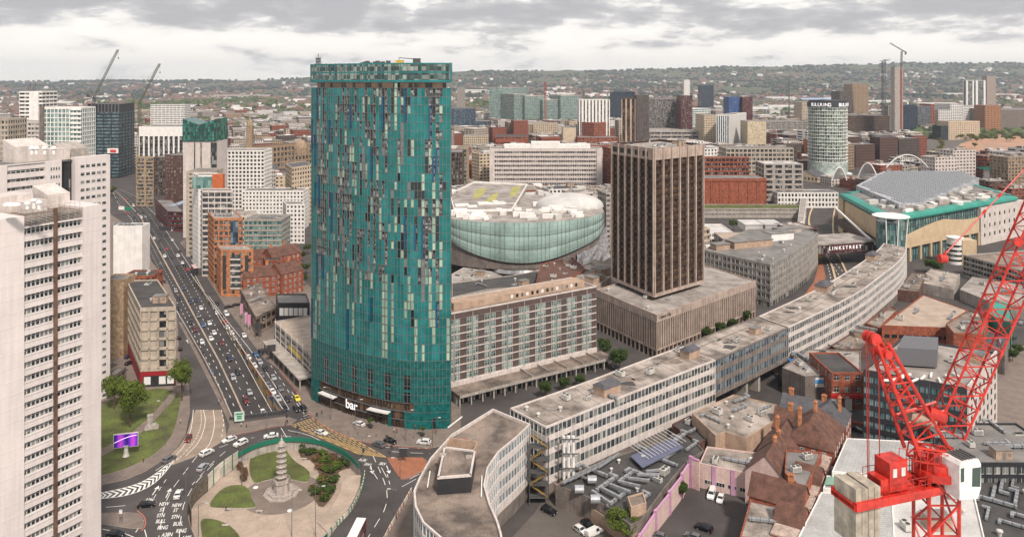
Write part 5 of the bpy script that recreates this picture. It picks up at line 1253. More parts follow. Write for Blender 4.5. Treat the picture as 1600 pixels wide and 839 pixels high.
    q = [G(1338,290,33),G(1405,319,33),G(1440,318,33),G(1530,280,33),G(1500,268,33),G(1380,268,33)]; b = MB(); b.prism(q,zt-3,33,0); b.build('louvred_roof',mat('louvre_grey',(.4,.41,.43),.5,.3,.3,cell=2.2),root)
    b = MB(); kq = ccw(q); xs = [p[0] for p in kq]; ys = [p[1] for p in kq]
    yy = min(ys)+2
    while yy < max(ys):
        xx = min(xs)
        while xx < max(xs):
            if inside((xx,yy),inset(kq,2)): b.fbox((xx,yy),(.9,.43),(.43,-.9),0,4.2,0,1.1,33.0,33.8,0,back=True)
            xx += 5.2
        yy += 3.2
    b.build('roof_louvre',M['galv'],root,kind='stuff')
    # rear green roof at the right
    q = [G(1548,262,22),G(1640,262,22),G(1640,246,26),G(1560,248,26)]
    b = MB(); b.box(PX(1550,790),790,0,PX(1700,790),830,22); b.build('rear_hall',M['white'],root); b = MB(); x0,x1 = PX(1550,790),PX(1700,790); b.quad((x0-3,788,22),(x1,788,22),(x1,812,29),(x0+6,812,29)); b.quad((x1,832,22),(x0-3,832,22),(x0+6,812,29),(x1,812,29)); b.poly([(x0-3,832,22),(x0-3,788,22),(x0+6,812,29)]); b.build('rear_green_roof',M['mall_green'],root)
bullring()
front('market_hall','low grey market hall roofs with striped skylights behind the mall',1480,1600,247,830,60,st('conc','glass_grey',sp=.6,pr=.3),zt=14,clutter=9)
# white arches on the shopping centre roofs
def arch(name,label,x0,x1,py0,pt,Y,tilt=0.,ribs=8,dY=0.):
    a = Vector((PX(x0,Y),Y,ZZ(py0,Y))); c = Vector((PX(x1,Y+dY),Y+dY,ZZ(py0,Y+dY))); h = ZZ(pt,Y+dY/2)-ZZ(py0,Y+dY/2); b = MB(); pts = []; pt2 = []
    for k in range(17): t = k/16; p = a.lerp(c,t); p.z += h*4*t*(1-t); pts.append(p.copy()); q = a.lerp(c,t)+Vector((0,9,0)); q.z += h*.9*4*t*(1-t)-1; pt2.append(q)
    for i in range(16): b.bar(pts[i],pts[i+1],.55,6)
    for i in range(2,15,max(1,16//ribs)): b.bar(pts[i],(pts[i].x+2,pts[i].y+10,a.z),.35,4)
    o = b.build(name,M['frame_white'],None); tag(o,label,'roof arch')
arch('roof_arch','small white arch of steel ribs at the foot of the round tower',1300,1323,282,262,690,ribs=16)
arch('roof_arch','fan-shaped white arch to the right of the round tower',1340,1371,279,255,700,ribs=16,dY=-10)
arch('roof_arch','long shallow white arch spanning the mall roofs in the centre',1385,1450,262,242,740,ribs=8)
arch('roof_arch','farthest white arch, beside the bare earth site',1466,1510,246,235,860,ribs=8)
# bridge link over the sunken queensway
a = G(1276,384,14); c = G(1364,378,14); lk = empty('link_bridge',((a[0]+c[0])/2,a[1]+8,0),'enclosed maroon footbridge with white lettering crossing the sunken road','footbridge'); b = MB(); u_,n_,l_ = frame(a,c)
occ([a,c,(c[0]-n_[0]*25,c[1]-n_[1]*25),(a[0]-n_[0]*25,a[1]-n_[1]*25)])
b.fbox(a,u_,n_,0,l_+2,-25,.4,14,14.8,0,back=True); b.build('roof',M['roof_pale'],lk); b = MB(); b.fbox(a,u_,n_,0,l_,-25,0,8.4,14,0,back=True); b.build('wall',M['maroon'],lk)
b = MB()
for k in range(12): b.fbox(a,u_,n_,k*l_/12+.3,(k+1)*l_/12-.3,0,.05,8.8,9.6 if 2 < k < 9 else 13.5,0)
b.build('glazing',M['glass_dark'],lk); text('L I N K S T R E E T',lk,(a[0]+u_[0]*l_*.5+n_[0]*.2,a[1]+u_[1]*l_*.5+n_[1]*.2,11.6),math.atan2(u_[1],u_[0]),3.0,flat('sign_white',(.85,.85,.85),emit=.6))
front('station_roofs','low station buildings with two pale monitor roofs beyond the stone offices',1146,1250,352,470,45,st('conc','glass_dark',fl=4,bay=6,sp=.4,pr=.2,roof='paving_pale'),zt=13)
for px in (1170,1200):
    x,y = G(px,350,15); b = MB(); b.box(x-6,y-12,12.3,x+6,y+6,16.5); b.box(x-6.4,y-12.4,16.5,x+6.4,y+6.4,16.9); 
    b.build('roof_monitor',M['roof_white'],[o for o in bpy.data.objects if o.name == 'station_roofs'][0])
front('white_canopy_hall','crumpled white canopy roof low beside the brown tower',1098,1146,335,520,30,st('white','glass_dark',sp=.5,pr=.3,roof='roof_white'),zt=12)
front('long_station_deck','long flat concrete station deck with a parapet below the brick substation',1100,1260,318,640,22,st('conc','glass_dark',sp=.8,pr=.1,roof='lawn'),zt=8)
front('banded_walkway_block','pale block with a long slotted wall left of the mall corner',1215,1310,284,690,20,st('white','glass_dark',fl=5,bay=3,sp=.4,pr=.4),zt=14)

slab_rows = [('mall_forecourt_roof','flat brown roof with an octagonal lantern behind the slab hotel, by the mall mouth',[(838,440),(845,412),(895,402),(915,420),(870,446)],17.,'brick','tile'),
 ('hotel_rear_roof','long dark service roof along the back of the slab hotel',[(706,464),(760,452),(830,446),(900,428),(880,415),(800,430),(706,442)],12.,'conc','roof_dark'),
 ('curved_retail_roof','pale curved retail roof under the oval mall, left of its mouth',[(706,428),(724,418),(768,424),(790,434),(752,446),(706,440)],10.,'offwhite','roof_pale'),
 ('retail_roof','cluttered pale roof between the slab hotel and the brown tower',[(885,428),(930,405),(956,416),(955,432),(930,448),(900,440)],16.,'conc_pink','roof_stain'),
 ('station_wall','white retaining wall curving along the sunken road left of the mall',[(1252,300),(1262,298),(1256,345),(1246,348)],9.,'white','roof_pale')]
# ================================================================ NEAR RIGHT: yards, terraces, sheds, offices
M['pink'] = mat('pink_render',(.62,.46,.42),.85,.12,.3,streak=.15); M['mauve'] = mat('mauve_render',(.5,.27,.42),.85,.12,.3)
M['ribbed_white'] = mat('ribbed_sheet',(.4,.4,.39),.5,.15,.2)
def first(n): return COL.objects[n]
def slab(name,label,pts,z,wall,roof,px=True,z0=0.,cat='building',par=.4,clutter=0,seed=1,kinds=None,nowall=False):
    p = ccw([G(a,c,z) for a,c in pts] if px else pts); occ(p)
    cx = sum(q[0] for q in p)/len(p); cy = sum(q[1] for q in p)/len(p); root = empty(name,(cx,cy,z0),label,cat)
    b = MB(); k = len(p); ins = inset(p,.3)
    for i in range(k):
        j = (i+1) % k; b.quad((*p[i],z0),(*p[j],z0),(*p[j],z),(*p[i],z)); b.quad((*p[i],z),(*p[j],z),(*ins[j],z),(*ins[i],z)); b.quad((*ins[i],z),(*ins[j],z),(*ins[j],z-par),(*ins[i],z-par))
    b.build('wall',M[wall],root); b = MB()
    for t in tess(ins): b.poly([(x,y,z-par) for x,y in t])
    ro = b.build('roof',M[roof],root)
    if clutter: roof_clutter(ro,ins,z-par,clutter,random.Random(seed),kinds)
    return root,p
def wall_windows(root,p,q,zs,n,w,h,mats,style='cross',a0=1.,a1=1.,off=.02):
    u_,n_,l_ = frame(p,q); ws = []
    for z in zs:
        for k in range(n): s = a0+(l_-a0-a1)*(k+.5)/n; ws.append((p[0]+u_[0]*s+n_[0]*off,p[1]+u_[1]*s+n_[1]*off,z,w,h,u_,n_))
    put_windows(root,ws,mats,style)
GW = (M['glass_dark'],M['frame_white'])
DK = [('duct',duct),('duct',duct),('air_conditioner',ac_unit),('roof_vent',vent_)]
yard,yp = slab('plant_roof','low roof packed with galvanised ducts and air conditioning behind the pink wall',[(868,757),(900,738),(960,712),(1030,690),(1072,672),(1100,704),(1072,722),(1040,760),(1002,812),(985,820),(950,790),(905,770)],6.,'conc_dark','roof_dark',clutter=34,seed=5,kinds=DK)
b = MB()
for k in range(12):
    p = G(998+k*5.2,706-k*2.4,7.2); b.obox(p,.5,.12,9.5,7.2,7.35)
b.build('louvre_frame',M['frame_white'],yard); b = MB(); q = [G(985,712,7.),G(1050,684,7.),G(1068,698,7.),G(1004,730,7.)]; b.prism(q,6.7,7.,0); b.build('slatted_roof',mat('slate_blue',(.12,.13,.2),.5,.2),yard)
b = MB(); rnd = random.Random(2)
for k in range(7):
    a = G(925+k*14,765-k*5,7.4); c = G(955+k*15,785-k*9,7.4); b.bar((*a,7.2),(*c,7.2),.42)
    a = G(880+k*9,752-k*4,8); c = G(896+k*12,742-k*6,8); b.bar((*a,7.6),(*c,7.6),.38)
b.build('pipe_run',M['galv'],yard)
b = MB()
for px,py in ((905,765),(925,750),(930,780)): x,y = G(px,py,7); b.bar((x-1.2,y,7.2),(x+1.2,y,7.2),1.1,12)
b.build('fan_drum',M['galv'],yard)
# straight ventilation stacks and escape stairs on the gap between the two white blocks
es = empty('escape_stair',(*G(845,770,0),0),'yellow-stepped steel escape stair in the gap between the curved block and the parade','stairs'); b = MB(); st_ = MB()
c0 = G(842,740,8)
for k in range(5):
    z = 2+k*3.4; x,y = c0; s = 1 if k % 2 else -1
    b.box(x-2.6,y-1.4,z,x+2.6,y+1.4,z+.12); b.box(x-2.6,y-1.45,z+1.,x+2.6,y-1.38,z+1.08)
    for j in range(12): st_.box(x-s*2.2+s*j*.38-.2,y-1.2,z+.15+j*.27,x-s*2.2+s*j*.38+.2,y-.2,z+.2+j*.27)
for dx,dy in ((-2.6,-1.4),(2.6,-1.4),(-2.6,1.4),(2.6,1.4)): b.bar((c0[0]+dx,c0[1]+dy,0),(c0[0]+dx,c0[1]+dy,18.5),.12)
b.build('stair_frame',M['plant_dark'],es); st_.build('step',flat('yellow_step',(.3,.19,.05)),es)
vs = empty('vent_stack',(*G(880,765,0),0),'cluster of white vertical vent pipes clipped to the near end of the parade','vent pipes')
for k in range(3):
    b = MB(); x,y = FW[0][0]+5+k*1.3,FW[0][1]+.3; b.bar((x,y-.2,2),(x,y-.2,17.5),.42,10); b.build('pipe',M['white'],vs)
b = MB()
for z in (5,9,13,17): b.box(FW[0][0]+3.8,FW[0][1]-1.2,z,FW[0][0]+9.2,FW[0][1]-.6,z+.1)
b.build('bracket',M['plant_dark'],vs)
# pink club building with mauve pilasters
A,B_ = G(1093,723,7),G(1178,741,7); u_,n_,l_ = frame(A,B_)
pk,pp = slab('pink_club','pink rendered club building with mauve pilasters facing the small car park',[A,B_,(B_[0]-n_[0]*13+2,B_[1]-n_[1]*13),(A[0]-n_[0]*11,A[1]-n_[1]*11)],7.,'pink','roof_stain',px=False,clutter=6)
b = MB()
for f in (.27,.62,.97): b.fbox(A,u_,n_,l_*f-.5,l_*f+.5,0,.25,0,7.02,0)
b.build('pilaster',M['mauve'],pk); wall_windows(pk,A,B_,[2.1],4,2.4,1.2,GW,'three')
b = MB(); b.fbox(A,u_,n_,l_*.97,l_+4.5,.3,3.4,3.4,3.6,0,back=True); b.v = [(x,y,z+(1.6 if i in (0,1,4,5) else 0)) for i,(x,y,z) in enumerate(b.v)]; b.build('green_awning',flat('awning_green',(.03,.16,.07)),pk)
pw_ = empty('pink_wall',(*G(1060,790,0),0),'long stepped pink and mauve boundary wall running down beside the car park','wall'); b = MB(); m_ = MB(); pts = [G(1092,728,7),G(1077,722,7),G(1066,742,6.5),G(1046,770,6),G(1024,800,5.5),G(1000,838,5),G(975,880,5)]; hs = [7,8.5,6.5,6,5.5,5,5]
for i in range(len(pts)-1):
    uu,nn,ll = frame(pts[i+1],pts[i]); b.fbox(pts[i+1],uu,nn,0,ll,-.4,0,0,hs[i+1],0,back=True); m_.fbox(pts[i+1],uu,nn,-.1,1.0,-.5,.2,0,hs[i+1]+.4,0,back=True); m_.fbox(pts[i+1],uu,nn,1,ll,-.5,.12,hs[i+1]-.1,hs[i+1]+.15,0,back=True)
b.build('wall_panel',M['pink'],pw_); m_.build('pilaster',M['mauve'],pw_)
slab('flat_roof_club','dark-walled flat-roofed club with patched roof between the parade and gabled terrace',[(1081,645),(1146,616),(1240,638),(1166,684),(1133,674),(1118,680)],10.,'render_tan','roof_stain',clutter=12,seed=3,kinds=DK)
slab('rear_extension','small brick extension left of the flat-roofed club, against the parade',[(1050,662),(1078,648),(1120,676),(1092,692)],6.5,'brick_dark','roof_dark',clutter=3)
slab('yard_store','tan boundary store and parapet behind the nearest car park',[(862,752),(872,747),(1000,828),(988,836)],3.5,'render_tan','roof_brown')
slab('small_outbuilding','little pink outbuilding at the lower end of the plant roof',[(980,775),(1005,768),(1010,785),(986,792)],8.5,'render_tan','roof_brown')
# gabled brick terraces
def gable(root,c,ang,lx,ly,z0,zr,roofm='tile',wallm='brick',hip=0.):
    """roof with its ridge along the local x axis"""
    ca,sa = math.cos(ang),math.sin(ang); T = lambda x,y,z: (c[0]+ca*x-sa*y,c[1]+sa*x+ca*y,z); X,Y = lx/2,ly/2; o = .35; b = MB()
    r = [T(-X-o+hip,0,zr),T(X+o-hip,0,zr)]; e = .3*(zr-z0)/Y
    lo = [T(-X-o,-Y-.3,z0-e),T(X+o,-Y-.3,z0-e),T(X+o,Y+.3,z0-e),T(-X-o,Y+.3,z0-e)]
    b.quad(lo[0],lo[1],r[1],r[0]); b.quad(lo[2],lo[3],r[0],r[1])
    if hip: b.poly([lo[1],lo[2],r[1]]); b.poly([lo[3],lo[0],r[0]])
    b.build('roof',M[roofm],root)
    if not hip:
        b = MB(); b.poly([T(X,-Y,z0),T(X,Y,z0),T(X,0,zr-.12)]); b.poly([T(-X,Y,z0),T(-X,-Y,z0),T(-X,0,zr-.12)]); b.build('gable_wall',M[wallm],root)
def chimney(root,x,y,z0,h,ang=0.,w=1.4,pots=3):
    b = MB(); b.obox((x,y),ang,w,.8,z0,z0+h); b.obox((x,y),ang,w+.25,1.05,z0+h,z0+h+.2)
    for k in range(pots): b.lathe((x+math.cos(ang)*(k-(pots-1)/2)*.42,y+math.sin(ang)*(k-(pots-1)/2)*.42,z0+h+.2),[(.16,0),(.13,.5)],8)
    b.build('chimney',M['brick_or'],root)
def terrace(label,pc,z,ang,lx,ly,rise,roofm='tile',wallm='brick',hip=0.,ch=(),name='gabled_house'):
    c = G(*pc,z); root = empty(name,(*c,0),label,'house'); b = MB(); b.obox(c,ang,lx,ly,0,z); b.build('wall',M[wallm],root); gable(root,c,ang,lx,ly,z,z+rise,roofm,wallm,hip)
    for dx,dy,h in ch: chimney(root,c[0]+math.cos(ang)*dx-math.sin(ang)*dy,c[1]+math.sin(ang)*dx+math.cos(ang)*dy,z+rise*.3,h+rise*.6,ang)
    ca,sa = math.cos(ang),math.sin(ang); occ([(c[0]+ca*sx*lx/2-sa*sy*ly/2,c[1]+sa*sx*lx/2+ca*sy*ly/2) for sx,sy in ((-1,-1),(1,-1),(1,1),(-1,1))])
    P = lambda sx,sy: (c[0]+ca*sx*lx/2-sa*sy*ly/2,c[1]+sa*sx*lx/2+ca*sy*ly/2)
    for p,q,L_ in ((P(-1,-1),P(1,-1),lx),(P(1,-1),P(1,1),ly),(P(-1,1),P(-1,-1),ly)):
        uu,nn,ll = frame(p,q); mid = Vector(((p[0]+q[0])/2,(p[1]+q[1])/2))
        if (-mid).normalized().dot(Vector(nn)) > 0: wall_windows(root,p,q,[z-1.8-3*k for k in range(int(z//3))],max(1,int(L_//3.2)),1.1,1.6,GW)
    return root
SA = math.atan2(G(1300,660,9)[1]-G(1232,800,9)[1],G(1300,660,9)[0]-G(1232,800,9)[0])
slab('brick_end_block','nearest brick block of the gabled street with a stained flat roof',[(1172,780),(1232,793),(1216,845),(1156,838)],9.,'brick','roof_stain',clutter=2)
terrace('brick house with twin cross gables directly behind the nearest stained flat roof',(1217,772),10,SA+1.57,13,8,4.2,ch=((-3,0,2),))
r_,p_ = slab('flat_topped_brick_block','tall brick block with a grey-green flat roof and two air conditioners, facing the side street',[(1228,702),(1284,706),(1258,765),(1226,738)],12.,'brick','roof_grey',clutter=4,kinds=[('air_conditioner',ac_unit)])
terrace('steep clay-tiled gabled house with a white end gable overlooking the pink club',(1205,728),9,SA,12,11,5.5,wallm='pink',ch=((4,0,1.5),))
terrace('second steep clay-tiled house, behind the white-gabled one',(1222,697),9,SA,14,11,5.5,ch=((3,2,2),(-4,0,1)))
terrace('wide hipped clay-tiled roof house with tall ornate chimneys mid-street',(1272,676),11,SA,18,14,6,hip=4,ch=((-5,3,3),(2,0,3)))
terrace('long clay-tiled wing running behind the ornate chimneys',(1246,664),9,SA+1.57,13,9,4.5,ch=((2,0,2),))
terrace('slate-roofed brick house at the far end of the gabled street',(1262,640),10,SA+1.57,15,9,4,'slate',ch=((-5,0,2),(5,0,2)))
terrace('corner brick house with a slate hipped roof and turret at the junction',(1296,648),11,SA,11,11,4.5,'slate',hip=4,ch=((0,-3,2),))
# long street front of red brick with tall windows
q0,q1 = G(1246,850,8.5),G(1321,652,10); rt = empty('street_terrace',(*q0,0),'red brick street front with tall windows and white box signs facing the white sheds','terrace'); uu,nn,ll = frame(q0,q1)
b = MB(); b.fbox(q0,uu,nn,0,ll,-6,0,0,9,0,back=True); b.build('wall',M['brick'],rt); b = MB(); b.fbox(q0,uu,nn,0,ll,-6.1,.3,9,9.35,0,back=True); b.build('parapet',M['conc_pink'],rt)
b = MB()
for k in range(10): b.fbox(q0,uu,nn,ll*k/10-.3,ll*k/10+.3,0,.3,0,9.5,0)
b.build('pier',M['brick_dark'],rt); wall_windows(rt,q0,q1,[2.2,6.2],18,1.3,2.2,GW,'two')
for k in range(5):
    b = MB(); b.fbox(q0,uu,nn,ll*(.5+.1*k)-.15,ll*(.5+.1*k)+.15,.3,1.5,4.5,7.5,0); b.build('box_sign',M['frame_white'],rt)
for k,(f,w_) in enumerate(((.12,8),(.42,7))):
    b = MB(); c = (q0[0]+uu[0]*ll*f-nn[0]*3,q0[1]+uu[1]*ll*f-nn[1]*3)
    a_ = math.atan2(uu[1],uu[0]); gable(rt,c,a_+1.57,6.5,w_,9.3,13)
# white sheds
def shed(name,label,pts,z,seed=1):
    r_,p_ = slab(name,label,pts,z,'white','ribbed_white',par=.15); b = MB(); ins = inset(p_,.5); i = max(range(4),key=lambda k: (Vector(p_[(k+1) % 4])-Vector(p_[k])).length); uu,nn,ll = frame(p_[i],p_[(i+1) % 4])
    k = 0
    n = int(ll/1.1)
    a,c,d,e_ = [Vector(ins[(i+j) % 4]) for j in range(4)]
    for k in range(n+1):
        t = k/n; s0 = a.lerp(c,t); s1 = e_.lerp(d,t); b.bar((*s0,z-.13),(*s1,z-.13),.07)
    b.build('roof_rib',M['ribbed_white'],r_,kind='stuff'); return r_
shed('white_shed','upper white shed with a ribbed grey roof below the black glass offices',[(1300,736),(1323,684),(1500,692),(1505,752)],10.)
sh = shed('white_shed','lower white shed with a ribbed grey roof behind the crane counterweights',[(1236,860),(1283,768),(1395,778),(1400,870)],10.)
slab('green_roof_link','low link between the two white sheds with a pale green corner roof',[(1286,762),(1292,742),(1400,750),(1400,768)],8.5,'white','ribbed_white')
b = MB(); b.prism([G(1292,745,8.6),G(1320,746,8.6),G(1320,757,8.6),G(1288,757,8.6)],8.5,8.75); b.build('green_roof_patch',flat('patina_green',(.2,.36,.27)),first('green_roof_link'))
slab('white_plant_deck','white roofed deck with round vents under the crane cab',[(1385,800),(1400,752),(1520,760),(1540,845),(1380,850)],9.5,'white','roof_white',clutter=7)
slab('plant_yard','dark roof full of silver ducts at the bottom right corner',[(1520,850),(1525,752),(1560,740),(1700,760),(1700,900)],8.,'conc_dark','roof_dark',clutter=22,kinds=DK,seed=9)
# black glass offices with white side
zt = 26.; a = G(1511,606,zt); l = G(1349,577,zt); r = G(1556,550,zt); bk = (l[0]+r[0]-a[0],l[1]+r[1]-a[1]); poly = [a,r,bk,l]; occ(poly)
sB2 = S(fl=3.3,bay=1.5,sp=.38,pr=.1,d=.3,top=1.8,base=0,wall=M['black'],wall2=M['black'],glass=M['black_glass'],roof=M['roof_pale'],win=1,wm=glassm('teal_grey_glass',(.03,.07,.08),(.22,.3,.3),.5),fm=M['frame_dark'],wstyle='two',par=.6)
pc = ccw(poly); ie = [i for i in range(4) if (abs(pc[i][0]-a[0])+abs(pc[i][1]-a[1]) < .01)][0]
bg_ = building('black_glass_offices','black clad office block with teal-tinted strip windows behind the red crane',poly,0,zt,sB2,clutter=8,seed=21,edges={ie: dict(blank=True)})
uu,nn,ll = frame(a,r); b = MB(); b.fbox(a,uu,nn,0,ll,0,.4,3,zt+.8,0); b.build('white_flank',M['offwhite'],bg_); wall_windows(bg_,a,r,[6+3.3*k for k in range(6)],7,1.6,1.8,(M['glass_dark'],M['frame_dark']),'two',off=.42)
b = MB(); q = [G(1400,566,30),G(1462,572,30),G(1470,556,30),G(1408,552,30)]; 
b.prism([G(1402,570,zt),G(1464,574,zt),G(1466,553,zt),G(1412,550,zt)],zt,zt+5.5,0); b.build('plant_house',M['steel'],bg_)
b = MB()
for k in range(9): p = G(1390+k*13,592-k % 3*4,zt+.4); b.obox(p,.2*k,4,.5,zt-.2,zt+.3)
b.build('stacked_board',M['white'],bg_)
# row of pubs on the side street
zt = 10.; pb = front('glazed_pub','dark glazed low building with a flat roof left of the blue-fronted bar',1216,1259,585,286,22,st('black','black_glass',fl=4.5,bay=3,sp=.3,pr=.1),skew=-8,clutter=5)
bb_ = front('blue_bar','bar with a bright blue frame round a white sign and windows',1259,1299,589,275,18,S(wall=flat('bar_blue',(.02,.17,.5)),glass=M['glass_grey'],roof=M['roof_pale'],fl=4,bay=12,sp=.12,pr=.18,win=1,wstyle='four',fm=M['frame_white'],top=1.2),clutter=2)
b = MB(); Yb = 274.9; b.box(PX(1264,Yb),Yb-.3,5.3,PX(1295,Yb),Yb,8.6); b.build('sign_board',M['frame_white'],bb_); b = MB(); b.box(PX(1268,Yb),Yb-.35,6.6,PX(1290,Yb),Yb-.3,8.0); b.build('sign_motif',flat('sign_blue',(.1,.35,.65)),bb_)
br = front('brick_pub','red brick pub with white-framed windows and a red fascia beside the blue bar',1299,1349,582,268,20,st('brick','glass_dark',fl=3.8,bay=3.4,sp=.5,pr=.5,roof='roof_dark',win=1,wstyle='cross',fm='frame_white',top=.8))
b = MB(); b.box(PX(1299.5,267),267.3,4.2,PX(1349,267),268,5.6); b.build('red_fascia',flat('fascia_red',(.55,.02,.02)),br)
text('Cap',br,(PX(1322,267),267.2,4.9),0,1.5,M['frame_white']); 
for i,px in enumerate((1299.6,1322)): b = MB(); b.box(PX(px,267),267.4,0,PX(px+10,267),268,4.1); b.build('white_shopfront',M['frame_white'],br)
slab('back_roof','pale stained roof with many air units behind the blue-fronted bar',[(1222,574),(1262,545),(1345,548),(1345,580),(1258,588)],9.5,'conc_dark','roof_pale',clutter=9,seed=4)
slab('street_kerb_wall','low red and white hoarding along the side street kerb',[(1299,652),(1300,650),(1350,660),(1350,662)],1.1,'brick','white')
# brick garage with deck, green clad building and others behind the crane jib
zt = 10.; slab('brick_garage','red brick garage with a tan rooftop parking deck enclosed by the curving parade',[(1378,508),(1443,460),(1512,484),(1486,512)],10.,'brick','paving_pale',clutter=4)
g_ = first('brick_garage'); a,c = G(1378,508,10),G(1486,512,10); uu,nn,ll = frame(a,c); b = MB()
for k in range(9): b.fbox(a,uu,nn,1+k*ll/9.3,1+k*ll/9.3+ll/13,0,.05,4.6,6.2,0)
b.build('opening',M['pane_dark'],g_)
slab('brick_side_block','tall windowless red brick block to the right of the brick garage deck',[(1478,505),(1512,484),(1545,493),(1538,522),(1490,520)],13.,'brick','roof_brown',clutter=3)
slab('green_clad_block','dark green clad building half hidden by the upper crane jib',[(1545,490),(1552,470),(1582,475),(1580,505)],14.,'mall_green','mall_green')
slab('hipped_store','grey hipped-roof store right of the brick side block',[(1530,545),(1545,515),(1580,520),(1570,555)],8.,'conc_dark','slate',clutter=1)
front('black_grid_offices','black office with white gridded windows at the right edge below the road',1514,1680,700,205,24,st('black','glass_grey',fl=3.2,bay=2.2,sp=.3,pr=.2,fm='frame_white',win=1,wstyle='two',roof='roof_grey',top=1.),zt=13,clutter=10)
# stair drum and car park at right
a = G(1505,398,13); c = G(1606,425,13); uu,nn,ll = frame(a,c); poly = [a,c,(c[0]-nn[0]*100,c[1]-nn[1]*100),(a[0]-nn[0]*45,a[1]-nn[1]*45)]; occ(poly)
building('deck_car_park','concrete car park with ribbed parapets and a brown deck at the right edge',poly,0,13,S(fl=3.2,bay=2,sp=.4,pr=.1,d=.4,wall=M['conc'],glass=M['glass_dark'],roof=M['roof_brown'],top=1.2),'car park',clutter=3)
x,y = G(1497,372,16); o = empty('stair_drum',(x,y,0),'pale stone stair drum with a half-round end beside the ribbed car park','stair tower'); b = MB(); b.lathe((x-2,y,0),[(4.6,0),(4.6,16),(4.9,16.1),(4.9,16.8),(4.4,16.8)],24); b.build('drum',M['white'],o)
b = MB(); b.box(x,y-4.6,0,x+9,y+5,15.4); b.build('wall',M['mall_stone'],o); b = MB()
for z in (2,5,8,11): b.lathe((x-2,y,z),[(4.66,0),(4.66,1.3)],24,cap=False)
b.build('window',M['glass_dark'],o)
slab('flat_roof_cafe','low tan roofed building below the mall side',[(1430,440),(1455,420),(1500,428),(1490,452)],5.5,'conc','roof_stain',clutter=4)
slab('low_roof_block','small dark roofed block at the end of the curving parade',[(1400,452),(1425,425),(1448,428),(1436,456)],6.,'brick_dark','roof_brown',clutter=3)
slab('long_low_roof','long pale low roof between the ribbed car park and brick garage',[(1500,452),(1520,432),(1600,445),(1600,480),(1545,470)],6.,'conc','roof_pale',clutter=6)
slab('yard_roof','brown patched roof nestled inside the curve of the parade',[(1290,545),(1350,508),(1376,512),(1345,545)],5.,'brick_dark','roof_brown',clutter=6,seed=7)
slab('yard_roof','tan sheet roof beside the parade, left of the brick garage',[(1352,505),(1392,478),(1402,484),(1374,512)],6.,'brick','roof_stain',clutter=3,seed=8)
slab('yard_roof','grey roofed stores beneath the far parade, near its bridge section',[(1240,560),(1290,535),(1310,545),(1262,572)],5.,'conc_dark','roof_grey',clutter=5,seed=9)
# pale paved road on the right edge
sheet('pavement',[(1520,700),(1560,560),(1585,540),(1700,540),(1700,700)],M['paving'],.1,h=.1)
sheet('side_street',[(1180,640),(1216,612),(1350,645),(1352,672),(1310,665),(1240,625)],M['asphalt_dark'],.02)
for nm,lb,pts,z,wm_,rm_ in slab_rows: slab(nm,lb,pts,z,wm_,rm_,clutter=9 if nm != 'station_wall' else 0,seed=len(nm))
# roof details of the parade: huts, seams, patches
PR = [o for o in COL.objects if o.name.split('.')[0] in ('shopping_parade','bridge_block')]
PR = [[o for o in PR if o.name == n_][0] for n_ in ('shopping_parade','bridge_block','shopping_parade.001')]
def roof_of(r): return [c for c in r.children if c.name.startswith('roof') and 'storey' not in c.name][0]
for px,py,k,w_ in ((948,612,0,6),(1078,556,0,5),(1287,452,2,7),(1362,404,2,6)):
    x,y = G(px,py,ZS); a_ = math.atan2(FW[2][1]-FW[0][1],FW[2][0]-FW[0][0]) if px < 1100 else .9; R_ = roof_of(PR[k]); b = MB(); b.obox((x,y),a_,w_*1.2,w_*.8,ZS-.3,ZS+2.4); h_ = b.build('brick_hut',M['render_tan'],R_)
    ca,sa = math.cos(a_),math.sin(a_); T = lambda p,q,z: (x+ca*p-sa*q,y+sa*p+ca*q,z); X,Y = w_*.66,w_*.46; b = MB(); b.poly([T(-X,-Y,ZS+2.4),T(X,-Y,ZS+2.4),T(X*.7,0,ZS+3.9),T(-X*.7,0,ZS+3.9)]); b.poly([T(X,Y,ZS+2.4),T(-X,Y,ZS+2.4),T(-X*.7,0,ZS+3.9),T(X*.7,0,ZS+3.9)]); b.poly([T(X,-Y,ZS+2.4),T(X,Y,ZS+2.4),T(X*.7,0,ZS+3.9)]); b.poly([T(-X,Y,ZS+2.4),T(-X,-Y,ZS+2.4),T(-X*.7,0,ZS+3.9)]); b.build('slate_cap',M['slate'],R_)
seam = M['conc_dark']; rp_ = random.Random(6)
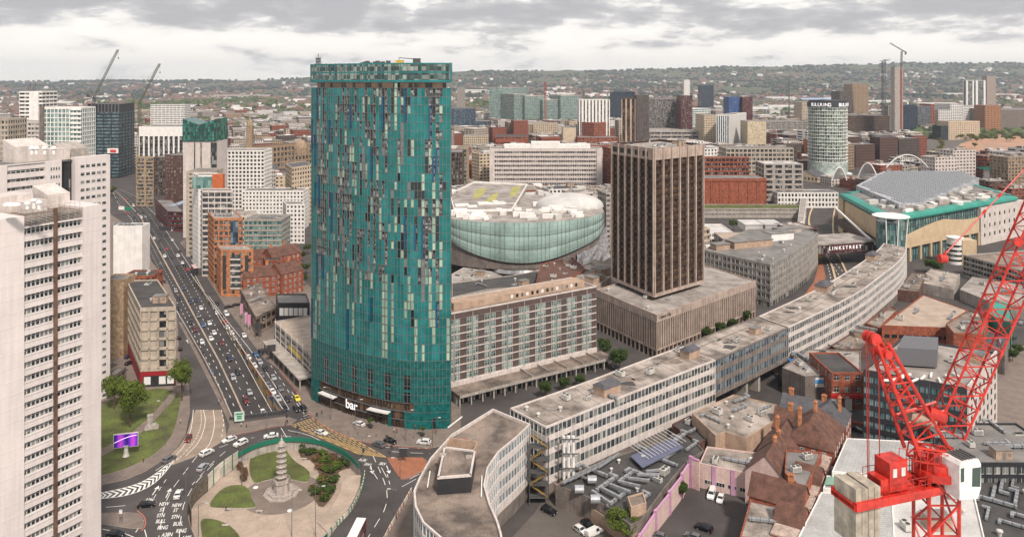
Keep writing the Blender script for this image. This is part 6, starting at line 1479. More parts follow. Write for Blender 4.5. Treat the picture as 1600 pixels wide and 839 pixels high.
for i in range(len(FW)-1):
    R_ = roof_of(PR[0 if i < 3 else (1 if i < 5 else 2)]); b = MB(); nk = 5 if i < 5 else 3
    for k in range(nk):
        t = (k+.5)/nk; p = [FW[i][j]*(1-t)+FW[i+1][j]*t for j in (0,1)]; q = [BW[i][j]*(1-t)+BW[i+1][j]*t for j in (0,1)]; s0 = [p[j]*.93+q[j]*.07 for j in (0,1)]; s1 = [p[j]*.07+q[j]*.93 for j in (0,1)]; b.bar((*s0,ZS-.34),(*s1,ZS-.34),.07)
    for f in (.35,.7):
        s0 = [FW[i][j]*(1-f)+BW[i][j]*f for j in (0,1)]; s1 = [FW[i+1][j]*(1-f)+BW[i+1][j]*f for j in (0,1)]
        if rp_.random() < .6: b.bar((*s0,ZS-.3),(*s1,ZS-.3),.14)
    b.build('felt_seam',seam,R_,kind='stuff')
    for k in range(3):
        t,f = rp_.random(),rp_.uniform(.25,.75); c = [(FW[i][j]*(1-t)+FW[i+1][j]*t)*(1-f)+(BW[i][j]*(1-t)+BW[i+1][j]*t)*f for j in (0,1)]; b = MB(); rr = rp_.uniform(1,2.6); b.poly([(c[0]+math.cos(a_*.7)*rr*rp_.uniform(.5,1.3)*1.4,c[1]+math.sin(a_*.7)*rr*rp_.uniform(.5,1.3),ZS-.335) for a_ in range(9)]); b.build('roof_patch',M[rp_.choice(('roof_dark','roof_brown','roof_pale'))],R_)
# penthouse sheds on the stone offices and brick gables by the hotel annex
so_ = first('stone_offices')
for px,py,w_,d_,h_,m_ in ((1170,383,26,9,3.2,'render_tan'),(1215,372,16,9,3.6,'white'),(1125,388,9,6,2.6,'render_tan'),(1230,362,18,6,2.4,'conc')):
    x,y = G(px,py,22); b = MB(); b.obox((x,y),.35,w_,d_,21.5,22+h_); b.obox((x,y),.35,w_+.8,d_+.8,22+h_,22.3+h_,1); b.build('roof_shed',[M[m_],M['roof_grey']],so_)
for i,(px,py,z,w_,d_,n_) in enumerate(((415,400,12,24,12,'rear'),(440,396,13,20,11,'middle'),(408,428,11,18,11,'front'),(447,422,12,14,12,'street-side'))):
    terrace(f'{n_} red brick Victorian range with steep clay roof beside the orange annex',(px,py),z,.9 if i % 2 else .3,w_,d_,4.5,ch=((3,2,2),))
# barriers between the lanes of the sunken road, and its far curve
b = MB()
for pts in ([(1316,470),(1306,440),(1300,415),(1290,396)],[(1335,455),(1322,425),(1310,400),(1302,388)],[(1272,372),(1262,350),(1268,325),(1285,308)],[(1305,380),(1300,350),(1306,320)]):
    p = smooth_open([G(*q) for q in pts],2)
    for i in range(len(p)-1): uu,nn,ll = frame(p[i],p[i+1]); b.fbox(p[i],uu,nn,0,ll,-.6,.6,0,.5,0,back=True,ends=(0,0))
struct('lane_kerb',b,M['mall_stone'])
sheet('pavement',[(1283,400),(1290,432),(1282,470),(1262,490),(1240,500),(1250,470),(1272,440)],M['red_paving'],.1,h=.1)
# ================================================================ ORDINARY CITY BLOCKS, SUBURBS, WOODS
rnd = random.Random(77)
KEEP = [[(150,280),(215,262),(240,300),(330,400),(420,470),(520,600),(560,720),(560,900),(100,900),(100,600),(165,300)],
        [(455,470),(489,360),(489,640),(430,600),(400,500)],[(930,560),(1200,480),(1290,430),(1340,380),(1360,400),(1300,460),(1190,520),(960,620)],
        [(1240,290),(1318,300),(1352,385),(1340,470),(1270,480),(1282,395),(1245,345)],[(1440,190),(1470,190),(1482,262),(1450,262)],
        [(700,440),(940,415),(980,520),(705,700)],[(690,640),(1400,400),(1420,470),(1200,700),(1600,640),(1700,900),(600,900)],[(1485,205),(1700,200),(1700,248),(1485,245)],[(1090,300),(1260,300),(1280,380),(1100,372)]]
KEEP += [[(1405,372),(1700,352),(1700,540),(1395,540)]]
HEROES.append((1488,1640,234,1300)); KEEPW = [ccw([G(*p) for p in k]) for k in KEEP]
WALLS = [('brick','brick'),('conc','concrete'),('offwhite','white rendered'),('cream','cream'),('brick_dark','dark brick'),('beige','beige'),('stone','sandstone'),('white','white'),('tan','tan brick'),('brown','brown')]
ROOFS = [('roof_grey','grey'),('roof_brown','brown'),('roof_pale','pale'),('roof_stain','stained'),('roof_dark','dark'),('roof_white','white')]
LM = [(90,205,'the turquoise-fronted flats'),(175,210,'the tower under construction'),(250,225,'the white-piered offices'),(312,290,'the green-topped tower'),(375,265,'the gridded white tower'),(440,240,'the domed civic building'),(350,400,'the orange brick hotel'),(440,330,'the pale flats'),(600,300,'the teal skyscraper'),
      (735,270,'the dark block by the teal skyscraper'),(785,165,'the green glass tower'),(850,260,'the white slab offices'),(850,170,'the stepped green glass offices'),(930,205,'the gabled red brick building'),(990,180,'the brown striped tower'),(1025,330,'the square brown tower'),(1140,205,'the blue-finned tower'),
      (1185,205,'the cream patterned block'),(1105,150,'the slim black tower'),(1150,295,'the red brick substation'),(1200,260,'the beige gridded offices'),(1302,215,'the round tower'),(1360,195,'the brown slab with cream lines'),(1405,160,'the bare lift core'),(1500,180,'the stepped white flats'),(1505,205,'the cream hotel'),(1551,185,'the orange clad tower'),(1450,320,'the green-edged mall'),(1200,430,'the grey stone offices'),(820,360,'the oval mall'),(1490,400,'the stone stair drum')]
def rect(cx,cy,w_,d_,a):
    ca,sa = math.cos(a),math.sin(a); return [(cx+ca*x-sa*y,cy+sa*x+ca*y) for x,y in ((-w_/2,-d_/2),(w_/2,-d_/2),(w_/2,d_/2),(-w_/2,d_/2))]
OB = [(min(p[0] for p in o),max(p[0] for p in o),min(p[1] for p in o),max(p[1] for p in o),o) for o in OCC]
def free(r,cx,cy):
    x0,x1,y0,y1 = min(p[0] for p in r),max(p[0] for p in r),min(p[1] for p in r),max(p[1] for p in r)
    test = r+[(cx,cy)]+[((r[i][0]+r[i-1][0])/2,(r[i][1]+r[i-1][1])/2) for i in range(4)]
    for k in KEEPW:
        if any(inside(p,k) for p in test): return False
    for a0,a1,b0,b1,o in OB:
        if a1 < x0 or a0 > x1 or b1 < y0 or b0 > y1: continue
        if any(inside(p,o) for p in test) or any(inside(p,r) for p in o) or inside((sum(q[0] for q in o)/len(o),sum(q[1] for q in o)/len(o)),r): return False
    return True
def wallgrid(k):
    """the wall material with rows of dark windows set by height and bay"""
    m = M[k].copy(); m.name = k+'_windowed'; nt = m.node_tree; b = nt.nodes['Principled BSDF']; src = b.inputs['Base Color'].links[0].from_socket; ge = nt.nodes.new('ShaderNodeNewGeometry'); sx = nt.nodes.new('ShaderNodeSeparateXYZ'); nt.links.new(ge.outputs['Position'],sx.inputs[0]); sn_ = nt.nodes.new('ShaderNodeSeparateXYZ'); nt.links.new(ge.outputs['Normal'],sn_.inputs[0])
    f1 = math_(nt,'GREATER_THAN',math_(nt,'FRACT',math_(nt,'DIVIDE',sx.outputs[2],3.7)),.48); h_ = math_(nt,'ADD',sx.outputs[0],math_(nt,'MULTIPLY',sx.outputs[1],.45)); f2 = math_(nt,'GREATER_THAN',math_(nt,'FRACT',math_(nt,'DIVIDE',h_,3.4)),.38)
    f3 = math_(nt,'LESS_THAN',math_(nt,'ABSOLUTE',sn_.outputs[2]),.4); f = math_(nt,'MULTIPLY',math_(nt,'MULTIPLY',f1,f2),f3); mx = nt.nodes.new('ShaderNodeMix'); mx.data_type = 'RGBA'; nt.links.new(f,mx.inputs[0]); nt.links.new(src,mx.inputs[6]); mx.inputs[7].default_value = (.03,.032,.035,1); nt.links.new(mx.outputs[2],b.inputs['Base Color']); return m
FW_ = [q[0] for q in WALLS]; FB = MB(); nfill = 0; Yc = 335.; used = {}
while Yc < 2500:
    cell = 21+Yc*.015 if Yc < 1100 else 36+(Yc-1100)*.018
    px = -30.
    while px < 1640:
        X = PX(px,Yc)+rnd.uniform(-4,4); y = Yc+rnd.uniform(-5,5); w_ = cell*rnd.uniform(.6,.92); d_ = cell*rnd.uniform(.45,.8); px += (cell*1.08)/Yc*FPX
        a = .35+(.12 if X < 0 else -.1)+rnd.choice((0,0,.5))*rnd.random(); r = rect(X,y,w_,d_,a)
        if not free(r,X,y): continue
        if rnd.random() < (.08 if Yc < 1400 else .25): continue
        h = rnd.choice((8,10,12,14,17,20)) if Yc < 900 else rnd.choice((8,10,12,15,18,22,26))*(1 if Yc < 1500 else .75)
        pa,pb = 800+FPX*(X-w_*.6)/y,800+FPX*(X+w_*.6)/y; lim = 0
        for x0,x1,bs,HY in HEROES:
            if HY > y-d_ and pb > x0 and pa < x1: lim = max(lim,bs)
        if lim: 
            hm = ZZ(lim-2,y-d_*.3)
            if hm < 4: continue
            h = min(h,hm) if hm < h or hm > 48 or Yc < 520 else hm*rnd.uniform(.6,1)
        wk = rnd.choices(WALLS,[7,4,4,3,3,3,2,4,2,2])[0]; rk = rnd.choices(ROOFS,[4,2.5,4,3,2,3.2])[0]
        s = S(fl=3.5 if Yc < 1200 else 4.5,bay=3.2 if Yc < 700 else (4.2 if Yc < 1200 else 7),sp=rnd.choice((.4,.5,.55)),pr=rnd.choice((.2,.4,.5)),d=.35,wall=M[wk[0]],glass=M[rnd.choice(('glass_dark','glass_dark','glass_grey'))],roof=M[rk[0]],top=1.)
        cx_,cy_ = 800+FPX*X/y,HZ+(CH-h)*FPX/y; lx,ly,lm = min(LM,key=lambda t: abs(t[0]-cx_)+1.5*abs(t[1]-cy_))
        rel = 'behind' if cy_ < ly-14 else ('in front of' if cy_ > ly+40 else ('left of' if cx_ < lx else 'right of'))
        szw = 'small' if w_*d_ < 380 else ('broad' if w_ > 38 else 'mid-sized')
        pitched = h < 14 and rnd.random() < .3
        lb = f"{szw} {'low' if h < 13 else 'tall'} {wk[1]} block, {'pitched slate' if pitched else rk[1]} roof, {rel} {lm}"
        used[lb] = used.get(lb,0)+1
        if nfill < 290:
            root = building('city_block',lb,r,0,h,s,'building',f'{wk[1]} city blocks',0 if Yc > 900 else rnd.choice((2,3,4,6)),nfill)
            if pitched: gable(root,(X,y),a,w_-.5,d_-.5,h+.02,h+d_*.22,rnd.choice(('slate','tile')),wk[0])
            elif rnd.random() < .6:
                b = MB(); b.prism(rect(X+rnd.uniform(-2,2),y,w_*rnd.uniform(.2,.5),d_*.35,a),h-.5,h+rnd.uniform(1.5,3),0); b.build('roof_storey',M[rnd.choice(('white','plant_pale','conc','roof_pale'))],root)
        else:
            wi = FW_.index(wk[0]); FB.prism(r,-1,h,wi,10+[q[0] for q in ROOFS].index(rk[0]))
            for _ in range(2):
                if rnd.random() < .6: FB.prism(rect(X+rnd.uniform(-.25,.25)*w_,y+rnd.uniform(-.2,.2)*d_,w_*rnd.uniform(.1,.45),d_*.3,a),h-.5,h+rnd.uniform(1.2,3.5),rnd.choice((7,2,1)),rnd.choice((12,15,10)))
        occ(r); OB.append((min(p[0] for p in r),max(p[0] for p in r),min(p[1] for p in r),max(p[1] for p in r),r)); nfill += 1
    Yc += cell*.86
o = FB.build('far_city_blocks',[wallgrid(k) for k in FW_]+[M[q[0]] for q in ROOFS]); tag(o,'mass of small flat-roofed buildings filling the far side of the city centre','buildings'); o['kind'] = 'stuff'
# ---------------- distant warehouses
for i,(x0,x1,py,Y,m) in enumerate([(905,975,133,3600,'roof_white'),(900,1040,138,3400,'roof_white'),(1200,1245,127,4200,'roof_white'),(1255,1305,127,4000,'blue_shed'),(1160,1210,144,2700,'roof_white'),(1205,1260,141,2900,'roof_white'),(1290,1340,133,3500,'roof_white'),(1350,1420,131,3600,'roof_white'),(1440,1500,134,3200,'roof_white'),(1480,1520,124,4600,'roof_white'),
        (60,110,144,3300,'roof_white'),(250,300,150,2900,'roof_white'),(640,690,138,3500,'roof_white'),(1000,1060,141,3000,'roof_pale'),(1560,1600,123,4300,'roof_white'),(330,420,140,4200,'roof_pale'),(720,770,126,5200,'roof_white'),(860,900,130,4400,'roof_white')]):
    if m == 'blue_shed': M['blue_shed'] = mat('blue_shed',(.3,.42,.6),.5,.2)
    g0 = hill(PX((x0+x1)/2,Y),Y)-2; a,c = PX(x0,Y),PX(x1,Y); o = empty('warehouse',((a+c)/2,Y,g0),f"{'pale blue' if m == 'blue_shed' else 'white'} distribution shed far off, {'below the left skyline' if x1 < 480 else 'behind ' + min(LM, key=lambda t: abs(t[0]-(x0+x1)/2)+.2*abs(t[1]-py))[2]}",'warehouse','distant warehouses')
    h = 14; b = MB(); b.box(a,Y,g0,c,Y+90,g0+h); b.build('wall',M['white'],o); b = MB(); b.quad((a-2,Y-2,g0+h),(c+2,Y-2,g0+h),(c+2,Y+45,g0+h+7),(a-2,Y+45,g0+h+7)); b.quad((c+2,Y+92,g0+h),(a-2,Y+92,g0+h),(a-2,Y+45,g0+h+7),(c+2,Y+45,g0+h+7)); b.poly([(a-2,Y+92,g0+h),(a-2,Y-2,g0+h),(a-2,Y+45,g0+h+7)]); b.build('roof',M[m],o)
# ---------------- houses of the suburbs
npr = np.random.default_rng(5)
def house_arrays(n,y0,y1,pw=1.):
    Y = y0*(y1/y0)**(npr.random(n)**pw); px = npr.uniform(-40,1640,n); return (px-800)/FPX*Y,Y
def house_mesh(name,items,mats):
    V = []; F = []; MI = []
    base = np.array([(-1,-1,0),(1,-1,0),(1,1,0),(-1,1,0),(-1,-1,1),(1,-1,1),(1,1,1),(-1,1,1),(-1,0,1.7),(1,0,1.7)],float)
    fc = [((0,1,5,4),0),((1,2,6,5),0),((2,3,7,6),0),((3,0,4,7),0),((4,5,9,8),1),((6,7,8,9),1),((5,6,9),0),((7,4,8),0)]
    for (x,y,z,lx,ly,h,a,mi) in items:
        k = len(V); ca,sa = math.cos(a),math.sin(a); p = base*np.array([lx/2,ly/2,h])
        V += [(x+ca*q[0]-sa*q[1],y+sa*q[0]+ca*q[1],z+q[2]) for q in p]
        for f,m_ in fc: F.append(tuple(k+i for i in f)); MI.append(m_*1+mi*2)
    me = bpy.data.meshes.new(name); me.from_pydata(V,[],F)
    for m_ in mats: me.materials.append(m_)
    me.polygons.foreach_set('material_index',MI); me.update(); return me
M['brick_far'] = mat('suburb_brick',(.24,.13,.1),.95,.2,.1); M['tile_far'] = mat('suburb_tile',(.17,.115,.095),.95,.3,.1)
HM = [M['brick_far'],M['tile_far'],M['offwhite'],M['slate'],M['white'],M['roof_white']]
xs_,ys_ = house_arrays(6200,1800,8200,.9); items = []
for x,y in zip(xs_,ys_):
    if math.sin(x*.004+1.3)*math.sin(y*.0031)+rnd.uniform(-.6,.6) < -.25: continue
    if y > 5000 and rnd.random() < .45: continue
    s = 1+y/5000; items.append((x,y,hill(x,y)-1,rnd.uniform(10,30)*s,rnd.uniform(8,11)*s,rnd.uniform(5,7)*(1+y/7000),rnd.choice((.2,.4,1.8,1.2))+rnd.uniform(-.15,.15),rnd.choices((0,1,2),(7,2,1.2))[0]))
items.sort(key=lambda t: t[1]); PH = {}
for it in items[:290]:
    k = (it[7],rnd.randrange(3))
    if k not in PH: PH[k] = house_mesh('terraced_house',[(0,0,0,(14,20,28)[k[1]],10,6.5,0,0)],HM[it[7]*2:it[7]*2+2])
    o = bpy.data.objects.new('suburban_house',PH[k]); COL.objects.link(o); o.location = it[:3]; o.rotation_euler.z = it[6]; q_ = 800+FPX*it[0]/it[1]; lm = min(LM,key=lambda t: abs(t[0]-q_)+.2*t[1])[2]
    tag(o,(f'red brick house, clay roof, far beyond {lm}',f'pale house, slate roof, far beyond {lm}',f'white house, white roof, far beyond {lm}')[it[7]],'house',('brick suburban houses','pale suburban houses','white suburban houses')[it[7]])
o = bpy.data.objects.new('distant_houses',house_mesh('distant_houses',items[290:],HM)); COL.objects.link(o); tag(o,'countless tiny houses scattered through the suburbs below the skyline','houses'); o['kind'] = 'stuff'
# ---------------- trees
def foliage(name,col,col2,sc_=.9):
    m = mat(name,col,1.,.4,sc_,col2=col2,fine=.25,spec=.15); return m
M['leaf1'] = foliage('foliage_fresh',(.13,.17,.03),(.05,.075,.016)); M['leaf2'] = foliage('foliage_deep',(.065,.1,.025),(.03,.055,.015)); M['leaf3'] = foliage('foliage_yellow',(.17,.17,.04),(.08,.09,.02))
M['bark'] = mat('bark',(.09,.065,.045),.95,.3,2.); M['wood_far'] = mat('woodland',(.08,.11,.035),1.,.4,.012,col2=(.035,.05,.022),fine=0.)
def crown_mesh(name,seed,rx,rz,n,leaf,m,flat_=0.):
    g = np.random.default_rng(seed); nc = 42; C = g.normal(size=(nc,3)); C /= np.linalg.norm(C,axis=1)[:,None]; C *= (g.random(nc)**.45)[:,None]*.78; C[:,2] = C[:,2]*.8+.05; R_ = g.uniform(.16,.36,nc)
    k = g.integers(0,nc,n); d = g.normal(size=(n,3)); d /= np.linalg.norm(d,axis=1)[:,None]; P = C[k]+d*(R_[k]*g.uniform(.55,1.08,n))[:,None]; P *= np.array([rx,rx,rz])
    a = g.normal(size=(n,3)); nrm = d+a*.6; nrm /= np.linalg.norm(nrm,axis=1)[:,None]; t = np.cross(nrm,g.normal(size=(n,3))); t /= np.linalg.norm(t,axis=1)[:,None]; bt = np.cross(nrm,t); s = leaf*g.uniform(.6,1.3,n)[:,None]
    V = np.stack([P-t*s,P+bt*s*.7,P+t*s,P-bt*s*.7],1).reshape(-1,3).astype(np.float32); me = bpy.data.meshes.new(name); me.vertices.add(len(V)); me.vertices.foreach_set('co',V.ravel()); me.loops.add(n*4); me.loops.foreach_set('vertex_index',np.arange(n*4,dtype=np.int32)); me.polygons.add(n); me.polygons.foreach_set('loop_start',np.arange(0,n*4,4,dtype=np.int32)); me.materials.append(m); me.update(); me.validate(); return me
CM = {}
def tree(label,x,y,h,wd,leafm='leaf1',z=0.,near=True,group=None,cat='tree',name='tree',trunk=.32):
    key = (leafm,near,rnd.randrange(2))
    if key not in CM: CM[key] = crown_mesh('crown',rnd.randrange(999),1.,1.,10000 if near else 520,.043 if near else .15,M[leafm])
    root = empty(name,(x,y,z),label,cat,group); ch = h*(1-trunk)
    o = bpy.data.objects.new('crown',CM[key]); COL.objects.link(o); o.parent = root; o.location = (0,0,h-ch/2); o.scale = (wd/2,wd/2,ch/2); o.rotation_euler.z = rnd.uniform(0,6)
    b = MB(); b.bar((x,y,z),(x+.1,y,z+h*.62),h*.022,7,r2=h*.01)
    if near:
        for k in range(5): a = k*1.3+rnd.random(); b.bar((x+.05,y,z+h*(.3+.06*k)),(x+math.cos(a)*wd*.26,y+math.sin(a)*wd*.26,z+h*(.52+.06*k)),h*.009,5,r2=h*.003)
    b.build('trunk',M['bark'],root); return root
def tpx(label,px,py,h,wd,**k): x,y = G(px,py,k.get('z',0)); return tree(label,x,y,h,wd,**k)
tpx('wide pale green tree on the verge at the foot of the second tower block',203,668,17,14,trunk=.25); tpx('smaller pale tree pressed against the wide pale one on the verge',178,640,13,10,trunk=.25)
tpx('tall bright green tree in front of the cream office, beside the path',284,626,15.5,11,trunk=.3,leafm='leaf1')
for px,py,h,wd,lb in ((943,560,9,7,'dark round tree at the near corner of the finned podium'),(968,580,10,8.5,'largest dark street tree between the slab hotel and the parade roof'),(852,622,7,5.5,'dark tree in front of the shop podium, nearest the roundabout'),(882,612,6,5,'small dark tree second along the shop podium'),(906,604,5,5,'low dark shrub-like tree third along the shop podium'),
                      (1106,533,7,6,'first of four trees along the podium, nearest the parade bridge'),(1126,524,6.5,6,'second of the four trees along the finned podium'),(1145,516,6,5.5,'third of the four trees along the finned podium'),(1165,505,7,6,'last of the four trees along the finned podium'),(1459,428,10,12,'round dark tree below the hook block by the mall side'),(975,842,8,10,'bright green tree at the end of the pink wall, bottom of the picture'),
                      (1582,565,6,6,'round shrub tree by the paved road at the right edge'),(1066,782,6,5,'green bush climbing the pink wall beside the car park'),(1590,555,5,5,'second shrub tree by the paved road at the right edge')):
    tpx(lb,px,py,h,wd,leafm='leaf2' if px not in (975,) else 'leaf1',trunk=.2)
for i,(px,py) in enumerate([(478,430),(472,448),(470,410),(480,398),(447,440),(452,455)]): tpx(f"{('first', 'second', 'third', 'fourth', 'fifth', 'sixth')[i]} street tree on the lane left of the teal skyscraper",px,py,8,7,leafm='leaf2',near=False)
for i in range(120):
    px = rnd.choice((rnd.uniform(0,480),rnd.uniform(700,1600))); Y = rnd.uniform(560,2300); x = PX(px,Y)
    if any(inside((x,Y),o) for *_,o in OB) : continue
    lm = min(LM,key=lambda t: abs(t[0]-px)+1.5*abs(t[1]-HZ-CH*FPX/Y))[2]; tree(f'leafy street tree among the blocks near {lm}',x,Y,rnd.uniform(8,13),rnd.uniform(8,13),leafm=rnd.choice(('leaf1','leaf2')),near=False,group='trees among the city blocks')
for i in range(26): x,y = G(1500+rnd.uniform(-6,90),214+rnd.uniform(-6,8)); tree('green tree in the belt beside the bare earth site',x,y,rnd.uniform(9,14),rnd.uniform(10,15),leafm=rnd.choice(('leaf1','leaf3')),near=False,group='trees beside the earth site')
for i in range(8): x,y = G(1465+rnd.uniform(-3,14),225+i*4); tree('yellow-green tree lining the far road by the white arches',x,y,rnd.uniform(10,13),rnd.uniform(9,12),leafm='leaf3',near=False,group='yellow-green trees by the far road')
# woodland of the suburbs: low lumpy crowns over the hills, one mesh
ico = np.array([(0,0,-1),(.72,-.53,-.45),(-.28,-.85,-.45),(-.89,0,-.45),(-.28,.85,-.45),(.72,.53,-.45),(.28,-.85,.45),(-.72,-.53,.45),(-.72,.53,.45),(.28,.85,.45),(.89,0,.45),(0,0,1)])
icf = np.array([(0,2,1),(0,3,2),(0,4,3),(0,5,4),(0,1,5),(1,2,6),(2,3,7),(3,4,8),(4,5,9),(5,1,10),(1,6,10),(2,7,6),(3,8,7),(4,9,8),(5,10,9),(6,11,10),(6,7,11),(7,8,11),(8,9,11),(9,10,11)])
def woods(name,label,n,y0,y1,m,seed,pw=.85,size=1.):
    g = np.random.default_rng(seed); Y = y0*(y1/y0)**(g.random(n)**pw); px = g.uniform(-60,1660,n); X = (px-800)/FPX*Y
    keep = (np.sin(X*.0052+2)+np.sin(Y*.0047+X*.0021)+np.sin(X*.013-Y*.009)*.6+g.normal(size=n)*.7) > -.35
    X,Y = X[keep],Y[keep]; n = len(X); Z = np.array([hill(a,c) for a,c in zip(X,Y)]); r = (5.5+Y/1000)*g.uniform(.55,1.35,n)*size
    V = ico[None]*g.uniform(.75,1.2,(n,12,1))*(r[:,None,None]*np.array([1.25,1.25,.85])); V += np.stack([X,Y,Z+r*.45],1)[:,None,:]
    F = (icf[None]+(np.arange(n)*12)[:,None,None]).reshape(-1,3).astype(np.int32); V = V.reshape(-1,3).astype(np.float32)
    me = bpy.data.meshes.new(name); me.vertices.add(len(V)); me.vertices.foreach_set('co',V.ravel()); me.loops.add(F.size); me.loops.foreach_set('vertex_index',F.ravel()); me.polygons.add(len(F)); me.polygons.foreach_set('loop_start',np.arange(0,F.size,3,dtype=np.int32)); me.materials.append(m); me.update()
    o = bpy.data.objects.new(name,me); COL.objects.link(o); tag(o,label,'woodland'); o['kind'] = 'stuff'
woods('suburban_woodland','belt of tree crowns between the distant suburbs and the city blocks',15000,1500,4200,M['wood_far'],3)
M['wood_hill'] = mat('hill_woodland',(.045,.06,.045),1.,.4,.004,col2=(.025,.036,.032),fine=0.)
woods('hill_woodland','tree cover on the low hills along the skyline',17000,4000,9300,M['wood_hill'],4,.8,.95)

# ---------------- the air: thin even haze over the whole scene
hz = MB(); hz.box(-9800,-60,-8,9800,13200,420); m = bpy.data.materials.new('haze'); m.use_nodes = True; nt = m.node_tree; nt.nodes.clear(); o_ = nt.nodes.new('ShaderNodeOutputMaterial'); v = nt.nodes.new('ShaderNodeVolumePrincipled'); v.inputs['Color'].default_value = (.8,.88,1,1); v.inputs['Density'].default_value = .00005; v.inputs['Anisotropy'].default_value = .3; nt.links.new(v.outputs[0],o_.inputs['Volume'])
hz = hz.build('haze',m); hz['kind'] = 'stuff'; tag(hz,'thin pale haze in the air over the whole city','haze')
# ================================================================ ROUNDABOUT GARDEN, VEHICLES, STREET FURNITURE, CRANES
WV = 'frame_white'
sheet('lawn',smooth_closed([(391,712),(411,703),(439,697),(446,700),(458,719),(482,733),(485,743),(480,754),(465,750),(446,747),(418,748),(399,756),(392,745),(389,730)],2),M['lawn'],IZ+.25,h=.25)
sheet('lawn',smooth_closed([(352,759),(378,756),(390,764),(392,778),(402,791),(388,793),(352,793),(325,792),(334,775)],2),M['lawn'],IZ+.25,h=.25)
sheet('lawn',smooth_closed([(313,809),(335,810),(354,817),(368,828),(376,839),(378,860),(320,860),(314,825)],2),M['lawn'],IZ+.25,h=.25)
sheet('shrub_bed',smooth_closed([(461,690),(488,692),(515,698),(536,709),(551,722),(552,730),(531,735),(527,742),(524,766),(515,782),(502,795),(489,777),(487,764),(499,756),(501,744),(489,719),(471,717),(466,703)],1),mat('soil',(.12,.08,.05),1.,.3),IZ+.3,h=.3)
x,y = G(440,770,IZ)
sheet('paved_circle',[(x+math.cos(t*.2)*11,y+math.sin(t*.2)*11) for t in range(31)],M['paving'],IZ+.03,px=False)
pg = empty('pagoda',(x,y,IZ),'pale stone seven-tiered pagoda on an octagonal plinth in the roundabout garden','pagoda')
st_m = mat('carved_stone',(.42,.37,.33),.85,.25,1.2,streak=.2)
b = MB(); b.lathe((x,y,IZ),[(5.2,0),(5.2,.3),(4.8,.3),(4.8,.12)],8,rot=.39); b.lathe((x,y,IZ),[(3.7,0),(3.7,.5),(3.4,.5)],8,rot=.39); b.build('plinth',st_m,pg)
b = MB(); b.lathe((x,y,IZ+.5),[(2.2,0),(2.1,2.6),(2.4,2.8),(2.4,3.1),(1.6,3.2)],8,rot=.39); b.build('base_drum',st_m,pg); b = MB(); b.lathe((x,y,IZ+.5),[(2.4,3.1),(2.4,3.9),(2.25,3.9),(2.25,3.1)],8,rot=.39,cap=False); b.build('balustrade',st_m,pg)
z = IZ+3.7
for k in range(7):
    r_ = 1.45-.03*k; b = MB(); b.lathe((x,y,z),[(r_*.62,0),(r_*.6,.95),(r_*.95,1.0),(r_*1.12,1.12),(r_*.8,1.38),(r_*.62,1.5)],8,rot=.39)
    for j in range(8): a = j*.785+.39; b.bar((x+math.cos(a)*r_*.8,y+math.sin(a)*r_*.8,z),(x+math.cos(a)*r_*.8,y+math.sin(a)*r_*.8,z+1.),.06)
    b.build('tier',st_m,pg); z += 1.52
b = MB(); b.lathe((x,y,z),[(1.1,0),(.5,.7),(.3,1.),(.35,1.2),(.12,1.6),(.05,2.6)],8); b.build('finial',st_m,pg); pgx,pgy = x,y
for dx,dy,i in ((-8.5,3,0),(9,0,1),(5,-9,2)):
    b = MB(); b.lathe((x+dx,y+dy,IZ+.03),[(.75,0),(.7,.12),(.1,.16)],16); o = b.build('ground_light',M['frame_white'],None); tag(o,('round pale ground light left of the pagoda','round pale ground light right of the pagoda','round pale ground light in front of the pagoda')[i],'ground light')
# hoardings and railings round the island
def ring_wall(name,label,pts,h,m,z0=-.2,th=.15,posts=None,pm=None,panel=0.,zz=None):
    p = smooth_open([G(a,c) for a,c in pts],2); c0 = p[len(p)//2]; root = empty(name,(*c0,0),label,'barrier'); b = MB(); s = MB(); acc = 0
    for i in range(len(p)-1):
        uu,nn,ll = frame(p[i],p[i+1]); b.fbox(p[i],uu,nn,0,ll,-th/2,th/2,z0,h,0,back=True)
        if posts and int((acc+ll)/posts) > int(acc/posts): s.fbox(p[i],uu,nn,0,.3,-.2,.2,z0,h+.12,0,back=True)
        acc += ll
    b.build('panel',m,root)
    if s.f: s.build('post',pm,root)
    return root
green = flat('hoarding_green',(.01,.16,.1)); M['poster'] = mat('poster_panel',(.7,.64,.55),.8,.3,.35,cell=3.2)
ring_wall('green_hoarding','curved green hoarding along the top of the roundabout garden',[(372,713),(395,700),(430,690),(465,688),(497,692),(522,701),(545,714),(560,731)],1.2,green)
ring_wall('poster_hoarding','white poster panels with green posts on the left rim of the garden',[(325,750),(345,730),(372,712)],1.6,M['poster'],z0=-3,posts=4.2,pm=green)
ring_wall('planted_fence','weathered planted fence curving round the left rim of the garden',[(299,805),(295,785),(305,766),(325,750)],1.3,mat('ivy_fence',(.16,.13,.1),1.,.5,1.2),z0=-3.1)
ring_wall('panel_balustrade','white-panelled balustrade along the curved pedestrian ramp',[(570,740),(568,756),(560,778),(548,800),(528,820),(512,838)],1.1,M['poster'],z0=-2,posts=2.,pm=green)
ring_wall('kerb_parapet','concrete parapet bounding the ramp on the far right of the garden',[(500,850),(512,838),(518,828)],1.0,green)
ring_wall('parapet_wall','red-topped parapet with pale panels between the road and the curved block',[(643,768),(628,795),(612,822),(598,850)],1.3,M['poster'],posts=2.6,pm=mat('parapet_red',(.26,.1,.08),.9,.2))
rm = MB(); L_ = smooth_open([(546,742),(535,752),(531,770),(523,785),(505,805),(495,815)],2); R_ = smooth_open([(564,742),(562,757),(553,780),(541,800),(523,820),(512,832)],2); n = len(L_)
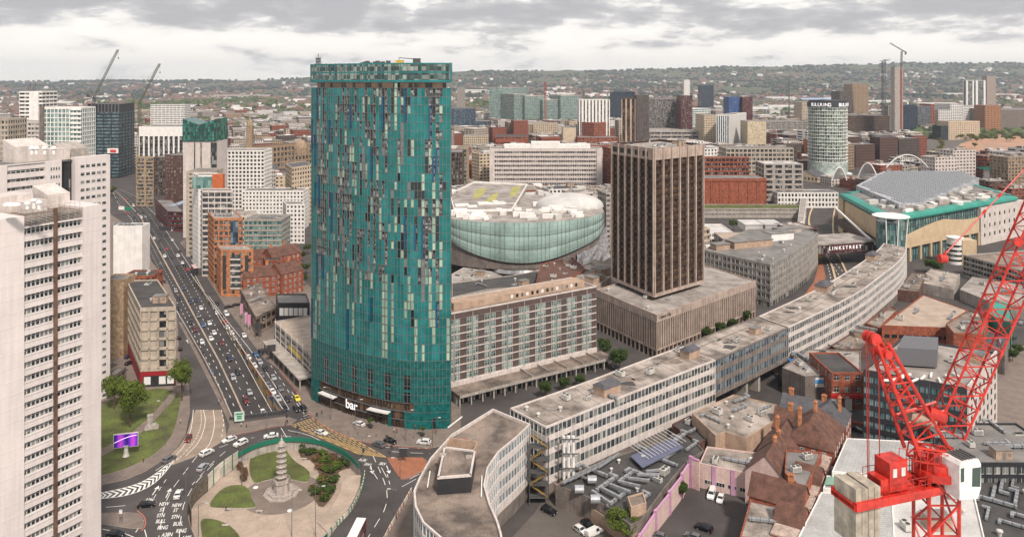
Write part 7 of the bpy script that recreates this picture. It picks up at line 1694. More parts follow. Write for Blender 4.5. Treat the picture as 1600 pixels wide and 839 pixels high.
for i in range(n-1):
    za,zb = -.3-2.7*i/(n-1),-.3-2.7*(i+1)/(n-1); rm.quad((*G(*L_[i],za),za),(*G(*L_[i+1],zb),zb),(*G(*R_[i+1],zb),zb),(*G(*R_[i],za),za))
struct('pedestrian_ramp',rm,M['paving_pale'])
# low stone edging and garden benches
for px,py,lb in ((475,718,'stone bench at the upper right of the garden path'),(356,797,'stone bench below the left lawn'),(405,800,'stone block seat near the middle of the plaza'),(352,822,'small stone block on the lower lawn')):
    x,y = G(px,py,IZ); b = MB(); b.box(x-.9,y-.3,IZ+.35,x+.9,y+.3,IZ+.5); b.box(x-.8,y-.25,IZ,x-.5,y+.25,IZ+.35); b.box(x+.5,y-.25,IZ,x+.8,y+.25,IZ+.35); o = b.build('stone_bench',M['kerb'],None); tag(o,lb,'bench')
# bushes
SB = [('leaf2','dark green'),('leaf1','bright green'),('leaf3','yellow-green')]
M['leaf4'] = foliage('foliage_russet',(.16,.1,.05),(.08,.05,.025)); cnt = 0
bed = ccw([G(*p,IZ) for p in [(463,692),(488,694),(515,699),(536,710),(549,722),(550,729),(529,734),(525,742),(522,766),(513,782),(502,792),(491,777),(489,764),(501,756),(503,744),(491,717),(473,715),(468,703)]])
xs0 = [p[0] for p in bed]; ys0 = [p[1] for p in bed]
while cnt < 70:
    x,y = rnd.uniform(min(xs0),max(xs0)),rnd.uniform(min(ys0),max(ys0))
    if not inside((x,y),bed): continue
    k = rnd.choice(('leaf2','leaf1','leaf4','leaf2')); nm = {'leaf2': 'dark green','leaf1': 'bright green','leaf4': 'russet'}[k]
    tree(f'{nm} bush in the shrub bed right of the pagoda',x,y,rnd.uniform(1.2,2.8),rnd.uniform(2,3.8),leafm=k,z=IZ+.25,near=False,group=f'{nm} bushes in the garden bed',cat='bush',name='bush',trunk=.05); cnt += 1
hp_ = smooth_open([G(*p,IZ) for p in [(376,722),(386,714),(400,706),(418,700),(432,697)]],2)
for x,y in hp_: tree('small bush of the hedge under the green hoarding',x,y,1.6,2.2,leafm=rnd.choice(('leaf2','leaf4')),z=IZ,near=False,group='bushes under the green hoarding',cat='bush',name='bush',trunk=.05)
for i in range(9): x,y = G(372+i*1.5+rnd.uniform(-3,3),724+i*3.4,IZ); tree('bush beside the left lawn edge of the garden',x,y,1.6,2.4,leafm='leaf4',z=IZ,near=False,group='bushes beside the garden lawn',cat='bush',name='bush',trunk=.05)
# ---------------- vehicles
def car_meshes(col,kind):
    P = flat(f'car_paint_{col}',CC[col],.28,.1 if col in ('white','red','yellow') else .35); b = MB(); Lh,Wh = {'car': (2.15,.88),'suv': (2.3,.93),'van': (2.6,.97),'saloon': (2.3,.88)}[kind]
    prof = {'car': [(-2.1,.3),(-2.15,.75),(-1.95,.95),(-1.6,1.36),(-.9,1.47),(.25,1.44),(.95,.98),(1.9,.8),(2.12,.6),(2.1,.3)],'saloon': [(-2.28,.3),(-2.3,.85),(-1.7,.98),(-1.1,1.38),(-.4,1.45),(.35,1.4),(1.05,.98),(2.05,.8),(2.28,.58),(2.25,.3)],
            'suv': [(-2.25,.35),(-2.3,.95),(-2.1,1.15),(-1.8,1.62),(-1,1.7),(.4,1.66),(1.05,1.15),(2.05,1.0),(2.25,.8),(2.25,.35)],'van': [(-2.55,.35),(-2.6,1.),(-2.5,1.85),(-2.3,1.95),(.9,1.93),(1.55,1.2),(2.4,1.0),(2.6,.75),(2.58,.35)]}[kind]
    belt = {'car': .92,'saloon': .94,'suv': 1.1,'van': 1.15}[kind]
    def wd(z): return Wh if z <= belt else Wh-(z-belt)*.42
    n = len(prof)
    for s in (-1,1): b.v += [(x,s*wd(z)*(.9 if abs(x) > Lh*.95 else 1),z) for x,z in prof]
    for i in range(n-1): b.f.append((i,i+1,n+i+1,n+i)); b.m.append(0)
    b.f.append(tuple(range(n-1,-1,-1))); b.f.append(tuple(range(n,2*n))); b.m += [0,0]; b.f.append((n-1,0,n,2*n-1)); b.m.append(0)
    g = MB(); i0 = [i for i in range(n) if prof[i][1] > belt+.02]; a,z_ = i0[0],i0[-1]
    # glass: windscreen, rear screen, side windows lying on the body
    def slant(p,q,t0,t1):
        P0 = (p[0]+(q[0]-p[0])*t0,p[1]+(q[1]-p[1])*t0); P1 = (p[0]+(q[0]-p[0])*t1,p[1]+(q[1]-p[1])*t1); dx,dz = P1[0]-P0[0],P1[1]-P0[1]; l = math.hypot(dx,dz); nx,nz = -dz/l*.012,dx/l*.012
        if nz < 0 and abs(nz) > 1e-6: nx,nz = -nx,-nz
        w0,w1 = wd(P0[1])*.9,wd(P1[1])*.88; g.quad((P0[0]+nx,-w0,P0[1]+nz),(P0[0]+nx,w0,P0[1]+nz),(P1[0]+nx,w1,P1[1]+nz),(P1[0]+nx,-w1,P1[1]+nz))
    top = max(p[1] for p in prof); fr_ = [i for i in range(n-1) if prof[i][1] > top-.12 and prof[i+1][1] <= top-.12][0]; slant(prof[fr_],prof[fr_+1],.08,.92)
    if kind != 'van': re_ = [i for i in range(n-1) if prof[i][1] < top-.12+.02 and prof[i+1][1] >= top-.12][0]; slant(prof[re_],prof[re_+1],.1,.9)
    xa,xb = (prof[fr_+1][0]-.3,prof[fr_][0]) ; xr = -1.55 if kind != 'van' else .1
    for s in (-1,1):
        y0,y1 = (wd(belt+.04)+.012)*s,(wd(top-.12)+.012)*s
        for u0,u1,v0,v1 in (((xr-.25 if kind != 'van' else xr),-.3,xr+.05,-.3),(-.2,xa,-.2,xb-.02)) if kind != 'van' else ((xr,xa,xr,xb),): 
            q = [(u0,y0,belt+.04),(u1,y0,belt+.04),(v1,y1,top-.12),(v0,y1,top-.12)]; g.poly(q if s < 0 else q[::-1])
    g2 = flat('car_glass',(.02,.025,.03),.08); B = meshof(b,'body',[P]); Gm = meshof(g,'window_glass',[g2]); return B,Gm,Lh,Wh
def meshof(b,name,mats):
    me = bpy.data.meshes.new(name); me.from_pydata(b.v,[],b.f); [me.materials.append(m) for m in mats]
    if len(mats) > 1: me.polygons.foreach_set('material_index',b.m)
    me.update(); return me
CC = dict(white=(.75,.75,.73),silver=(.42,.43,.45),grey=(.16,.165,.175),black=(.015,.015,.018),navy=(.02,.035,.09),blue=(.04,.15,.33),red=(.42,.02,.02),maroon=(.16,.02,.02),yellow=(.75,.6,.02))
b = MB(); b.bar((0,-.11,0),(0,.11,0),.32,14,0); b.bar((0,-.12,0),(0,.12,0),.19,10,1); WH = meshof(b,'wheel',[flat('tyre',(.02,.02,.02),.9),flat('alloy',(.4,.4,.42),.3,.6)])
b = MB(); b.box(-.04,-.17,-.08,.04,.17,.08); HL = meshof(b,'headlight',[flat('headlight_glass',(.7,.7,.72),.2)]); b = MB(); b.box(-.04,-.16,-.09,.04,.16,.09); TL = meshof(b,'tail_light',[flat('tail_light_red',(.35,.01,.01),.3)])
CARP = {}; vehicles = []
ORD = ['nearest','second','third','fourth','fifth','sixth','seventh','eighth','ninth','tenth','eleventh','twelfth','thirteenth','fourteenth','fifteenth','sixteenth','seventeenth','eighteenth','nineteenth','twentieth']
def car(px,py,col,place,ang,kind='car',z=None,label=None):
    x,y = G(px,py)
    if z is None:
        z = 0.
        for _ in range(3): x,y = G(px,py,z+.5); z = road_z(x,y)
        x,y = G(px,py,z+.5); 
    else: x,y = G(px,py,z+.5)
    if (col,kind) not in CARP:
        B,Gm,Lh,Wh = car_meshes(col,kind); r = empty('parked_car' if z is None else 'car',(0,0,0)); r.name = 'van' if kind == 'van' else 'car'
        def ch(nm,me,l): o = bpy.data.objects.new(nm,me); COL.objects.link(o); o.parent = r; o.location = l; kids(r,o); return o
        ch('body',B,(0,0,0)); ch('window_glass',Gm,(0,0,0))
        for sx in (-1,1):
            for sy in (-1,1): ch('wheel',WH,(sx*Lh*.62,sy*(Wh-.08),.32))
        for sy in (-1,1): ch('headlight',HL,(Lh-.06,sy*Wh*.62,.66)); ch('tail_light',TL,(-Lh+.0,sy*Wh*.65,.8))
        CARP[(col,kind)] = r; o = r
    else: o = copy_tree(CARP[(col,kind)])
    o.location = (x,y,z+.01); o.rotation_euler.z = ang; vehicles.append((o,col,kind,place,label,x*x+y*y)); return o
def heading(s): a,c = mainpt(max(0,s-.5),.5),mainpt(min(NS,s+.5),.5); return math.atan2(c[1]-a[1],c[0]-a[0])
def near_s(px,py):
    x,y = G(px,py); return min(np.arange(0,NS,.5),key=lambda s: (mainpt(s,.5)[0]-x)**2+(mainpt(s,.5)[1]-y)**2)
def zc(lst,ox,oy,k): return [(ox+a/k,oy+c_/k,*r_) for a,c_,*r_ in lst]
mainc = zc([(478,38,'navy'),(455,92,'black'),(435,50,'silver'),(448,145,'black'),(515,112,'navy'),(548,100,'navy'),(518,222,'black'),(541,262,'maroon'),(557,188,'grey'),(573,145,'white'),(585,238,'blue'),(619,228,'white'),(645,280,'white'),(578,330,'white'),(627,312,'white'),(684,335,'maroon'),(580,393,'black'),(730,420,'navy'),(627,497,'blue'),(777,495,'black'),(748,525,'silver','suv'),(838,605,'silver'),(820,650,'maroon','suv'),(912,715,'white')],150,440,3.497)
mainc += zc([(258,328,'white','van'),(213,262,'white','van'),(234,300,'black'),(267,303,'black'),(281,325,'silver'),(308,354,'black'),(291,388,'maroon'),(318,384,'navy'),(375,388,'black'),(313,413,'black'),(430,400,'white'),(372,420,'black','saloon'),(395,436,'black'),(331,447,'white'),(365,462,'black'),(434,457,'white'),(366,510,'black'),(402,508,'red'),(480,522,'black'),(391,550,'white','suv'),(467,547,'white','suv'),(430,556,'black'),(492,587,'white'),(458,608,'black'),(494,665,'black'),(390,695,'black'),(455,747,'silver'),(497,733,'blue'),(178,305,'red'),(175,225,'red'),(216,332,'black'),(113,228,'black'),(475,790,'black')],150,250,3.649)
for t in mainc:
    px,py,col = t[:3]; s = near_s(px,py); a = heading(s); car(px,py,col,'on the main carriageway',a+(math.pi if (px+py*.55) % 2 < 9 and px > 800 else (0 if True else 0)),t[3] if len(t) > 3 else 'car')
def lanez(lst,place,a0,a1,z=None):
    for i,t in enumerate(lst): f = i/max(1,len(lst)-1); car(t[0],t[1],t[2],place,a0+(a1-a0)*f,t[3] if len(t) > 3 else 'car',z=0.)
p0,p1,p2 = G(333,455),G(402,540),G(470,630); aa = math.atan2(p1[1]-p0[1],p1[0]-p0[0]); ab = math.atan2(p2[1]-p1[1],p2[0]-p1[0])
lanez(zc([(545,15,'black'),(568,38,'black'),(590,65,'navy'),(605,90,'grey'),(627,118,'black'),(645,145,'silver'),(660,172,'white'),(685,195,'black'),(704,225,'red'),(718,252,'white'),(740,282,'white'),(758,312,'silver'),(780,342,'grey'),(808,378,'black'),(832,415,'white'),(865,460,'white'),(902,512,'grey'),(940,565,'grey'),(965,602,'white'),(995,640,'silver'),(1030,690,'black')],150,440,3.497),'in the inner lane beside the mural wall',aa,ab)
lanez(zc([(665,122,'black'),(712,178,'white','van'),(808,295,'white'),(872,398,'blue'),(903,388,'black','suv'),(895,440,'silver'),(925,475,'black','suv'),(969,525,'silver'),(1007,585,'grey'),(1047,640,'black','saloon'),(1097,637,'yellow','saloon'),(1095,695,'black','saloon'),(1135,692,'black')],150,440,3.497),'in the outer lane of the slip road',aa,ab)
lanez(zc([(505,603,'black'),(519,625,'red'),(533,648,'navy'),(550,670,'black'),(550,575,'silver'),(545,545,'black')],150,250,3.649),'in the far slip road by the brick hotel',aa+.1,aa)
for t in zc([(728,138,'black','saloon'),(768,128,'black','saloon')],150,440,3.497): car(t[0],t[1],t[2],'waiting in the turning beside the corner shops',.4,t[3],0.)
for t in zc([(455,305,'black'),(460,365,'black'),(165,380,'white'),(182,410,'navy'),(185,445,'black'),(145,485,'silver'),(85,455,'silver')],150,440,3.497): car(t[0],t[1],t[2],'parked around the cream office',2. if t[0] > 250 else 1.2,'car',0.)
RB = [(609,190,'maroon','car',(590,230),'dark red car on the beige lane leaving the left road'),(482,328,'grey','suv',(560,280),'grey car at the edge of the left pavement'),(878,197,'white','saloon',(800,225),'white car third from the right on the top of the roundabout'),(953,222,'white','suv',(870,260),'white estate on the roundabout beside the green hoarding'),(730,285,'white','suv',(800,250),'white car halfway round the roundabout left side'),(705,382,'silver','suv',(760,330),'silver car just below the white one on the roundabout'),(543,555,'white','saloon',(575,490),'white car beside the NEW ST lettering'),(335,625,'black','saloon',(430,615),'black car by the A38N road lettering'),(130,820,'black','saloon',(230,830),'black car at the bottom left behind the tower block'),(1153,172,'white','saloon',(1060,185),'white car below the underpass mouth')]
for zx,zy,col,kd,(hx,hy),lb in RB:
    a,c = G(150+zx/4.217,640+zy/4.217),G(150+hx/4.217,640+hy/4.217); car(150+zx/4.217,640+zy/4.217,col,'roundabout',math.atan2(c[1]-a[1],c[0]-a[0]),kd,0.,lb)
for px,py,col,kd,(hx,hy),lb in [(561,662,'white','saloon',(550,658),'white saloon parked on the pavement under the bar sign'),(502,676,'white','saloon',(520,681),'white car with dark markings on the yellow box'),(592,695,'grey','suv',(580,690),'grey estate stopped at the right of the yellow box'),(610,689,'black','saloon',(625,694),'black saloon behind the grey estate below the skyscraper'),(662,691,'white','suv',(650,690),'white car alone below the skyscraper right corner'),
      (1112,772,'white','van',(1108,785),'white van parked against the pink club'),(1126,779,'white','car',(1122,790),'white car parked beside the white van'),(1100,825,'black','suv',(1088,821),'black car in the middle of the pub car park'),(1174,792,'navy','van',(1170,803),'dark blue van under the green awning'),(1028,837,'grey','car',(1016,834),'grey car at the bottom edge of the pub car park'),(1083,838,'grey','car',(1070,833),'second grey car at the bottom edge, further right'),
      (858,798,'black','suv',(868,803),'black car alone in the nearest yard by the white wall'),(907,828,'white','car',(916,834),'white car parked beside a white van in the nearest yard'),(919,819,'black','saloon',(928,827),'black car behind the white car in the nearest yard'),(928,832,'white','van',(940,826),'white van in the nearest yard'),(1336,671,'black','suv',(1350,674),'black car on the side street by the brick pub'),(1583,528,'black','saloon',(1590,524),'black car at the right edge by the green clad building'),(1596,505,'silver','car',(1600,500),'silver car at the right edge above the black one'),(1320,384,'white','car',(1322,395),'white car emerging from below the link bridge')]:
    a,c = G(px,py),G(hx,hy); car(px,py,col,'right',math.atan2(c[1]-a[1],c[0]-a[0]),kd,0.,lb)
gr = {}
for v in vehicles: gr.setdefault((v[1],v[2],v[3]),[]).append(v)
for (col,kind,place),vs_ in gr.items():
    vs_.sort(key=lambda v: v[5]); i = 0
    for o,*_r in vs_:
        lb = _r[3]
        if not lb: 
            w_ = {'car': 'car','suv': 'large car','van': 'van','saloon': 'saloon car'}[kind]
            lb = f'{col} {w_} {place}' if len(vs_) == 1 else f'{ORD[i]} {col} {w_} {place}, counting from the roundabout'; i += 1
            if i > 19: i = 19
        tag(o,lb,'van' if kind == 'van' else 'car','cars on the roads and in the car parks')
def bus(px,py,ang,label,roofc,sidec,L=11.,z=0.):
    x,y = G(px,py,z+4.3); r = empty('double_decker_bus',(0,0,0),label,'bus'); b = MB(); b.box(-L/2,-1.25,.35,L/2,1.25,4.2); o = b.build('body',flat('bus_'+sidec[0],sidec[1]),None); o.parent = r; b = MB(); b.box(-L/2+.05,-1.2,4.2,L/2-.05,1.2,4.32); o = b.build('roof',flat('bus_roof_'+sidec[0],roofc),None); o.parent = r
    for z0 in (1.2,2.9):
        b = MB(); b.box(-L/2+.4,-1.28,z0,L/2-.3,1.28,z0+.9); b.box(L/2-.1,-1.1,z0,L/2+.03,1.1,z0+1.); o = b.build('window_band',M['glass_dark'],None); o.parent = r
    for sx in (-.32,.3):
        for sy in (-1.15,1.15): o = bpy.data.objects.new('wheel',WH); COL.objects.link(o); o.parent = r; o.location = (L*sx,sy,.48); o.scale = (1.5,1.2,1.5)
    r.location = (x,y,z); r.rotation_euler.z = ang
a,c = G(580,770,4),G(545,839,4); bus(555,828,math.atan2(c[1]-a[1],c[0]-a[0]),'double decker bus with a white roof at the bottom of the roundabout',(.8,.78,.74),('maroon',(.2,.03,.04)))
bus(304,416,aa,'dark double decker bus with a pink roof beside the brick hotel',(.62,.45,.42),('black',(.03,.03,.035)))
# ---------------- lamps, signals, signs
def lamp(label,px,py,h=10.,arm=1.8,ang=0.,z=0.):
    x,y = G(px,py,z); r = empty('street_lamp',(x,y,z),label,'street lamp','street lamps'); b = MB(); b.bar((x,y,z),(x,y,z+h),.11,8,r2=.06); b.build('pole',M['steel'],r)
    b = MB(); b.bar((x,y,z+h),(x+math.cos(ang)*arm,y+math.sin(ang)*arm,z+h+.25),.05,6); b.build('arm',M['steel'],r); b = MB(); b.obox((x+math.cos(ang)*(arm+.3),y+math.sin(ang)*(arm+.3)),ang,.9,.3,z+h+.15,z+h+.32); b.build('lamp_head',M['plant_pale'],r)
for px,py,h,z,lb in ((348,600,12,-3.6,'street lamp on the median near the underpass mouth'),(258,696,14,0,'tall street lamp at the edge of the left verge'),(290,786,12,0,'street lamp on the left rim of the roundabout'),(417,676,12,0,'street lamp on the pavement above the underpass'),(566,729,9,0,'street lamp beside the roundabout lane lettering'),(625,748,6,0,'short lamp on the near corner of the red island'),(620,812,8,0,'street lamp by the red-topped parapet'),(676,703,10,0,'street lamp below the right corner of the skyscraper'),(634,690,10,0,'street lamp in front of the skyscraper entrance'),(555,672,10,0,'street lamp left of the bar sign'),(517,656,11,0,'street lamp at the skyscraper left end'),(456,838,12,-3.2,'tall lamp post in the lower plaza'),(493,838,13,-3.2,'dark lamp post right of the plaza centre'),(378,760,12,-3.2,'lamp post on the left of the garden lawn'),(270,395,10,0,'street lamp on the median far up the carriageway'),(256,442,11,0,'street lamp left of the carriageway by the cream office'),(264,358,11,0,'street lamp beside the maroon car park'),(376,530,11,0,'lamp post above the mural wall'),(405,534,10,0,'street lamp on the slip road pavement'),(310,836,8,0,'lamp at the lower left rim of the plaza'),(262,346,11,0,'second lamp beside the maroon car park'),(1312,655,9,0,'lamp post at the corner of the side street'),(1563,540,9,0,'street lamp by the paved road at the right edge')):
    lamp(lb,px,py,h,ang=rnd.choice((0,3.14)),z=z)
for px,py,lb in ((465,682,'traffic signal at the left end of the yellow box'),(495,661,'traffic signals on the kerb beside the first stop line'),(448,663,'traffic signal at the end of the slip road'),(605,697,'traffic signal near the skyscraper kerb'),(612,713,'traffic signal at the top corner of the red island'),(568,718,'traffic signal on the garden edge below the yellow box')):
    x,y = G(px,py); r = empty('traffic_signal',(x,y,0),lb,'traffic light','traffic signals'); b = MB(); b.bar((x,y,0),(x,y,3.4),.07,8); b.build('pole',M['steel'],r); b = MB(); b.box(x-.2,y-.2,2.5,x+.2,y+.2,3.5); b.box(x-.35,y-.12,2.4,x+.35,y-.18,3.6); b.build('signal_head',M['frame_dark'],r)
x,y = G(630,722); r = empty('direction_sign',(x,y,0),'dark double-sided direction sign standing on the red island','road sign'); b = MB(); b.bar((x-.8,y,0),(x-.8,y,3),.07); b.bar((x+.8,y,0),(x+.8,y,3),.07); b.build('post',M['steel'],r); b = MB(); b.box(x-1.2,y-.06,1.6,x+1.2,y+.06,4.2); b.build('sign_panel',M['frame_dark'],r)
def sign(label,px,py,w_,h_,zb,m,rz=0.,name='road_sign',txt=None,tm=None,ts=.6,z=0.):
    x,y = G(px,py,z); r = empty(name,(x,y,z),label,'sign'); u = (math.cos(rz),math.sin(rz)); n_ = (u[1],-u[0]); b = MB()
    for s in (-.35,.35): b.bar((x+u[0]*w_*s,y+u[1]*w_*s,z),(x+u[0]*w_*s,y+u[1]*w_*s,z+zb+.3),.08)
    b.build('post',M['steel'],r); b = MB(); b.fbox((x,y),u,n_,-w_/2,w_/2,.1,.2,z+zb,z+zb+h_,0,back=True); b.build('sign_panel',m,r)
    if txt:
        for i,t in enumerate(txt): text(t,r,(x+n_[0]*.23,y+n_[1]*.23,z+zb+h_-ts*(i+.75)*1.1),rz,ts,tm,.01)
    return r
sgm = flat('sign_green',(.02,.2,.12)); r = sign('pale direction sign with green lettering panels above the underpass mouth',374,662,3.2,3.2,1.,flat('sign_pale',(.5,.62,.54)),.2)
x,y,_ = r.location; u = (math.cos(.2),math.sin(.2)); n_ = (u[1],-u[0])
for z0,w_ in ((3.2,1.2),(2.4,.8),(1.7,.8)): b = MB(); b.fbox((x,y),u,n_,-w_,w_,.2,.23,z0,z0+.5,0); b.build('text_panel',sgm,r)
sign('black variable message sign on the pavement by the deck car park',404,530,3.2,2.8,4.5,M['frame_dark'],.3,name='message_sign'); sign('second black message sign further along the slip road pavement',424,566,3.4,2.8,4.5,M['frame_dark'],.3,name='message_sign')
sign('green gantry direction sign far up the left carriageway',200,338,6.,3.,5,sgm,0.,name='gantry_sign'); sign('white-faced back of a gantry sign beside the green one',190,337,5.,3.,5,M['white'],0.,name='gantry_sign')
sign('wide dark gantry board above the far traffic',258,372,9.,3.,5.5,M['frame_dark'],0.,name='gantry_sign')
sign('small parking sign on the lower left traffic island',189,817,.8,1.,2.6,M['white'],0.)
sign('yellow hanging banner by the sunken road',1281,412,2.,8,4.,flat('banner_yellow',(.7,.5,.03)),0.,name='banner')
x,y = G(197,713); r = empty('digital_billboard',(x,y,0),'glowing purple digital billboard on a pale pedestal in the left verge','billboard')
b = MB(); b.lathe((x,y,.2),[(1.,0),(.7,.6),(.55,2.4),(.9,3.4)],16); b.build('pedestal',M['plant_pale'],r)
m = bpy.data.materials.new('screen'); m.use_nodes = True; nt = m.node_tree; bs = nt.nodes['Principled BSDF']; ge = nt.nodes.new('ShaderNodeNewGeometry'); wv = nt.nodes.new('ShaderNodeTexWave'); wv.inputs['Scale'].default_value = .09; wv.inputs['Distortion'].default_value = 3.; nt.links.new(ge.outputs['Position'],wv.inputs[0]); rp = nt.nodes.new('ShaderNodeValToRGB'); nt.links.new(wv.outputs[0],rp.inputs[0])
e = rp.color_ramp.elements; e[0].color = (.02,.005,.12,1); e[1].color = (.35,.04,.42,1); q = e.new(.5); q.color = (.12,.02,.4,1); nt.links.new(rp.outputs[0],bs.inputs['Base Color']); nt.links.new(rp.outputs[0],bs.inputs['Emission Color']); bs.inputs['Emission Strength'].default_value = .7
u = (math.cos(.25),math.sin(.25)); n_ = (u[1],-u[0]); b = MB(); b.fbox((x,y),u,n_,-3.5,3.5,-.3,.3,3.,7.2,0,back=True); b.build('frame',M['plant_pale'],r); b = MB(); b.fbox((x,y),u,n_,-3.35,3.35,.3,.34,3.15,7.05,0); b.build('screen',m,r)
b = MB()
for k in range(20): 
    t0,t1 = k/20,(k+1)/20; f = lambda t: 4.6+1.8*math.sin(t*1.5)
    P = lambda t,d: (x+u[0]*(-3.3+6.4*t)+n_[0]*.36,y+u[1]*(-3.3+6.4*t)+n_[1]*.36,f(t)+d)
    b.quad(P(t0,0),P(t1,0),P(t1,.18),P(t0,.18))
b.build('light_streak',flat('streak',(.9,.6,.9),emit=1.2),r)
x,y = G(237,668,.2); r = empty('stone_monument',(x,y,.2),'low stone monument on a square step beside the path in the verge','monument'); b = MB(); b.obox((x,y),.4,4.2,3.4,.2,.5); b.obox((x,y),.4,3,2.4,.5,1.3); b.build('base',M['conc'],r); b = MB(); b.obox((x-.7,y+.4),.4,1.5,1.5,1.3,4.); b.obox((x-.7,y+.4),.4,1.8,1.8,4.,4.3); b.build('block',M['conc'],r)
# mural wall along the edge of the underpass
mm = bpy.data.materials.new('mural_paint'); mm.use_nodes = True; nt = mm.node_tree; bs = nt.nodes['Principled BSDF']; ge = nt.nodes.new('ShaderNodeNewGeometry'); sn = nt.nodes.new('ShaderNodeVectorMath'); sn.operation = 'SNAP'; sn.inputs[1].default_value = (3.2,3.2,1.6); nt.links.new(ge.outputs['Position'],sn.inputs[0]); wn = nt.nodes.new('ShaderNodeTexWhiteNoise'); nt.links.new(sn.outputs[0],wn.inputs[0]); rp = nt.nodes.new('ShaderNodeValToRGB'); rp.color_ramp.interpolation = 'CONSTANT'; nt.links.new(wn.outputs[0],rp.inputs[0])
e = rp.color_ramp.elements; e[0].color = (.55,.34,.12,1); e[1].position = .9; e[1].color = (.03,.12,.3,1)
for p_,c_ in ((.4,(.6,.42,.2)),(.55,(.35,.2,.09)),(.68,(.07,.06,.06)),(.75,(.5,.05,.03)),(.82,(.06,.2,.1))): q = e.new(p_); q.color = (*c_,1)
nt.links.new(rp.outputs[0],bs.inputs['Base Color'])
mp_ = smooth_open([G(*p) for p in [(298,432),(318,460),(340,492),(378,549),(405,590),(424,619),(442,646)]],1); r = empty('mural_wall',(*mp_[4],0),'long painted mural wall between the sunken carriageway and the slip road','mural wall'); b = MB(); cpn = MB()
for i in range(len(mp_)-1):
    p,q = mp_[i+1],mp_[i]; uu,nn,ll = frame(p,q); dp = lambda k: (-.3 if k < 4 else -.3-5.2*min(1,(k-4)/(len(mp_)-5))); 
    b.fbox(p,uu,nn,0,ll,-.15,.12,min(dp(i),0),1.5,0,back=True,ends=(0,0)); cpn.fbox(p,uu,nn,0,ll,-.2,.18,1.5,1.62,0,back=True,ends=(0,0))
b.build('mural',mm,r); cpn.build('coping',M['kerb'],r)
pr = MB(); L0,R0 = G(*CUT_L[-1]),G(*CUT_R[-1]); uu,nn,ll = frame(L0,R0); r = empty('underpass_parapet',(*L0,0),'dark parapet with railings over the mouth of the underpass','parapet'); pr.fbox(L0,uu,nn,-1,ll+1,-.3,.3,-.8,1.1,0,back=True); pr.build('beam',M['frame_dark'],r); pr = MB()
for k in range(20): pr.fbox(L0,uu,nn,ll*k/19,ll*k/19+.06,.4,.46,0,1.5,0,back=True)
pr.fbox(L0,uu,nn,0,ll,.4,.46,1.45,1.52,0,back=True); pr.build('railing',M['steel'],r)
b = MB(); g_ = refine([G(*p) for p in CUT_L]); r = empty('retaining_parapet',(*g_[5],0),'low concrete parapet along the left edge of the sunken carriageway','parapet')
for i in range(len(g_)-1): uu,nn,ll = frame(g_[i],g_[i+1]); b.fbox(g_[i],uu,nn,0,ll,-.2,.2,0,1.,0,back=True,ends=(0,0))
b.build('panel',M['conc'],r)
# banners
for i,(zx,zy) in enumerate(((790,190),(815,240),(832,255))):
    x,y = G(150+zx/3.497,440+(zy+18)/3.497); r = empty('flag_banner',(x,y,0),('first','second','last')[i]+' tall pink and white banner beside the corner shops','banner','pink banners'); b = MB(); b.bar((x,y,0),(x,y,8),.08); b.build('pole',M['frame_white'],r); b = MB(); b.box(x+.1,y-.04,3.,x+1.2,y+.04,7.8); b.build('flag',flat('banner_pink',(.62,.25,.42)),r)
# planters, people
def person_mesh(seed):
    g = random.Random(seed); bm = bmesh.new(); J = [(0,0,.95),(0,0,1.2),(0,0,1.42),(0,0,1.52),(0,.01,1.66),(.1,0,.9),(.12,.12,.5),(.12,.02,.06),(-.1,0,.9),(-.12,-.1,.5),(-.12,-.2,.08),(.19,0,1.4),(.24,-.08,1.12),(.24,.05,.88),(-.19,0,1.4),(-.24,.08,1.12),(-.24,.18,.92),(.12,.17,.04),(-.12,-.08,.04)]
    E_ = [(0,1),(1,2),(2,3),(3,4),(0,5),(5,6),(6,7),(0,8),(8,9),(9,10),(2,11),(11,12),(12,13),(2,14),(14,15),(15,16),(7,17),(10,18)]; Rr = [.15,.14,.14,.06,.1,.1,.07,.05,.1,.07,.05,.07,.05,.035,.07,.05,.035,.04,.04]
    me = bpy.data.meshes.new('person'); me.from_pydata(J,E_,[]); o = bpy.data.objects.new('tmp',me); COL.objects.link(o); md = o.modifiers.new('s','SKIN'); me.skin_vertices[0].data[0].use_root = True
    for i,r_ in enumerate(Rr): me.skin_vertices[0].data[i].radius = (r_,r_*.8)
    o.modifiers.new('u','SUBSURF').levels = 1; dg = bpy.context.evaluated_depsgraph_get(); m2 = bpy.data.meshes.new_from_object(o.evaluated_get(dg)); bpy.data.objects.remove(o)
    cl = g.choice(((.03,.03,.04),(.3,.05,.04),(.1,.12,.2),(.5,.5,.48),(.25,.2,.05))); mats = [flat('skin_tone',(.45,.28,.2)),flat(f'coat_{seed}',cl),flat('trousers',(.03,.035,.05)),flat('hair',(.03,.02,.015))]
    m2.materials.clear(); [m2.materials.append(m_) for m_ in mats]
    for p in m2.polygons: z_ = p.center.z; x_ = abs(p.center.x); p.material_index = 3 if z_ > 1.7 else (0 if z_ > 1.5 else (0 if x_ > .2 and z_ < .93 else (1 if z_ > .88 else 2)))
    m2.shade_smooth(); return m2
PM = [person_mesh(i) for i in range(5)]
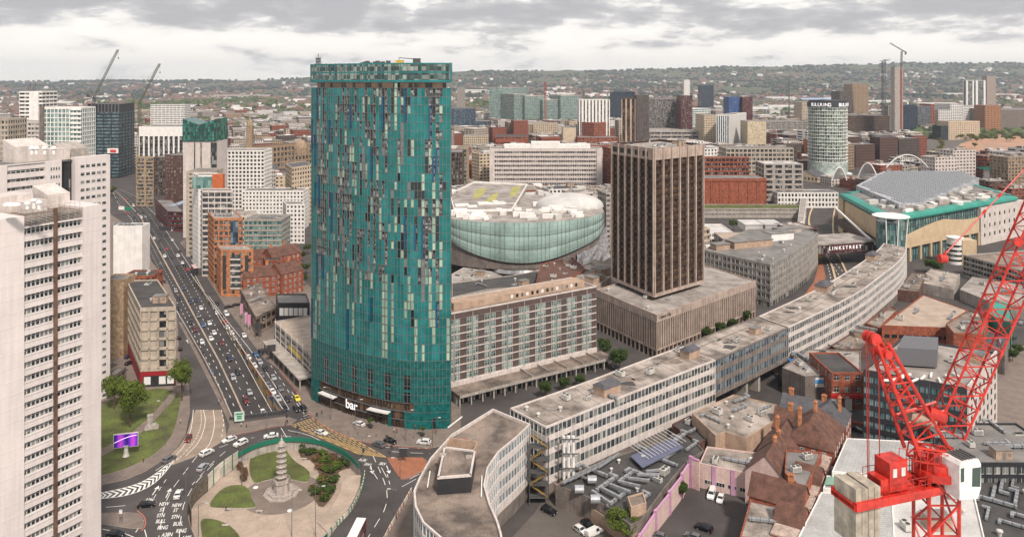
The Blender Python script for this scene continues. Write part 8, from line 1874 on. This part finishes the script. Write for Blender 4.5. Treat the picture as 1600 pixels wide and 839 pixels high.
for i,(px,py,z,lb) in enumerate([(282,662,.12,'lone person in dark clothes walking on the left pavement'),(224,722,.12,'person standing at the lower end of the left pavement'),(434,567,.12,'person waiting near the black message sign'),(436,569,.12,'companion of the person near the black message sign'),(455,588,.12,'person walking along the car park frontage'),(616,676,.12,'person by the skyscraper entrance'),(620,677,.12,'second person at the skyscraper entrance'),(503,647,.12,'person at the left end of the skyscraper front'),(649,671,.12,'person near the potted tree by the skyscraper'),(681,678,.12,'person at the right end of the skyscraper front'),(377,667,.12,'person on the pavement above the underpass'),(385,668,.12,'second person on the pavement above the underpass'),(449,662,.12,'person at the crossing by the slip road'),(446,665,.12,'second person at the crossing by the slip road'),(345,628,.12,'person on the strip beside the underpass wall'),(342,631,.12,'second person on the strip beside the underpass wall'),(287,612,.12,'person near the tall bright green tree'),(353,798,IZ,'person beside the bench below the left lawn'),(493,722,IZ,'person on the garden path near the shrubs'),(461,614,.12,'person beside the yellow taxi')]):
    x,y = G(px,py,z); o = bpy.data.objects.new('person',PM[i % 5]); COL.objects.link(o); o.location = (x,y,z); o.rotation_euler.z = rnd.uniform(0,6); tag(o,lb,'person','pedestrians')
for i in range(34):
    px,py = 1306+rnd.gauss(0,5),rnd.uniform(318,362); x,y = G(px,py); o = bpy.data.objects.new('person',PM[i % 5]); COL.objects.link(o); o.location = (x,y,.01); tag(o,'pedestrian in the crowd outside the mall on the far road curve','person','crowd outside the mall')
for px,py,lb in ((579,668,'potted tree right of the bar sign'),(660,681,'potted tree near the right end of the skyscraper')):
    x,y = G(px,py,.12); r = tree(lb,x,y,3.4,2.6,'leaf2',.12,near=False,cat='potted tree',name='potted_tree',trunk=.5); b = MB(); b.lathe((x,y,.12),[(.55,0),(.85,.8),(.75,.85)],14); b.build('pot',M['frame_dark'],r)
for k in range(11):
    x,y = G(530+k*14.5,676+k*1.5-(k > 4)*(k-4)*.7,.12); b = MB(); b.lathe((x,y,.12),[(.1,0),(.1,.95),(.06,1.)],8); o = b.build('bollard',M['steel'],None); tag(o,'short steel bollard on the kerb before the teal skyscraper','bollard','bollards before the skyscraper')
# ---------------- cranes
def W(px,py,Y): return Vector((PX(px,Y),Y,ZZ(py,Y)))
red = mat('crane_red',(.52,.03,.018),.4,.35,1.2,fine=.2); redd = mat('crane_red_dark',(.33,.025,.018),.45,.3,1.)
def truss(b,A,B_,h,n,r=.07,up=Vector((0,0,1)),sec=3,r2=None):
    """lattice between two points: triangular or square section"""
    d = (B_-A).normalized(); s = d.cross(up).normalized(); u2 = s.cross(d).normalized(); offs = [s*h*.5-u2*h*.4,-s*h*.5-u2*h*.4,u2*h*.5] if sec == 3 else [s*h*.5+u2*h*.5,-s*h*.5+u2*h*.5,-s*h*.5-u2*h*.5,s*h*.5-u2*h*.5]
    for o in offs: b.bar(A+o,B_+o,r,5)
    for k in range(n):
        p,q = A.lerp(B_,k/n),A.lerp(B_,(k+1)/n)
        for i in range(len(offs)):
            j = (i+1) % len(offs); b.bar(p+offs[i],q+offs[j],r*.6,4) if k % 2 else b.bar(p+offs[j],q+offs[i],r*.6,4); b.bar(p+offs[i],p+offs[j],r*.5,4)
Yc = 52.; base = W(1462,730,Yc); cr = empty('tower_crane',(base.x,base.y,0),'big red luffing tower crane with white cab and concrete counterweights in the right foreground','tower crane')
b = MB(); truss(b,Vector((base.x,base.y,0)),base,2.0,44,.13,up=Vector((0,1,0)),sec=4); b.build('mast',red,cr)
b = MB(); b.lathe((base.x,base.y,base.z-.4),[(1.5,0),(1.5,.5),(1.25,.5),(1.25,1.)],20); b.build('slewing_ring',red,cr)
c1,c0_ = W(1318,792,50.),W(1478,742,Yc+.6); dv = (c0_-c1); dv.z = 0; uu = dv.normalized(); nn = Vector((uu.y,-uu.x,0)); zb = W(1440,752,Yc).z; b = MB()
for s in (-1.05,1.05): p = Vector((c1.x,c1.y,0))+nn*s; b.fbox((p.x,p.y),(uu.x,uu.y),(nn.x,nn.y),0,dv.length+.8,-.14,.14,zb-.35,zb+.2,0,back=True)
for k in range(9): p = Vector((c1.x,c1.y,0))+uu*dv.length*k/8; b.fbox((p.x,p.y),(uu.x,uu.y),(nn.x,nn.y),-.08,.08,-1.05,1.05,zb-.2,zb,0,back=True)
b.fbox((c1.x,c1.y),(uu.x,uu.y),(nn.x,nn.y),2.6,dv.length+.8,-1,1,zb+.02,zb+.07,0,back=True); b.build('counter_jib',red,cr)
b = MB()
for s in (-1.15,1.15):
    for z_ in (.55,1.05): p = Vector((c1.x,c1.y,0))+nn*s; b.bar((p.x+uu.x*2.6,p.y+uu.y*2.6,zb+z_),(p.x+uu.x*dv.length,p.y+uu.y*dv.length,zb+z_),.025,5)
    for k in range(7): q = p+uu*(2.6+(dv.length-2.6)*k/6); b.bar((q.x,q.y,zb),(q.x,q.y,zb+1.05),.025,5)
b.build('handrail',redd,cr); cm_ = mat('counterweight_concrete',(.44,.39,.31),.9,.3,1.2,streak=.35)
for k in range(4):
    b = MB(); p = Vector((c1.x,c1.y,0))+uu*(.1+k*.5); b.fbox((p.x,p.y),(uu.x,uu.y),(nn.x,nn.y),0,.46,-1.,1.,zb-2.7,zb+1.-.1*(k % 2),0,back=True); b.build('counterweight',cm_,cr)
b = MB(); p = Vector((c1.x,c1.y,0))+uu*.0; b.fbox((p.x,p.y),(uu.x,uu.y),(nn.x,nn.y),-.08,2.15,-1.08,1.08,zb-.3,zb+.05,0,back=True); b.build('weight_clamp',red,cr)
# machinery house
p = W(1392,745,51); b = MB(); b.obox((p.x,p.y),math.atan2(uu.y,uu.x),1.45,1.35,zb+.1,zb+2.15); b.obox((p.x-1.,p.y-.3),math.atan2(uu.y,uu.x),.7,1.2,zb+.1,zb+1.1); b.build('machinery_house',red,cr); b = MB()
for k in (-.35,.35): q = (p.x+uu.x*k+nn.x*.7,p.y+uu.y*k+nn.y*.7); b.obox(q,math.atan2(uu.y,uu.x),.32,.05,zb+1.2,zb+1.75)
b.build('vent_grille',M['plant_pale'],cr)
# A-frame
apx = W(1362,530,51.5); b = MB()
for s in (-.65,.65):
    o = nn*s; f0,f1 = W(1425,705,51.6)+o,W(1468,690,52.2)+o; b.bar(apx+o*.6,f0,.13,6); b.bar(apx+o*.6+Vector((.9,.2,-.2)),f1,.13,6)
    for k in range(1,8): t = k/8; b.bar((apx+o*.6).lerp(f0,t),(apx+o*.6+Vector((.9,.2,-.2))).lerp(f1,t),.055,4); b.bar((apx+o*.6).lerp(f0,t),(apx+o*.6+Vector((.9,.2,-.2))).lerp(f1,(k-.9)/8),.05,4)
for k in range(7): t = k/7; b.bar(apx.lerp(W(1425,705,51.6),t)+nn*(.39+.26*t),apx.lerp(W(1425,705,51.6),t)-nn*(.39+.26*t),.05,4)
b.bar(W(1400,648,51.6),W(1462,628,52),.1,6); b.bar(W(1385,600,51.6),W(1440,640,52),.08,6); b.bar(W(1420,660,51.6),W(1480,640,52),.09,6); b.build('a_frame',red,cr)
b = MB()
for k in (-.35,0,.35): b.bar(apx+nn*(k-.12)+Vector((0,0,.1)),apx+nn*(k+.12)+Vector((0,0,.1)),.4,16)
b.bar(apx+nn*.5+Vector((.8,0,-.9)),apx-nn*.5+Vector((.8,0,-.9)),.3,14); b.build('apex_sheave',red,cr)
b = MB()
for px in (1353,1372): b.bar(W(px,532,51.4),W(px+3,742,51.2),.035,5)
b.bar(W(1357,532,51.4),W(1358,742,51.2),.03,5); b.build('hoist_rope',redd,cr)
for i,(px,py,rr,ww) in enumerate(((1440,655,.36,1.2),(1462,648,.4,.8),(1408,738,.25,.8))):
    b = MB(); q = W(px,py,51.8); b.bar(q-Vector((ww*.7,.0,-.25)),q+Vector((ww*.7,0,-.25)),rr,16); b.build('winch_drum',red if i else mat('rope_drum',(.35,.26,.2),.6,.3,4.),cr)
# jib
ja,jb = W(1478,672,52.4),W(1640,300,55.); b = MB(); truss(b,ja,jb,1.75,17,.085,up=Vector((.9,0,.43)).normalized(),sec=4); b.build('jib',red,cr)
b = MB()
for k,(px,py) in enumerate(((1590,378),(1540,492))): q = W(px,py,53.5); b.bar(q-Vector((.1,.3,0)),q+Vector((.1,.3,0)),.28,12)
b.build('jib_sheave',red,cr)
b = MB(); b.bar(W(1446,690,52),W(1452,600,52.2),.03); b.build('signal_cable',M['frame_dark'],cr)
# turntable cross frame and railings
b = MB(); truss(b,W(1425,705,51.5),W(1495,715,52.),.9,4,.09,sec=4); truss(b,W(1430,755,51.5),W(1490,752,52),.7,4,.08,sec=4)
for px in (1430,1455,1485): b.bar(W(px,700,51.8),W(px+4,762,51.8),.1,5)
for k in range(8): b.bar(W(1405+k*11,700+k*1.5,50.9),W(1405+k*11,735+k*1.5,50.9),.025,4)
b.bar(W(1405,700,50.9),W(1482,711,50.9),.03,4); b.bar(W(1405,716,50.9),W(1482,727,50.9),.025,4); b.build('platform',red,cr)
# cab
ca = .35; q = W(1500,748,51.); b = MB(); u = (math.cos(ca),math.sin(ca)); n_ = (u[1],-u[0]); X0,X1 = -1.05,1.05; h = 2.45
P = lambda a,c_,z_: (q.x+u[0]*a+n_[0]*c_,q.y+u[1]*a+n_[1]*c_,q.z-.9+z_); prof = [(-.95,.05),(.7,-.15),(.98,.5),(.98,2.1),(.75,2.45),(-.8,2.5),(-.95,2.3)]
i = len(b.v); k = len(prof); b.v += [P(a,-.75,z_) for a,z_ in prof]+[P(a,.75,z_) for a,z_ in prof]; b.f += [tuple(range(i,i+k)),tuple(range(i+2*k-1,i+k-1,-1))]+[(i+(j+1) % k,i+j,i+k+j,i+k+(j+1) % k) for j in range(k)]; b.m += [0]*(k+2); cab = b.build('cab',mat('cab_white',(.72,.72,.69),.4,.12,1.),cr)
b = MB(); g3 = flat('cab_glass',(.03,.06,.05),.1); b.poly([P(.15,.765,.75),P(.9,.765,.6),P(.95,.765,1.9),P(.2,.765,1.95)]); o = b.build('cab_window',g3,None); o.parent = cab; o.location = -parent_loc(cab); b = MB(); b.poly([P(-.85,.765,1.2),P(-.55,.765,1.2),P(-.55,.765,2.1),P(-.85,.765,2.1)]); b.poly([P(.99,.65,.7),P(.99,-.65,.7),P(.99,-.65,2.),P(.99,.65,2.)]); o = b.build('cab_window',g3,None); o.parent = cab; o.location = -parent_loc(cab)
b = MB()
for j in range(5): b.fbox((q.x,q.y),u,n_,-.55+j*.28,-.4+j*.28,-.6,.6,q.z+1.56,q.z+1.68,0,back=True)
o = b.build('roof_grille',M['plant_dark'],None); o.parent = cab; o.location = -parent_loc(cab)
# separate slanting line with its hook block
hb = W(1473,404,75); r = empty('hook_block',tuple(hb),'red hook block with a taut slanting line crossing the mall side','hook block'); b = MB(); b.bar(hb-Vector((.35,0,0)),hb+Vector((.35,0,0)),.42,14); b.bar(hb+Vector((0,0,-.1)),hb+Vector((.35,0,.8)),.16,6,r2=.08); b.build('block',red,r); b = MB(); b.bar(hb+Vector((.3,0,.5)),W(1640,222,80),.07,6); 
for t in (.35,.5,.75): q_ = (hb+Vector((.3,0,.5))).lerp(W(1640,222,80),t); b.bar(q_-Vector((.1,0,.12)),q_+Vector((.2,0,.25)),.14,6)
b.build('line',red,r)
# luffing cranes on the tower under construction
cg = flat('crane_olive',(.12,.13,.08),.6); cdk = flat('crane_dark',(.06,.06,.06),.6)
def lcrane(label,bx,by0,by1,tx,ty,Y,m,m2):
    a = W(bx,by0,Y); c = W(bx,by1,Y); t = W(tx,ty,Y-5); r = empty('luffing_crane',(a.x,a.y,0),label,'tower crane'); b = MB(); truss(b,Vector((a.x,a.y,max(0,a.z))),c,2.4,16,.3,up=Vector((0,1,0)),sec=4); b.build('mast',m2,r); b = MB(); truss(b,c,t,2.2,22,.3,up=Vector((0,1,0))); b.build('jib',m,r)
    b = MB(); k = 1 if tx > bx else -1; b.bar(c,c+Vector((-k*8,0,1)),.8); b.bar(c+Vector((-k*7,0,1)),c+Vector((-k*7,0,4)),1.6,6); b.bar(c,c+Vector((-k*5,0,11)),.4); b.bar(c+Vector((-k*5,0,11)),t,.12,3); b.bar(c+Vector((-k*5,0,11)),c+Vector((-k*8,0,2)),.15,3); b.build('counter_jib',m2,r); b = MB(); b.bar(t,t-Vector((0,0,9)),.12,3); b.bar(t-Vector((0,0,9)),t-Vector((0,0,11)),.6,6); b.build('hook',m2,r)
lcrane('left luffing crane above the tower under construction, its jib raised to the right',147,262,153,185,78,890,cg,cdk); lcrane('right luffing crane beside the tower under construction, with the shorter jib',218,262,162,250,100,880,cg,cg)
a = W(1408,165,1480); c = W(1409,80,1480); r = empty('flat_top_crane',(a.x,a.y,0),'red and grey tower crane with a sloping jib beside the bare lift core','tower crane'); b = MB(); truss(b,Vector((a.x,a.y,20)),W(1408,110,1480),2.4,20,.35,up=Vector((0,1,0)),sec=4); b.build('lower_mast',redd,r)
b = MB(); truss(b,W(1408,110,1480),c,2.4,8,.35,up=Vector((0,1,0)),sec=4); b.build('upper_mast',M['steel'],r); b = MB(); truss(b,W(1391,68,1480),W(1417,83,1480),1.8,10,.3); b.bar(W(1415,81,1480),W(1415,86,1480),1.6); b.build('jib',M['steel'],r)
for px,y0,y1,Y,lb,col in ((1379,205,96,1600,'thin dark crane mast left of the bare lift core',cdk),(1383,130,94,1900,'tiny grey crane mast on the skyline beside the lift core',M['steel']),(1233,165,127,2000,'thin yellow-green crane mast among the far sheds',cg)):
    a,c = W(px,y0,Y),W(px,y1,Y); r = empty('crane_mast',(a.x,a.y,0),lb,'crane'); b = MB(); truss(b,Vector((a.x,a.y,10)),c,2.6,16,.35,up=Vector((0,1,0)),sec=4); b.build('mast',col,r); b = MB(); b.bar(c-Vector((6,0,0)),c+Vector((14,0,2)),.7); b.build('jib',col,r)
a = W(852,150,1900); r = empty('lattice_mast',(a.x,a.y,0),'short red lattice mast behind the stepped green glass offices','mast'); b = MB(); truss(b,Vector((a.x,a.y,10)),W(852,128,1900),4,10,.6,up=Vector((0,1,0)),sec=4); b.build('mast',redd,r)
# ---------------- lettering to meshes (a text object is an instancer)
bpy.context.view_layer.update(); dg = bpy.context.evaluated_depsgraph_get()
for o in [o for o in COL.objects if o.type == 'FONT']:
    me = bpy.data.meshes.new_from_object(o.evaluated_get(dg)); n = bpy.data.objects.new(o.name,me); COL.objects.link(n); n.parent = o.parent; n.location = o.location; n.rotation_euler = o.rotation_euler; n.scale = o.scale
    if 'kind' in o: n['kind'] = o['kind']
    nm = o.name.split('.')[0]; bpy.data.objects.remove(o); n.name = nm
